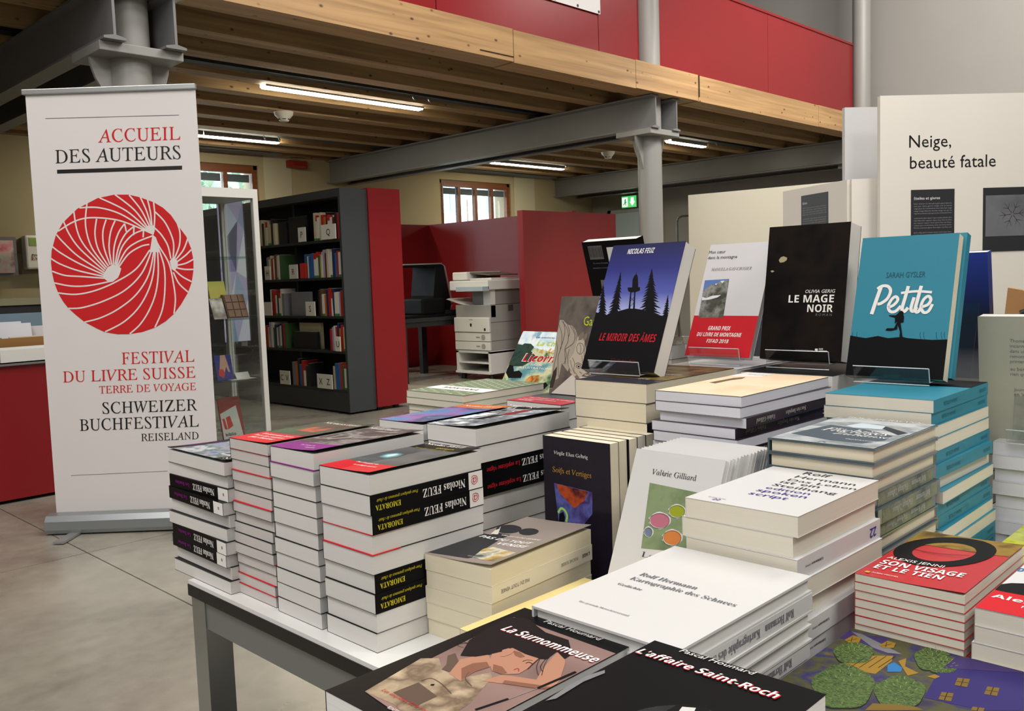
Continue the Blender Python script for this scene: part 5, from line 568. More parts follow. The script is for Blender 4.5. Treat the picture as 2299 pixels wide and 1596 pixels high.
 'maison':[('P','@night',1,[(0,0),(1,0),(1,1),(0,1)]),('P','violetroof',2,[(-0.0016,0.973),(0.0374,0.971),(0.239,0.875),(0.175,0.836),(0.067,0.874),(-0.0129,0.875),(-0.0187,0.95)]),('P','grey',3,[(0.0081,0.964),(0.051,0.964),(0.24,0.873),(0.194,0.852),(0.133,0.865)]),('P','violetroof',2,[(0.064,0.958),(0.124,0.992),(0.194,0.942),(0.156,0.884),(0.102,0.904)]),('P','ochrep',2,[(0.104,0.634),(0.133,0.767),(0.218,0.841),(0.232,0.79),(0.23,0.647),(0.143,0.623)]),('L','ink',4,0.00044,[(0.142,0.637),(0.15,0.774)]),('L','ink',4,0.00044,[(0.167,0.659),(0.176,0.796)]),('L','ink',4,0.00044,[(0.193,0.681),(0.201,0.819)]),('L','ink',4,0.00044,[(0.218,0.703),(0.227,0.841)]),('P','ochrep',4,[(0.0243,0.863),(0.031,0.93),(0.065,0.924),(0.077,0.875),(0.0478,0.849)]),('L','ink',5,0.00044,[(0.0364,0.86),(0.057,0.905)]),('L','ink',5,0.00044,[(0.052,0.861),(0.0357,0.911)]),('P','ochrep',4,[(0.143,0.898),(0.151,0.964),(0.184,0.958),(0.194,0.909),(0.165,0.884)]),('L','ink',5,0.00044,[(0.154,0.894),(0.175,0.939)]),('L','ink',5,0.00044,[(0.169,0.895),(0.155,0.945)]),('P','treed',2,[(0.161,0.808),(0.165,0.787),(0.168,0.768),(0.172,0.748),(0.174,0.727),(0.171,0.707),(0.163,0.692),(0.152,0.681),(0.142,0.673),(0.132,0.663),(0.12,0.655),(0.107,0.652),(0.093,0.657),(0.081,0.669),(0.071,0.683),(0.06,0.697),(0.0492,0.711),(0.0396,0.729),(0.0345,0.75),(0.035,0.771),(0.0389,0.791),(0.043,0.809),(0.0469,0.828),(0.053,0.846),(0.062,0.86),(0.076,0.866),(0.09,0.865),(0.104,0.861),(0.117,0.858),(0.131,0.854),(0.144,0.844),(0.154,0.828)]),('P','@tree',3,[(0.156,0.819),(0.16,0.799),(0.164,0.779),(0.167,0.759),(0.169,0.738),(0.166,0.719),(0.158,0.703),(0.148,0.693),(0.137,0.684),(0.127,0.675),(0.116,0.666),(0.102,0.663),(0.089,0.669),(0.076,0.681),(0.066,0.695),(0.055,0.708),(0.044,0.722),(0.0344,0.74),(0.0293,0.762),(0.0298,0.783),(0.0336,0.803),(0.0377,0.821),(0.0416,0.84),(0.0474,0.859),(0.057,0.873),(0.071,0.878),(0.085,0.877),(0.099,0.873),(0.112,0.87),(0.126,0.866),(0.139,0.856),(0.15,0.84)]),('L','treel',4,0.00044,[(0.1,0.771),(0.106,0.785)]),('L','treel',4,0.00044,[(0.098,0.754),(0.094,0.745)]),('L','treel',4,0.00044,[(0.092,0.794),(0.083,0.819)]),('L','treel',4,0.00044,[(0.119,0.758),(0.127,0.756)]),('L','treel',4,0.00044,[(0.08,0.76),(0.067,0.763)]),('L','treel',4,0.00044,[(0.11,0.805),(0.11,0.828)]),('L','treel',4,0.00044,[(0.11,0.729),(0.112,0.719)]),('L','treel',4,0.00044,[(0.073,0.798),(0.06,0.817)]),('L','treel',4,0.00044,[(0.132,0.777),(0.139,0.785)]),('L','treel',4,0.00044,[(0.082,0.731),(0.074,0.725)]),('L','treel',4,0.00044,[(0.094,0.828),(0.088,0.853)]),('L','treel',4,0.00044,[(0.13,0.73),(0.136,0.724)]),('L','treel',4,0.00044,[(0.06,0.774),(0.0464,0.783)]),('L','treel',4,0.00044,[(0.128,0.812),(0.132,0.829)]),('L','treel',4,0.00044,[(0.101,0.707),(0.099,0.696)]),('L','treel',4,0.00044,[(0.07,0.828),(0.058,0.852)]),('L','treel',4,0.00044,[(0.145,0.755),(0.153,0.757)]),('L','treel',4,0.00044,[(0.063,0.735),(0.052,0.734)]),('L','treel',4,0.00044,[(0.109,0.843),(0.107,0.868)]),('L','treel',4,0.00044,[(0.127,0.703),(0.13,0.693)]),('L','treel',4,0.00044,[(0.0499,0.802),(0.0357,0.818)]),('L','treel',4,0.00044,[(0.147,0.798),(0.153,0.81)]),('L','treel',4,0.00044,[(0.082,0.699),(0.076,0.691)]),('L','treel',4,0.00044,[(0.079,0.855),(0.07,0.881)]),('L','treel',4,0.00044,[(0.15,0.725),(0.157,0.721)]),('L','treel',4,0.00044,[(0.0452,0.756),(0.0319,0.762)]),('P','treed',2,[(0.27,0.536),(0.278,0.501),(0.285,0.469),(0.292,0.435),(0.296,0.402),(0.294,0.37),(0.284,0.347),(0.27,0.333),(0.255,0.32),(0.241,0.307),(0.226,0.296),(0.206,0.293),(0.186,0.304),(0.166,0.325),(0.149,0.349),(0.131,0.372),(0.113,0.398),(0.095,0.429),(0.085,0.465),(0.083,0.501),(0.086,0.532),(0.09,0.562),(0.093,0.594),(0.1,0.625),(0.113,0.647),(0.133,0.653),(0.156,0.648),(0.177,0.638),(0.197,0.63),(0.219,0.62),(0.24,0.601),(0.258,0.571)]),('P','@tree',3,[(0.266,0.546),(0.274,0.511),(0.281,0.478),(0.288,0.445),(0.293,0.411),(0.29,0.38),(0.28,0.356),(0.266,0.341),(0.251,0.329),(0.237,0.316),(0.222,0.305),(0.202,0.302),(0.181,0.313),(0.162,0.334),(0.144,0.358),(0.127,0.382),(0.108,0.407),(0.091,0.439),(0.08,0.475),(0.078,0.511),(0.081,0.543),(0.085,0.573),(0.088,0.605),(0.095,0.636),(0.108,0.658),(0.129,0.664),(0.151,0.658),(0.172,0.649),(0.193,0.641),(0.215,0.631),(0.236,0.611),(0.254,0.581)]),('L','treel',4,0.00044,[(0.187,0.477),(0.192,0.489)]),('L','treel',4,0.00044,[(0.185,0.45),(0.181,0.442)]),('L','treel',4,0.00044,[(0.172,0.517),(0.164,0.538)]),('L','treel',4,0.00044,[(0.217,0.452),(0.224,0.451)]),('L','treel',4,0.00044,[(0.157,0.463),(0.146,0.465)]),('L','treel',4,0.00044,[(0.198,0.531),(0.199,0.551)]),('L','treel',4,0.00044,[(0.206,0.406),(0.208,0.398)]),('L','treel',4,0.00044,[(0.142,0.527),(0.131,0.543)]),('L','treel',4,0.00044,[(0.233,0.481),(0.24,0.488)]),('L','treel',4,0.00044,[(0.164,0.414),(0.157,0.409)]),('L','treel',4,0.00044,[(0.171,0.572),(0.166,0.595)]),('L','treel',4,0.00044,[(0.236,0.404),(0.241,0.399)]),('L','treel',4,0.00044,[(0.126,0.489),(0.114,0.497)]),('L','treel',4,0.00044,[(0.225,0.539),(0.228,0.554)]),('L','treel',4,0.00044,[(0.195,0.371),(0.193,0.363)]),('L','treel',4,0.00044,[(0.133,0.579),(0.123,0.599)]),('L','treel',4,0.00044,[(0.256,0.443),(0.263,0.445)]),('L','treel',4,0.00044,[(0.135,0.424),(0.125,0.423)]),('L','treel',4,0.00044,[(0.192,0.596),(0.19,0.617)]),('L','treel',4,0.00044,[(0.234,0.36),(0.237,0.353)]),('L','treel',4,0.00044,[(0.106,0.539),(0.093,0.552)]),('L','treel',4,0.00044,[(0.254,0.512),(0.26,0.523)]),('L','treel',4,0.00044,[(0.169,0.362),(0.163,0.355)]),('L','treel',4,0.00044,[(0.144,0.622),(0.137,0.645)]),('L','treel',4,0.00044,[(0.266,0.393),(0.272,0.39)]),('L','treel',4,0.00044,[(0.105,0.463),(0.093,0.467)]),('P','treed',2,[(0.413,0.608),(0.417,0.582),(0.421,0.558),(0.425,0.533),(0.426,0.507),(0.423,0.483),(0.414,0.465),(0.402,0.453),(0.39,0.443),(0.379,0.432),(0.366,0.423),(0.351,0.42),(0.336,0.427),(0.322,0.443),(0.31,0.461),(0.298,0.478),(0.286,0.496),(0.275,0.519),(0.269,0.546),(0.27,0.572),(0.274,0.596),(0.279,0.619),(0.283,0.642),(0.29,0.665),(0.301,0.682),(0.316,0.688),(0.333,0.685),(0.348,0.679),(0.363,0.674),(0.379,0.668),(0.394,0.655),(0.406,0.634)]),('P','@tree',3,[(0.409,0.618),(0.414,0.592),(0.417,0.568),(0.421,0.543),(0.423,0.517),(0.419,0.493),(0.41,0.474),(0.399,0.462),(0.387,0.452),(0.375,0.442),(0.362,0.432),(0.348,0.429),(0.332,0.437),(0.318,0.452),(0.306,0.47),(0.294,0.487),(0.282,0.506),(0.271,0.529),(0.265,0.556),(0.266,0.583),(0.27,0.607),(0.275,0.629),(0.279,0.653),(0.286,0.676),(0.297,0.693),(0.312,0.699),(0.329,0.696),(0.344,0.69),(0.359,0.685),(0.375,0.679),(0.39,0.665),(0.402,0.644)]),('L','treel',4,0.00044,[(0.346,0.562),(0.351,0.575)]),('L','treel',4,0.00044,[(0.343,0.542),(0.339,0.534)]),('L','treel',4,0.00044,[(0.337,0.592),(0.33,0.613)]),('L','treel',4,0.00044,[(0.367,0.545),(0.373,0.543)]),('L','treel',4,0.00044,[(0.322,0.551),(0.312,0.553)]),('L','treel',4,0.00044,[(0.357,0.604),(0.358,0.623)]),('L','treel',4,0.00044,[(0.356,0.51),(0.357,0.501)]),('L','treel',4,0.00044,[(0.315,0.598),(0.304,0.614)]),('L','treel',4,0.00044,[(0.381,0.567),(0.388,0.575)]),('L','treel',4,0.00044,[(0.325,0.514),(0.318,0.508)]),('L','treel',4,0.00044,[(0.339,0.633),(0.335,0.655)]),('L','treel',4,0.00044,[(0.379,0.509),(0.384,0.504)]),('L','treel',4,0.00044,[(0.3,0.569),(0.289,0.576)]),('L','treel',4,0.00044,[(0.378,0.611),(0.382,0.626)]),('L','treel',4,0.00044,[(0.346,0.482),(0.344,0.473)]),('L','treel',4,0.00044,[(0.311,0.636),(0.302,0.656)]),('L','treel',4,0.00044,[(0.397,0.539),(0.403,0.541)]),('L','treel',4,0.00044,[(0.303,0.52),(0.294,0.519)]),('L','treel',4,0.00044,[(0.356,0.651),(0.355,0.673)]),('L','treel',4,0.00044,[(0.375,0.476),(0.378,0.468)]),('L','treel',4,0.00044,[(0.288,0.605),(0.277,0.618)]),('L','treel',4,0.00044,[(0.398,0.592),(0.404,0.603)]),('L','treel',4,0.00044,[(0.325,0.474),(0.32,0.467)]),('L','treel',4,0.00044,[(0.322,0.668),(0.316,0.691)]),('L','treel',4,0.00044,[(0.402,0.502),(0.407,0.499)]),('L','treel',4,0.00044,[(0.283,0.548),(0.272,0.552)]),('P','treed',2,[(0.384,0.938),(0.387,0.915),(0.391,0.894),(0.394,0.872),(0.396,0.849),(0.394,0.829),(0.388,0.814),(0.379,0.805),(0.37,0.798),(0.361,0.79),(0.352,0.783),(0.341,0.782),(0.329,0.791),(0.318,0.806),(0.308,0.822),(0.299,0.839),(0.289,0.856),(0.28,0.877),(0.276,0.9),(0.275,0.923),(0.278,0.943),(0.281,0.962),(0.284,0.981),(0.289,1.0),(0.297,1.013),(0.308,1.016),(0.321,1.012),(0.333,1.006),(0.344,1.0),(0.356,0.993),(0.368,0.98),(0.377,0.96)]),('P','@tree',3,[(0.38,0.95),(0.383,0.927),(0.387,0.905),(0.391,0.883),(0.393,0.861),(0.39,0.84),(0.384,0.826),(0.375,0.816),(0.366,0.809),(0.358,0.801),(0.348,0.794),(0.337,0.794),(0.325,0.802),(0.314,0.817),(0.304,0.834),(0.295,0.85),(0.285,0.868),(0.276,0.889),(0.271,0.912),(0.271,0.935),(0.274,0.955),(0.277,0.974),(0.28,0.994),(0.284,1.013),(0.293,1.026),(0.304,1.029),(0.317,1.025),(0.328,1.018),(0.34,1.012),(0.352,1.005),(0.364,0.992),(0.373,0.973)]),('L','treel',4,0.00044,[(0.332,0.909),(0.338,0.923)]),('L','treel',4,0.00044,[(0.331,0.891),(0.326,0.882)]),('L','treel',4,0.00044,[(0.325,0.935),(0.317,0.96)]),('L','treel',4,0.00044,[(0.349,0.891),(0.356,0.889)]),('L','treel',4,0.00044,[(0.315,0.901),(0.303,0.905)]),('L','treel',4,0.00044,[(0.34,0.943),(0.341,0.966)]),('L','treel',4,0.00044,[(0.342,0.862),(0.343,0.852)]),('L','treel',4,0.00044,[(0.308,0.943),(0.297,0.963)]),('L','treel',4,0.00044,[(0.359,0.909),(0.366,0.917)]),('L','treel',4,0.00044,[(0.318,0.869),(0.31,0.864)]),('L','treel',4,0.00044,[(0.325,0.97),(0.321,0.997)]),('L','treel',4,0.00044,[(0.359,0.859),(0.364,0.853)]),('L','treel',4,0.00044,[(0.298,0.92),(0.285,0.929)]),('L','treel',4,0.00044,[(0.355,0.947),(0.36,0.965)]),('L','treel',4,0.00044,[(0.334,0.84),(0.332,0.83)]),('L','treel',4,0.00044,[(0.304,0.976),(0.295,1.0)]),('L','treel',4,0.00044,[(0.372,0.883),(0.379,0.885)]),('L','treel',4,0.00044,[(0.301,0.877),(0.291,0.877)]),('L','treel',4,0.00044,[(0.338,0.984),(0.337,1.009)]),('L','treel',4,0.00044,[(0.357,0.831),(0.36,0.821)]),('L','treel',4,0.00044,[(0.288,0.952),(0.276,0.968)]),('L','treel',4,0.00044,[(0.372,0.928),(0.378,0.94)]),('L','treel',4,0.00044,[(0.319,0.835),(0.313,0.827)]),('L','treel',4,0.00044,[(0.312,1.002),(0.305,1.029)]),('L','treel',4,0.00044,[(0.377,0.85),(0.383,0.846)]),('L','treel',4,0.00044,[(0.285,0.903),(0.273,0.909)]),('P','treed',2,[(0.427,0.9),(0.429,0.885),(0.43,0.87),(0.432,0.855),(0.432,0.84),(0.429,0.825),(0.422,0.813),(0.414,0.805),(0.406,0.798),(0.398,0.791),(0.39,0.784),(0.38,0.782),(0.37,0.786),(0.362,0.795),(0.356,0.805),(0.349,0.815),(0.342,0.826),(0.336,0.839),(0.334,0.855),(0.336,0.871),(0.34,0.885),(0.344,0.899),(0.347,0.913),(0.352,0.927),(0.36,0.938),(0.37,0.942),(0.38,0.941),(0.389,0.939),(0.399,0.937),(0.408,0.934),(0.417,0.927),(0.424,0.915)]),('P','@tree',3,[(0.424,0.912),(0.425,0.896),(0.427,0.882),(0.428,0.867),(0.428,0.851),(0.425,0.836),(0.419,0.824),(0.41,0.816),(0.403,0.809),(0.395,0.802),(0.386,0.796),(0.376,0.793),(0.367,0.797),(0.359,0.806),(0.352,0.817),(0.345,0.827),(0.338,0.837),(0.332,0.851),(0.33,0.867),(0.332,0.883),(0.336,0.897),(0.34,0.911),(0.343,0.925),(0.348,0.939),(0.356,0.95),(0.366,0.954),(0.376,0.953),(0.386,0.951),(0.395,0.949),(0.404,0.946),(0.413,0.939),(0.42,0.927)]),('L','treel',4,0.00044,[(0.381,0.875),(0.387,0.888)]),('L','treel',4,0.00044,[(0.378,0.862),(0.374,0.853)]),('L','treel',4,0.00044,[(0.376,0.892),(0.369,0.916)]),('L','treel',4,0.00044,[(0.394,0.865),(0.4,0.863)]),('L','treel',4,0.00044,[(0.366,0.866),(0.354,0.87)]),('L','treel',4,0.00044,[(0.39,0.9),(0.391,0.922)]),('L','treel',4,0.00044,[(0.386,0.843),(0.386,0.833)]),('L','treel',4,0.00044,[(0.363,0.894),(0.352,0.913)]),('L','treel',4,0.00044,[(0.404,0.88),(0.41,0.887)]),('L','treel',4,0.00044,[(0.366,0.844),(0.358,0.839)]),('L','treel',4,0.00044,[(0.38,0.917),(0.376,0.942)]),('L','treel',4,0.00044,[(0.4,0.844),(0.405,0.838)]),('L','treel',4,0.00044,[(0.353,0.876),(0.341,0.886)]),('L','treel',4,0.00044,[(0.403,0.905),(0.407,0.923)]),('L','treel',4,0.00044,[(0.377,0.826),(0.375,0.816)]),('L','treel',4,0.00044,[(0.362,0.917),(0.353,0.94)]),('L','treel',4,0.00044,[(0.412,0.864),(0.419,0.865)]),('L','treel',4,0.00044,[(0.352,0.847),(0.342,0.847)]),('L','treel',4,0.00044,[(0.391,0.929),(0.391,0.953)]),('L','treel',4,0.00044,[(0.396,0.823),(0.399,0.814)]),('L','treel',4,0.00044,[(0.347,0.897),(0.335,0.913)]),('L','treel',4,0.00044,[(0.416,0.895),(0.422,0.907)]),('L','treel',4,0.00044,[(0.364,0.82),(0.358,0.812)]),('L','treel',4,0.00044,[(0.37,0.937),(0.364,0.962)]),('L','treel',4,0.00044,[(0.414,0.841),(0.42,0.837)]),('L','treel',4,0.00044,[(0.341,0.863),(0.329,0.868)]),('P','violetwall',2,[(0.382,0.845),(0.391,0.929),(0.602,1.023),(0.687,0.69),(0.593,0.606),(0.42,0.575)]),('P','violetroof',3,[(0.389,0.851),(0.394,0.978),(0.593,1.059),(0.611,0.987)]),('P','ochred',4,[(0.454,0.8),(0.489,0.816),(0.502,0.745),(0.465,0.733)]),('L','ink',5,0.00055,[(0.461,0.767),(0.495,0.78)]),('L','ink',5,0.00055,[(0.471,0.808),(0.483,0.74)]),('P','ochred',4,[(0.55,0.795),(0.584,0.81),(0.595,0.741),(0.559,0.729)]),('L','ink',5,0.00055,[(0.556,0.762),(0.589,0.775)]),('L','ink',5,0.00055,[(0.567,0.803),(0.576,0.736)]),('P','ochred',4,[(0.45,0.653),(0.483,0.669),(0.496,0.603),(0.46,0.591)]),('L','ink',5,0.00055,[(0.456,0.622),(0.489,0.636)]),('L','ink',5,0.00055,[(0.466,0.661),(0.477,0.597)]),('P','ochred',4,[(0.559,0.61),(0.591,0.625),(0.601,0.562),(0.567,0.55)]),('L','ink',5,0.00055,[(0.564,0.58),(0.596,0.594)]),('L','ink',5,0.00055,[(0.575,0.617),(0.584,0.556)]),('P','blue',3,[(0.234,0.747),(0.243,0.785),(0.282,0.759),(0.291,0.722),(0.255,0.691)]),('P','ochrep',3,[(0.25,0.806),(0.263,0.849),(0.285,0.776),(0.341,0.751),(0.32,0.705)]),('P','ochrep',3,[(0.371,0.742),(0.386,0.777),(0.406,0.772),(0.398,0.742)]),('P','ochred',3,[(0.311,0.357),(0.311,0.422),(0.362,0.46),(0.424,0.49),(0.452,0.482)])],
 'lime':[('P','@limepat',1,[(0,0),(1,0),(1,1),(0,1)]),('P','paleg',2,[(0.55,0),(0.7,0),(0.7,1),(0.55,1)])],
 'banner':[('P','logored',1,[(0.079,0.605),(0.088,0.634),(0.12,0.67),(0.165,0.698),(0.257,0.73),(0.38,0.753),(0.48,0.76),(0.566,0.759),(0.631,0.752),(0.712,0.739),(0.766,0.725),(0.81,0.707),(0.846,0.683),(0.893,0.655),(0.917,0.626),(0.926,0.6),(0.923,0.576),(0.908,0.547),(0.881,0.522),(0.836,0.495),(0.79,0.473),(0.737,0.456),(0.674,0.442),(0.593,0.432),(0.512,0.428),(0.445,0.429),(0.372,0.435),(0.321,0.445),(0.253,0.461),(0.2,0.48),(0.159,0.497),(0.132,0.513),(0.109,0.532),(0.09,0.557),(0.081,0.581)]),('L','cloth',2,0.00694,[(0.478,0.588),(0.543,0.619),(0.619,0.636),(0.67,0.64)]),('L','cloth',2,0.00694,[(0.472,0.591),(0.532,0.629),(0.601,0.647),(0.693,0.66)]),('L','cloth',2,0.00694,[(0.466,0.593),(0.506,0.635),(0.57,0.663),(0.642,0.675)]),('L','cloth',2,0.00694,[(0.459,0.595),(0.486,0.635),(0.531,0.666),(0.587,0.684)]),('L','cloth',2,0.00694,[(0.449,0.595),(0.46,0.636),(0.492,0.67),(0.532,0.691)]),('L','cloth',2,0.00694,[(0.439,0.595),(0.43,0.636),(0.446,0.673),(0.477,0.699)]),('L','cloth',2,0.00694,[(0.429,0.595),(0.4,0.637),(0.4,0.674),(0.424,0.702)]),('L','cloth',2,0.00694,[(0.419,0.592),(0.366,0.632),(0.352,0.669),(0.368,0.705)]),('L','cloth',2,0.00694,[(0.408,0.589),(0.327,0.638),(0.3,0.691),(0.319,0.745)]),('L','cloth',2,0.00694,[(0.401,0.585),(0.288,0.641),(0.248,0.679),(0.236,0.726)]),('L','cloth',2,0.00694,[(0.394,0.581),(0.26,0.634),(0.2,0.671),(0.172,0.701)]),('L','cloth',2,0.00694,[(0.393,0.576),(0.244,0.618),(0.157,0.654),(0.124,0.671)]),('L','cloth',2,0.00694,[(0.389,0.572),(0.241,0.602),(0.139,0.628),(0.092,0.644)]),('L','cloth',2,0.00694,[(0.388,0.568),(0.238,0.584),(0.135,0.601),(0.081,0.615)]),('L','cloth',2,0.00694,[(0.388,0.564),(0.249,0.57),(0.156,0.574),(0.082,0.585)]),('L','cloth',2,0.00694,[(0.44,0.557),(0.298,0.548),(0.192,0.548),(0.09,0.557)]),('L','cloth',2,0.00694,[(0.671,0.627),(0.584,0.584),(0.466,0.556),(0.336,0.536),(0.215,0.528),(0.105,0.533)]),('L','cloth',2,0.00694,[(0.684,0.627),(0.615,0.573),(0.509,0.534),(0.378,0.51),(0.249,0.496),(0.159,0.495)]),('L','cloth',2,0.00694,[(0.697,0.627),(0.655,0.569),(0.574,0.523),(0.462,0.49),(0.351,0.47),(0.253,0.461)]),('L','cloth',2,0.00694,[(0.704,0.627),(0.681,0.569),(0.641,0.527),(0.575,0.488),(0.483,0.457),(0.372,0.436)]),('L','cloth',2,0.00694,[(0.717,0.627),(0.712,0.571),(0.688,0.523),(0.641,0.482),(0.582,0.45),(0.518,0.429)]),('L','cloth',2,0.00694,[(0.724,0.629),(0.75,0.584),(0.745,0.531),(0.721,0.483),(0.671,0.442)]),('L','cloth',2,0.00694,[(0.705,0.653),(0.731,0.632),(0.779,0.594),(0.798,0.548),(0.804,0.508),(0.79,0.473)]),('L','cloth',2,0.00694,[(0.697,0.664),(0.706,0.682),(0.714,0.711),(0.712,0.739)]),('L','cloth',2,0.00694,[(0.693,0.685),(0.689,0.717),(0.677,0.746)]),('L','cloth',2,0.00694,[(0.687,0.685),(0.666,0.72),(0.635,0.752)]),('L','cloth',2,0.00694,[(0.677,0.684),(0.633,0.723),(0.57,0.758)]),('L','cloth',2,0.00694,[(0.666,0.681),(0.594,0.723),(0.487,0.76)]),('L','cloth',2,0.00694,[(0.659,0.679),(0.547,0.721),(0.394,0.754)]),('L','cloth',2,0.00694,[(0.652,0.676),(0.512,0.714),(0.383,0.731),(0.271,0.732)]),('L','cloth',2,0.00694,[(0.697,0.664),(0.555,0.691),(0.458,0.703),(0.326,0.708),(0.232,0.7),(0.135,0.679)]),('L','cloth',2,0.00694,[(0.793,0.604),(0.779,0.636),(0.743,0.663),(0.706,0.679)]),('L','cloth',2,0.00694,[(0.807,0.607),(0.813,0.646),(0.774,0.689),(0.718,0.716)]),('L','cloth',2,0.00694,[(0.813,0.604),(0.848,0.635),(0.856,0.667),(0.838,0.695)]),('L','cloth',2,0.00694,[(0.82,0.601),(0.87,0.624),(0.9,0.65)]),('L','cloth',2,0.00694,[(0.826,0.596),(0.881,0.611),(0.917,0.624)]),('L','cloth',2,0.00694,[(0.824,0.588),(0.878,0.592),(0.927,0.601)]),('L','cloth',2,0.00694,[(0.817,0.583),(0.869,0.578),(0.926,0.577)]),('L','cloth',2,0.00694,[(0.809,0.578),(0.853,0.561),(0.908,0.548)]),('L','cloth',2,0.00694,[(0.802,0.572),(0.831,0.545),(0.884,0.523)]),('L','cloth',2,0.00694,[(0.532,0.691),(0.539,0.672)]),('L','cloth',2,0.00694,[(0.587,0.684),(0.58,0.663)]),('L','cloth',2,0.00694,[(0.642,0.675),(0.636,0.657)]),('P','cloth',2,[(0.39,0.576),(0.412,0.589),(0.446,0.596),(0.479,0.591),(0.494,0.585),(0.482,0.572),(0.471,0.564),(0.439,0.555),(0.406,0.557),(0.384,0.564)]),('P','cloth',2,[(0.646,0.676),(0.667,0.684),(0.71,0.685),(0.708,0.672),(0.698,0.662),(0.671,0.669)]),('P','cloth',2,[(0.693,0.663),(0.712,0.656),(0.728,0.634),(0.723,0.621),(0.67,0.622),(0.68,0.64)]),('P','cloth',2,[(0.785,0.599),(0.807,0.608),(0.833,0.598),(0.83,0.585),(0.809,0.575),(0.793,0.58)]),('T','logored',3,'serif','ACCUEIL',(0.408,0.884),(0.893,0.882),0.06),('T','black',3,'serif','DES AUTEURS',(0.149,0.839),(0.889,0.837),0.062),('P','black',2,[(0.155,0.823),(0.894,0.822),(0.892,0.813),(0.154,0.814)]),('L','grey',2,0.00267,[(0.108,0.943),(0.894,0.94)]),('T','logored',3,'serif','FESTIVAL',(0.459,0.356),(0.894,0.357),0.056),('T','logored',3,'serif','DU LIVRE SUISSE',(0.099,0.317),(0.895,0.319),0.053),('T','logored',3,'serif','TERRE DE VOYAGE',(0.312,0.287),(0.894,0.289),0.0354),('T','black',3,'serif','SCHWEIZER',(0.323,0.238),(0.894,0.239),0.055),('T','black',3,'serif','BUCHFESTIVAL',(0.179,0.198),(0.896,0.2),0.056),('T','black',3,'serif','REISELAND',(0.544,0.168),(0.891,0.169),0.0356),('L','grey',2,0.00184,[(0.105,0.091),(0.689,0.093)])],
 'soifs':[('T','white',3,'serif','Virgile Elias Gehrig',(0.173,0.892),(0.681,0.874),0.0049),('T','goldp',3,'serif','Soifs et Vertiges',(0.147,0.771),(0.726,0.751),0.0076),('P','@storm2',1,[(0.159,0.686),(0.737,0.67),(0.728,0.526),(0.592,0.439),(0.218,0.417)]),('P','@ember',2,[(0.202,0.682),(0.474,0.674),(0.672,0.668),(0.602,0.596),(0.465,0.539),(0.35,0.581),(0.233,0.632)]),('L','limeg',4,0.00255,[(0.214,0.486),(0.26,0.52),(0.319,0.511),(0.351,0.476),(0.332,0.436)]),('L','aqua',3,0.00479,[(0.214,0.486),(0.26,0.52),(0.319,0.511),(0.351,0.476),(0.332,0.436)]),('P','ink',4,[(0.231,0.48),(0.293,0.501),(0.316,0.465),(0.306,0.434),(0.219,0.425)])],
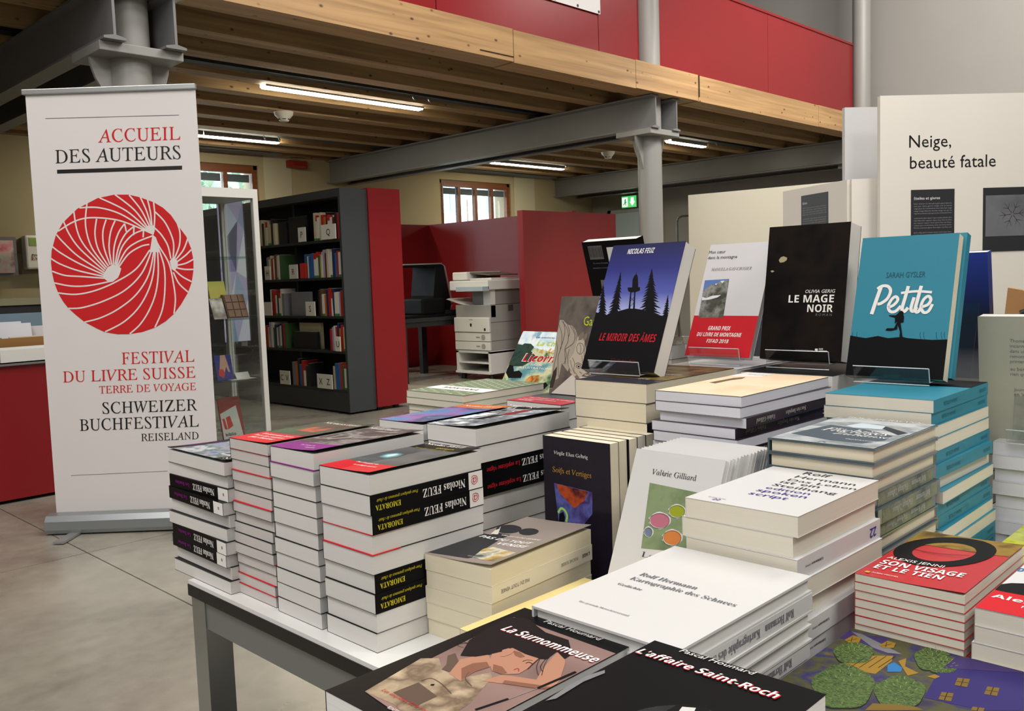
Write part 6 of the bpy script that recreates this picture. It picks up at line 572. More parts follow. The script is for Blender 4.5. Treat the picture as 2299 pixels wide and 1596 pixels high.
 'valerie':[('T','dark',3,'serif','Valérie Gilliard',(0.24,0.845),(0.739,0.832),0.0069),('P','@moss',1,[(0.241,0.779),(0.822,0.766),(0.9,0.389),(0.31,0.344)]),('P','paleg',2,[(0.566,0.56),(0.568,0.542),(0.552,0.528),(0.535,0.514),(0.502,0.498),(0.469,0.489),(0.432,0.491),(0.388,0.497),(0.369,0.505),(0.331,0.514),(0.337,0.532),(0.317,0.547),(0.347,0.564),(0.356,0.578),(0.393,0.595),(0.426,0.603),(0.464,0.6),(0.507,0.594),(0.528,0.586),(0.558,0.577)]),('P','rose',3,[(0.553,0.558),(0.553,0.543),(0.543,0.528),(0.524,0.515),(0.497,0.505),(0.465,0.499),(0.432,0.497),(0.4,0.5),(0.372,0.508),(0.352,0.519),(0.341,0.533),(0.341,0.548),(0.351,0.563),(0.371,0.576),(0.398,0.586),(0.43,0.592),(0.464,0.594),(0.496,0.59),(0.523,0.583),(0.542,0.572)]),('L','dark',4,0.00046,[(0.551,0.554),(0.552,0.541),(0.545,0.528),(0.532,0.517),(0.513,0.506),(0.489,0.499),(0.462,0.494),(0.433,0.492),(0.405,0.493),(0.38,0.498),(0.359,0.506),(0.343,0.516),(0.335,0.528),(0.334,0.541),(0.34,0.554),(0.354,0.566),(0.374,0.576),(0.398,0.584),(0.426,0.589),(0.455,0.59),(0.482,0.588),(0.507,0.583),(0.528,0.576),(0.543,0.565),(0.551,0.554)]),('P','paleg',2,[(0.706,0.636),(0.708,0.622),(0.695,0.61),(0.681,0.598),(0.655,0.585),(0.629,0.577),(0.599,0.579),(0.564,0.585),(0.549,0.592),(0.518,0.6),(0.523,0.615),(0.507,0.628),(0.531,0.642),(0.538,0.653),(0.568,0.667),(0.594,0.673),(0.624,0.671),(0.658,0.665),(0.676,0.659),(0.7,0.65)]),('P','olive',3,[(0.693,0.635),(0.693,0.622),(0.686,0.611),(0.671,0.6),(0.65,0.592),(0.625,0.587),(0.599,0.586),(0.574,0.589),(0.553,0.595),(0.537,0.605),(0.529,0.616),(0.528,0.628),(0.536,0.64),(0.551,0.651),(0.573,0.659),(0.598,0.664),(0.624,0.665),(0.648,0.662),(0.67,0.655),(0.685,0.646)]),('L','dark',4,0.00046,[(0.691,0.63),(0.692,0.62),(0.687,0.61),(0.676,0.6),(0.662,0.592),(0.643,0.586),(0.622,0.582),(0.6,0.581),(0.578,0.582),(0.558,0.586),(0.542,0.593),(0.53,0.601),(0.523,0.611),(0.522,0.622),(0.527,0.632),(0.538,0.642),(0.553,0.65),(0.572,0.656),(0.593,0.66),(0.616,0.661),(0.637,0.659),(0.657,0.655),(0.673,0.648),(0.685,0.64),(0.691,0.63)]),('P','paleg',2,[(0.408,0.464),(0.41,0.453),(0.404,0.443),(0.396,0.434),(0.382,0.424),(0.367,0.419),(0.35,0.421),(0.329,0.426),(0.319,0.432),(0.301,0.439),(0.302,0.451),(0.292,0.461),(0.304,0.471),(0.307,0.48),(0.323,0.49),(0.338,0.495),(0.356,0.492),(0.377,0.487),(0.388,0.482),(0.402,0.475)]),('P','bluegrey',3,[(0.394,0.462),(0.395,0.453),(0.393,0.444),(0.386,0.437),(0.376,0.431),(0.364,0.428),(0.351,0.428),(0.338,0.431),(0.326,0.436),(0.317,0.443),(0.311,0.452),(0.31,0.461),(0.313,0.47),(0.32,0.477),(0.329,0.483),(0.342,0.486),(0.355,0.486),(0.368,0.483),(0.38,0.478),(0.389,0.471)]),('L','dark',4,0.00046,[(0.391,0.458),(0.392,0.45),(0.391,0.442),(0.387,0.435),(0.38,0.43),(0.371,0.425),(0.36,0.423),(0.349,0.423),(0.338,0.424),(0.327,0.428),(0.318,0.433),(0.311,0.44),(0.307,0.447),(0.305,0.455),(0.306,0.463),(0.311,0.469),(0.318,0.475),(0.327,0.479),(0.338,0.482),(0.349,0.482),(0.36,0.48),(0.371,0.477),(0.38,0.471),(0.387,0.465),(0.391,0.458)]),('P','paleg',2,[(0.729,0.467),(0.731,0.45),(0.717,0.436),(0.701,0.423),(0.672,0.407),(0.642,0.398),(0.609,0.4),(0.568,0.406),(0.551,0.414),(0.517,0.423),(0.522,0.441),(0.504,0.455),(0.53,0.471),(0.538,0.485),(0.572,0.501),(0.601,0.509),(0.635,0.506),(0.674,0.5),(0.694,0.493),(0.721,0.484)]),('P','orange',3,[(0.716,0.465),(0.716,0.451),(0.708,0.437),(0.691,0.424),(0.667,0.414),(0.638,0.408),(0.608,0.407),(0.58,0.41),(0.555,0.417),(0.536,0.428),(0.526,0.441),(0.526,0.456),(0.535,0.47),(0.552,0.483),(0.577,0.493),(0.605,0.499),(0.635,0.5),(0.664,0.497),(0.688,0.49),(0.706,0.479)]),('L','dark',4,0.00046,[(0.714,0.461),(0.715,0.449),(0.71,0.436),(0.698,0.425),(0.681,0.415),(0.659,0.408),(0.635,0.403),(0.609,0.401),(0.584,0.403),(0.561,0.407),(0.542,0.415),(0.528,0.425),(0.521,0.436),(0.519,0.449),(0.525,0.462),(0.537,0.473),(0.554,0.483),(0.576,0.491),(0.601,0.495),(0.627,0.497),(0.652,0.495),(0.674,0.49),(0.693,0.482),(0.706,0.473),(0.714,0.461)]),('T','dark',3,'serif','Le Canal',(0.333,0.285),(0.826,0.299),0.0063)]
}
BANNER=((1.7426, 4.313, 1.0899), (0.7041, -0.7101, 0.0), (0.006, 0.012, 0.9999), 0.8, 2.0)
VALERIE=((0.8758, 0.617, 0.842), (0.0, -1.0, 0.0), (0.4067, 0.0, 0.9135), 0.13, 0.186)
SOIFS=((0.949, 0.8175, 0.812), (0.0, -1.0, 0.0), (0.0, 0.0, 1.0), 0.125, 0.218)
PILES={
 'bouches':(.612,.724,1.203,1.389,.896,10),
 'heros':(.624,.808,1.097,1.205,.932,15),
 'massai':(.622,.808,.980,1.088,.933,11),
 'emorata':(.624,.810,.864,.972,.920,9),
 'vigne':(.880,1.092,.950,1.062,.930,9),
 'violet':(.884,1.090,1.075,1.190,.925,9),
 'green':(1.080,1.298,1.195,1.360,.940,19),
 'redband':(1.160,1.340,1.030,1.165,.925,8),
 'venise':(.707,.913,.757,.871,.806,5),
 'thick':(1.050,1.295,.765,.902,.990,10),
 'limpides':(1.032,1.288,.600,.738,.985,20),
 'petite':(1.187,1.405,.413,.560,.975,16),
 'hochuges':(.985,1.178,.407,.535,.945,14),
 'steilhang':(.787,.978,.398,.527,.912,10),
 'kartographie':(.556,.776,.382,.532,.860,10),
 'yellow':(.650,.872,.565,.742,.755,3),
 'surnommeuse':(.350,.566,.428,.554,.850,5),
 'roch':(.345,.558,.262,.404,.862,5),
 'visage':(.866,1.056,.272,.378,.840,16),
 'alex':(.864,1.052,.130,.264,.832,8),
 'maison':(.610,.858,.120,.376,.785,5),
 'lime':(1.262,1.450,.150,.374,.760,3),
 'whitepile':(1.452,1.680,.205,.420,.880,9),
 'support_mage':(1.300,1.515,.600,.758,.985,9),
 'support_coeur':(1.320,1.540,.775,.925,.985,9),
 'support_licorne':(1.312,1.480,1.185,1.375,.873,8),
 'support_back':(1.545,1.760,1.060,1.275,1.000,10),
 'support_navy':(1.570,1.790,.800,1.000,.960,9),
 'support_blue':(1.570,1.790,.452,.650,.945,9),
}
PROT={'venise':4.0}
STAND={
 'miroir':(1.118,.998,.800,.945,.222,.030,25,-1),
 'coeur':(1.365,1.000,.778,.908,.220,.012,25,-1),
 'mage':(1.368,1.000,.618,.760,.225,.040,10,-1),
 'petite_up':(1.322,.985,.448,.590,.218,.020,17,-1),
 'garou':(1.262,.927,1.035,1.150,.190,.010,14,-1),
 'licorne':(1.311,.877,1.200,1.365,.190,.010,35,-1),
}
# ------------------------------------------------------------------ print colours
PAL={'ink':'0c0c0e','black':'17171a','white':'e6e4e0','redp':'b3202a','redd':'7a1f22','dark':'35333a','grey':'6e6e74','sky':'5a74b0','snow':'d2d4d8','bandred':'c0202a','bandred2':'b84450','moon':'a89c7c','tealdark':'2a5a68','teal2':'1f4a54','tealspine':'1f5f70','tealspine2':'4f9aac','cy1':'56666a','cy2':'6f9296','lime':'b8c832','horse':'a39a8a','horsed':'3c362f','horsel':'b4aa98','horsem':'7a7062','pale':'c9c4b8','gold':'d0a030','yellow':'cfc02a','cyanglow':'8fd0d8','purple':'7c1a78','ember2':'c06a3a','sage':'76856a','taupe':'8a7f78','char':'2e2f31','umber':'6b5a44','slatep':'4c565e','mistl':'b6c2c8','ink2':'2c3238','violetp':'42348c','skin':'a87a64','hair':'181214','skind':'7e5646','shirtd':'5a4a40','lip':'a0383c','steel':'8a8480','paleg':'c6c6c4','violetroof':'3c3060','ochrep':'8a6c28','paled':'77777a','treed':'16201a','treel':'8a9a56','violetwall':'2f2862','ochred':'6e5828','blue':'2a6aa0','logored':'c3282b','cloth':'d9d5d4','goldp':'b98a3c','limeg':'b8c83c','aqua':'4aa0a8','rose':'b06a7c','olive':'8f9a2c','bluegrey':'6a7a8c','orange':'c07840'}
ARTM={'dusk':dict(cols=['e8e8f0','e8e8f0','b4bade','5058a4','2c3076','20224e'],kind='grad',coord='Generated'),
'rock':dict(cols=['23241f','4a4a40','8a8a84','34342c'],scale=38),'smoke':dict(cols=['080707','0d0b0b','1a130f','090808'],scale=14),'charcoal':dict(cols=['4f4944','6a625a','3e3a38'],scale=18),
'storm':dict(cols=['2f5a66','6a9aa0','c8c89a','3c6048'],scale=26),'cloud':dict(cols=['8fb4cc','c8dce4','e4e8e8','7aa4bc'],scale=30),'forest':dict(cols=['16241e','2c4438','1c3038'],scale=40),'sunset':dict(cols=['a04a1c','d89038','8a3a1a','c8b058'],scale=40),
'slate':dict(cols=['38393b','55575a','2c2d2f'],scale=9),'noir':dict(cols=['141214','3a1c30','1a1618','8a8486','151316'],scale=26,stretch=(1,3,1)),'emerald':dict(cols=['10140f','1f4a2c','16241a','4a2a24','0f1410'],scale=20),'ember':dict(cols=['6a1e14','b04a24','3a1a20'],scale=40),
'city':dict(cols=['20242c','4a6a9a','8a8a96','3a5a58','b0b4bc','2a2220'],scale=22),'chrome':dict(cols=['1c1e24','5a6270','c8d0d8','3a3e46','8a929c','20222a'],scale=20,stretch=(1,2.5,1)),'aurora':dict(cols=['5a4a8c','3a7aa8','8a5aa0','2a3a68','6a9ab8'],scale=12),
'valley':dict(cols=['4c564e','6a7264','84866f','55605c'],scale=45),'canal':dict(cols=['5a5a50','a88a48','c8c4b0','48544c'],scale=35),'bronze':dict(cols=['2c2620','5c4c22','3a2420','6a5a2c','2a2226'],scale=16),'peach':dict(cols=['e6c8a8','ecd2b4','dcbc98'],scale=10),'mist':dict(cols=['8a9298','b4b8b8','7a8288','a8a498'],scale=14,stretch=(1,2,1)),
'mauve':dict(cols=['6a5450','8a706a','7a645e'],scale=8),'linen':dict(cols=['8a7a64','a8967c','6a5a48','b8a48a'],scale=28),'ghost':dict(cols=['0e0e10','18181b','2c2c30','0e0e10'],scale=16),'ochre':dict(cols=['6a5424','8c7030','4a3a1c'],scale=30),
'night':dict(cols=['23242f','343048','4a4a28','2c2a5c','5c5628'],scale=26),'tree':dict(cols=['18241a','324a26','566c38','1e2e1a','6a7a42'],scale=170,stretch=(1,2.0,1)),'limepat':dict(cols=['a8b418','c6cc3c','b8bc70','9aa814'],scale=40),'storm2':dict(cols=['2c2a58','5a5ca0','3a2a5c','6a6ab0'],scale=26),'moss':dict(cols=['6e8060','80906c','5e7050'],scale=20)}
def ink(k):
    if k[0]=='@':
        d=dict(ARTM[k[1:]]); return ramp_mat('picture_'+k[1:],rough=.42,spec=.15,**d)
    return mat('print_'+k,PAL[k],.5,spec=.1)
def smooth_line(pts,n=6):
    if len(pts)<3: return pts
    out=[]
    for i in range(len(pts)-1):
        p0=pts[max(i-1,0)]; p1=pts[i]; p2=pts[i+1]; p3=pts[min(i+2,len(pts)-1)]
        for k in range(n):
            t=k/n; out.append(tuple(.5*((2*p1[j])+(-p0[j]+p2[j])*t+(2*p0[j]-5*p1[j]+4*p2[j]-p3[j])*t*t+(-p0[j]+3*p1[j]-3*p2[j]+p3[j])*t**3) for j in (0,1)))
    out.append(pts[-1]); return out
def clip01(pts):
    "keep a print inside the sheet it is printed on"
    def cut(P,ax,val,keep_less):
        o=[]
        for i in range(len(P)):
            a,b=P[i-1],P[i]; ia=(a[ax]<=val)==keep_less or a[ax]==val; ib=(b[ax]<=val)==keep_less or b[ax]==val
            if ia!=ib:
                t=(val-a[ax])/(b[ax]-a[ax]); o.append((a[0]+(b[0]-a[0])*t,a[1]+(b[1]-a[1])*t))
            if ib: o.append(b)
        return o
    for ax,val,kl in ((0,.0,False),(0,1.0,True),(1,.0,False),(1,1.0,True)):
        pts=cut(pts,ax,val,kl)
        if len(pts)<3: return []
    return pts
def add_art(parent,items,w,h,zbase,zf=None,names=None,step=.00012):
    "prints on a cover: parent space x across, y up the page, z out of the cover"
    zf=zf or (lambda x:0)
    merged={}; zi=0
    for it in items:
        kind,col,lay=it[:3]; zi+=1; z=zbase+.0002+step*lay+.000006*(zi%16)
        fm=lambda x,y,z=z:((x-.5)*w,(y-.5)*h,z+zf((x-.5)*w))
        if kind=='T':
            _,_,_,st,txt,a,b,cap=it; W=math.hypot((b[0]-a[0])*w,(b[1]-a[1])*h); ang=math.atan2((b[1]-a[1])*h,(b[0]-a[0])*w); v0=(a[1]+b[1])/2
            if abs(ang)>math.radians(14): v0=a[1]
            x0=(a[0]-.5)*w; y0=(v0-.5)*h
            V,F,TW=letters(txt,st); sx=W/TW; sy=sx if cap is None else min(max(cap,sx*.42),sx*1.7)
            # words that would run off the sheet edge are kept whole: they are in view only as far as the frame shows them
            if x0+W>w/2: sx*= (w/2-x0)/W*.985
            me=bpy.data.meshes.new('lettering'); me.from_pydata([(x0+p*sx,y0+q*sy,z+zf(x0+p*sx)) for p,q in V],[],F); me.materials.append(ink(col)); o=bpy.data.objects.new('lettering',me); COL.objects.link(o); o.parent=parent
            continue
        nm=sum(1 for q in items if q[0] in 'PRL' and q[1]==col and q[2]==lay)
        m=merged.setdefault((col,lay,0 if nm>6 else len(merged)),MB())
        if kind=='P':
            pts=clip01(it[3])
            if len(pts)<3: continue
            if len(pts)==4 and zf(1e-3)!=zf(0):
                xs_=[p[0] for p in pts]; ys_=[p[1] for p in pts]; n=10
                for i in range(n):
                    a=min(xs_)+(max(xs_)-min(xs_))*i/n; b=min(xs_)+(max(xs_)-min(xs_))*(i+1)/n; m.quad(fm(a,min(ys_)),fm(b,min(ys_)),fm(b,max(ys_)),fm(a,max(ys_)))
            else: m.quad(*[fm(*p) for p in pts])
        elif kind=='R':
            o_,i_=it[3],it[4]; n=len(o_)
            for i in range(n): m.quad(fm(*o_[i]),fm(*o_[(i+1)%n]),fm(*i_[(i+1)%n]),fm(*i_[i]))
        elif kind=='L':
            wd=it[3]; P=[((x-.5)*w,(y-.5)*h) for x,y in smooth_line(it[4])]; Lf=[];Rt=[]
            for i,p in enumerate(P):
                a=P[max(i-1,0)]; b=P[min(i+1,len(P)-1)]; d=Vector((b[0]-a[0],b[1]-a[1])); d=d.normalized() if d.length else Vector((1,0)); nn=Vector((-d.y,d.x))*wd/2
                Lf.append((p[0]+nn.x,p[1]+nn.y)); Rt.append((p[0]-nn.x,p[1]-nn.y))
            zi2=.000006*(zi%16)
            for i in range(len(P)-1):
                q=[Lf[i],Rt[i],Rt[i+1],Lf[i+1]]; m.quad(*[(x,y,z+zf(x)) for x,y in q])
    for (col,lay,_),m in merged.items():
        if not m.f: continue
        me=bpy.data.meshes.new('print'); me.from_pydata(m.v,[],m.f); me.materials.append(ink(col)); bm=bmesh.new(); bm.from_mesh(me)
        for f in bm.faces:
            if f.normal.z<0: f.normal_flip()
        bm.to_mesh(me); bm.free(); o=bpy.data.objects.new('print',me); COL.objects.link(o); o.parent=parent
# ------------------------------------------------------------------ books
def page_mat(name,c):
    "paper edge with fine leaf lines along the thickness"
    if name in MATS: return MATS[name]
    m,n,l,b=newmat(name); tc=n.new('ShaderNodeTexCoord'); mp=n.new('ShaderNodeMapping'); mp.inputs['Scale'].default_value=(3,3,1600); l.new(tc.outputs['Object'],mp.inputs['Vector'])
    t=n.new('ShaderNodeTexNoise'); t.inputs['Scale'].default_value=1.0; t.inputs['Detail'].default_value=2; l.new(mp.outputs['Vector'],t.inputs['Vector'])
    r=n.new('ShaderNodeValToRGB'); cc=hx(c); r.color_ramp.elements[0].position=.3; r.color_ramp.elements[1].position=.65; r.color_ramp.elements[0].color=(*[v*.93 for v in cc],1); r.color_ramp.elements[1].color=(*cc,1)
    l.new(t.outputs['Fac'],r.inputs['Fac']); l.new(r.outputs['Color'],b.inputs['Base Color']); b.inputs['Roughness'].default_value=.85; b.inputs['Specular IOR Level'].default_value=.2
    MATS[name]=m; return m
PW=page_mat('paper_white','d6d4d0'); PC=page_mat('paper_cream','d9d0b8'); PI=page_mat('paper_ivory','d8d2c2'); PB=page_mat('paper_bluish','d2d2da')
MESHC={}
def cover_mesh(w,h,t,c,m,hard,curl):
    k=('c',w,h,t,c,m.name,hard,curl)
    if k in MESHC: return MESHC[k]
    mb=MB(); n=10 if curl else 1; o=.0022 if hard else 0.0   # hard boards stand proud of the pages
    prof=[(w/2+o,0),(-w/2-o,0),(-w/2-o,t)]
    top=[(-w/2-o+(w+2*o)*i/n,t+curl*(i/n)**2) for i in range(1,n+1)]; prof+=top
    prof+=[(x,z-c) for x,z in reversed(top)]+[(-w/2-o+c,t-c),(-w/2-o+c,c),(w/2+o,c)]
    hh=h/2+o
    mb.prism([(x,-hh,z) for x,z in prof],(0,0,0),(0,2*hh,0)); me=mb.mesh('cover',m); MESHC[k]=me; return me
def pages_mesh(w,h,t,c,m,bulge=0.0):
    k=('p',w,h,t,c,m.name,bulge)
    if k in MESHC: return MESHC[k]
    mb=MB()
    if bulge: 
        n=8; top=[(-w/2+c+(w-c-.0006)*i/n, t-c+bulge*math.sin(math.pi*i/n*.9)) for i in range(n+1)]
        mb.prism([(x,-h/2+.0005,z) for x,z in [(w/2-.0006,c),(-w/2+c,c)]+top],(0,0,0),(0,h-.001,0))
    else: mb.box(-w/2+c,w/2-.0006,-h/2+.0005,h/2-.0005,c,t-c)
    me=mb.mesh('pages',m); MESHC[k]=me; return me
def link(name,me,parent):
    o=bpy.data.objects.new(name,me); COL.objects.link(o); o.parent=parent; return o
SPM={}
def book(label,mw,w,h,t,cov,pages,art=None,spine=(),hard=False,curl=0.0,group=None,band=None,name='book',frontcol=None,c=None):
    r=thing(name,label,'book',mw=mw,group=group); c=c or (.0022 if hard else .00028)
    cv=link('cover',cover_mesh(round(w,4),round(h,4),round(t,5),c,cov,hard,curl),r); link('pages',pages_mesh(round(w,4),round(h,4),round(t,5),c,pages),r)
    zf=(lambda x:curl*max(0,min(1,(x+w/2)/w))**2) if curl else None
    if band:
        k=('band',round(w,4),round(h,4),band[0],band[1])
        if k not in MESHC: MESHC[k]=MB().box(-w/2-.0006,w/2+.0006,-h/2-.0006,-h/2+h*band[1],0,.0009).mesh('paper_band',ink(band[0]))
        b=link('paper_band',MESHC[k],r); b.location.z=t-.0004
    if art: add_art(cv,art,w,h,t,zf)
    off=.0022 if hard else 0
    for sp_ in spine:
        (txt,st,col,pos,capf,ln)=sp_[:6]; dv=sp_[6] if len(sp_)>6 else 0.0
        # pos: fraction along the spine from foot (0) to head (1); text runs foot to head
        k=('s',txt,st,col,capf,ln,round(t,4),round(h,4),round(w,4),pos,dv)
        if k not in SPM:
            x=-w/2-off-.0004
            if txt=='#box': # printed block on the spine from pos to ln
                me=bpy.data.meshes.new('spine_block'); a,b=-h/2+pos*h,-h/2+ln*h; me.from_pydata([(x+.0002,a,t*.03),(x+.0002,b,t*.03),(x+.0002,b,t*.97),(x+.0002,a,t*.97)],[],[(3,2,1,0)])
            else:
                V,F,W=letters(txt,st); cap=t*capf; sx=min(cap,ln*h/W) if ln else cap; sy=cap if not ln else min(cap,sx*1.5)
                me=bpy.data.meshes.new('spine_lettering'); y0=-h/2+pos*h; me.from_pydata([(x,y0+p*sx,t/2+dv*t+sy*.45-q*sy) for p,q in V],[],F)
            me.materials.append(ink(col)); SPM[k]=me
        link('spine_lettering' if txt!='#box' else 'spine_block',SPM[k],cv)
    return r
AX={'E':((0,-1,0),(1,0,0)),'W':((0,1,0),(-1,0,0)),'N':((1,0,0),(0,1,0)),'S':((-1,0,0),(0,-1,0))}
def mw_flat(cx,cy,z,up,rot=0.0):
    ex,ey=[Vector(v) for v in AX[up]]; R_m=Matrix.Rotation(rot,3,'Z'); ex,ey=R_m@ex,R_m@ey
    return Matrix(((ex.x,ey.x,0,cx),(ex.y,ey.y,0,cy),(0,0,1,z),(0,0,0,1)))
def frame_mw(c,ex,ey,back=0.0):
    "book whose front cover lies in the plane centre c, axes ex (reading right) and ey (up)"
    c,ex,ey=Vector(c),Vector(ex),Vector(ey); ez=ex.cross(ey); o=c-ez*back
    return Matrix(((ex.x,ey.x,ez.x,o.x),(ex.y,ey.y,ez.y,o.y),(ex.z,ey.z,ez.z,o.z),(0,0,0,1)))
TZ=.70
def pile(key,desc,cov,pages,seq,f_up,s_up,art=True,spine=(),hard=False,curl=0.0,group=None,band=None,jit=.0010,jrot=.35,top_label=None,z0=TZ,drift=(0,0),bands=None):
    X0_,X1_,Y0_,Y1_,zt,n=PILES[key]; rn=random.Random(hash(key)%1 or len(key)*17+n); t=(zt-z0)/n; up0=f_up if seq[0]=='f' else s_up
    for i in range(n):                      # i = 0 is the topmost book
        k=seq[i] if i<len(seq) else 'f'; up=f_up if k=='f' else s_up
        if up in 'EW': w,h=Y1_-Y0_,X1_-X0_
        else: w,h=X1_-X0_,Y1_-Y0_
        j=0 if i==0 else 1; cx_=(X0_+X1_)/2+j*rn.uniform(-jit,jit)+drift[0]*i; cy_=(Y0_+Y1_)/2+j*rn.uniform(-jit,jit)+drift[1]*i; rot=math.radians(j*rn.uniform(-jrot,jrot)+PROT.get(key,0))
        z=zt-(i+1)*t
        if i==0: lab=top_label
        else: lab='%s, %s from top'%(desc,ORD[i])
        if i==n-1: lab='%s, the bottom one'%desc
        book(lab,mw_flat(cx_,cy_,z+.00005,up,rot),w-.001,h-.001,t-.00012,cov,pages,art=ART.get(key) if (i==0 and art) else None,spine=spine if k=='s' else (),hard=hard,curl=curl if i==0 else 0,group=group or 'books in piles on the display table',band=band if (i>0 and k=='f' and (bands is None or i in bands)) else None)
FB=mat('cover_black','0d0d0f',.36,spec=.09); FW=mat('cover_white','cbcbca',.4,spec=.3)
def feuz_spine(title,col,extra=None):
    s=[('#box',None,'white',.0,1,.145),('Nicolas FEUZ','serifb','white',.20,.50,.34),(title,'serifb',col,.58,.34,.30)]
    return s
LOGO=('@','serifb','redp',.05,.4,None)
# --- piles on the left half of the table
pile('bouches','pocket novel in the leftmost pile overhanging the table corner',FB,PW,'ffssffssff','S','N',spine=[('#box',None,'white',.0,1,.16),('o','sansb','redd',.06,.28,None),('Nicolas FEUZ','serifb','white',.22,.5,.36),('Les Bouches','serifb','purple',.64,.3,.26)],jit=.004,jrot=1.6,top_label='dark city-picture pocket novel topping the leftmost pile',curl=.004)
pile('heros','thin grey-edged novel in the second pile from the left',FB,page_mat('paper_grey','c9c4c0'),'f'*15,'E','W',jit=.002,jrot=.6,band=('bandred',.30),bands=(1,3,4,6,11,13,14),top_label='green covered novel with red band topping the second pile from the left',curl=.003)
pile('massai','white-edged novel in the third pile, purple paper bands',FB,PW,'f'*11,'E','W',band=('purple',.24),bands=(1,5),jit=.0015,top_label='black novel with purple band topping the third pile from the left',curl=.005)
pile('emorata','thick pocket novel in the EMORATA spine pile',FB,PW,'fssffssff','E','W',spine=[('#box',None,'white',.0,1,.135),('@','serifb','redp',.045,.38,None),('Nicolas FEUZ','serifb','white',.17,.44,.39),('EMORATA','serifb','yellow',.75,.27,.21,-.16),('Pour quelques grammes de chair','serifi','yellow',.60,.16,.35,.2)],band=('bandred',.235),bands=(3,4),jit=.0015,jrot=.35,top_label='grey novel with red band titled EMORATA, topping its pile',curl=.004)
pile('vigne','thick novel in the pile behind the EMORATA pile',FB,PW,'ffssfffff','E','W',spine=[('#box',None,'white',.0,1,.12),('Nicolas FEUZ','serifb','white',.16,.42,.40),('La septième vigne','serifb','redp',.58,.28,.34)],top_label='thick novel with shiny car picture behind the EMORATA pile',curl=.006,jit=.002)
pile('violet','thick white-edged novel in the pile left of the car-picture novel',FB,PW,'f'*9,'E','W',top_label='thick novel with violet and blue cover left of the car-picture novel',curl=.005)
pile('green','slim book in the green-patterned pile at the table back',mat('cover_sage','76856a',.5),PI,'f'*19,'E','W',jit=.003,top_label='white-striped green patterned book topping its pile at the back',curl=.0)
pile('redband','thick novel in the pile before the horse book',FB,PW,'f'*8,'E','W',top_label='novel with pink-red band lying before the horse book')
pile('venise','cream pocket book in the low PAS DU TOUT VENISE pile',mat('cover_ivory','d6d0bf',.4),PC,'fsfff','E','W',spine=[('PAS DU TOUT VENISE','sans','grey',.66,.22,.26),('POCHE SUISSE','sans','grey',.16,.2,.18),('L\'AGE','sansb','ink',.03,.22,None)],top_label='taupe and black pocket book titled PAS DU TOUT VENISE',curl=.006)
pile('thick','very thick cream-paged novel in the pile under the blue forest novel',mat('cover_nightblue','232230',.35),PC,'ffsfffffff','E','W',top_label='very thick dark bronze novel lying under the blue forest novel')
pile('limpides','peach covered book in the tall pile with dark violet spines',mat('cover_aubergine','2e2130',.35),PB,'ffssfsffsfsffsffsfsf','E','W',spine=[('Valérie Gilliard','serifi','pale',.70,.42,.20),('Nos vies limpides','serif','pale',.34,.42,.24),('C','sansb','white',.04,.5,None)],jit=.005,jrot=2.0,top_label='peach covered book topping the pile with dark violet spines',curl=.0)
pile('petite','turquoise novel in the tall turquoise and white pile',mat('cover_turquoise','2c7f95',.45,spec=.3),PI,'ssffssffssffssff','E','W',spine=[('EQUATEURS','sans','tealspine',.05,.28,.13),('SARAH GYSLER','sans','tealspine',.60,.30,.24),('Petite','serifi','tealspine2',.46,.4,.1)],jit=.004,jrot=1.2,top_label='turquoise novel lying under the standing turquoise novel, topping the pile',drift=(.001,-.0006))
pile('hochuges','film-wrapped hardback in the pile of grey picture covers',mat('cover_slate','4a555c',.25,coat=.5),PC,'fffsssffssffff','E','W',spine=[('#box',None,'@valley',.05,1,.95),('Rolf Hermann','serif','paleg',.18,.42,.24),('Flüchtiges Zuhause','serif','paleg',.48,.42,.32)],hard=True,jit=.003,top_label='film-wrapped hardback with grey picture cover, topping its pile')
pile('steilhang','white paperback in the tall pile lettered 22',FW,PI,'ffsffssfff','E','W',spine=[('22','sansb','violetp',.06,.5,None),('Rolf Hermann','sans','dark',.72,.14,.2),('Das Leben ist ein Steilhang','sans','dark',.74,.1,.2)],jit=.005,jrot=1.2,top_label='white paperback titled Das Leben ist ein Steilhang',band=None)
pile('kartographie','white hardback in the pile titled Kartographie des Schnees',FW,PW,'fsffssfsff','E','W',spine=[('Rolf Hermann','serifb','grey',.16,.5,.24),('Kartographie des Schnees','serifb','grey',.44,.5,.46)],hard=True,jit=.003,top_label='white hardback titled Kartographie des Schnees, topping its pile')
pile('yellow','pale yellow book under the standing white booklets',mat('cover_paleyellow','d8c584',.5),PC,'fff','E','W',art=False,jit=.001,jrot=0,top_label='pale yellow book lying behind the snow-white hardback pile')
pile('surnommeuse','thick novel under the portrait novel in front',FB,PW,'fffff','E','W',jit=.002,top_label='black framed novel with woman portrait titled La Surnommeuse')
pile('roch',"thick novel in the pile of L'affaire Saint-Roch",FB,PW,'fffff','E','W',jit=.002,top_label="black novel titled L'affaire Saint-Roch at the bottom edge")
pile('visage','thin book in the red SON VISAGE ET LE TIEN pile',mat('cover_red','b4222a',.35,coat=.2),PI,'f'*16,'E','W',jit=.0006,jrot=.12,top_label='red book with black ink ring titled SON VISAGE ET LE TIEN',curl=.003)
pile('alex','white-edged book in the pile cut by the right frame edge',FW,PI,'f'*8,'E','W',jit=.003,top_label='white book with red band at the right frame edge',curl=.003)
pile('maison','large picture book in the stack with the painted village',mat('cover_night','343050',.35),PW,'f'*5,'E','W',jit=.001,jrot=0,top_label='large picture book with painted violet houses and trees')
pile('lime','lime book in the short pile by the right frame edge',mat('cover_lime','b0ba2c',.5),PI,'f'*3,'E','W',jit=.001,top_label='lime yellow patterned book behind the red ink-ring book')
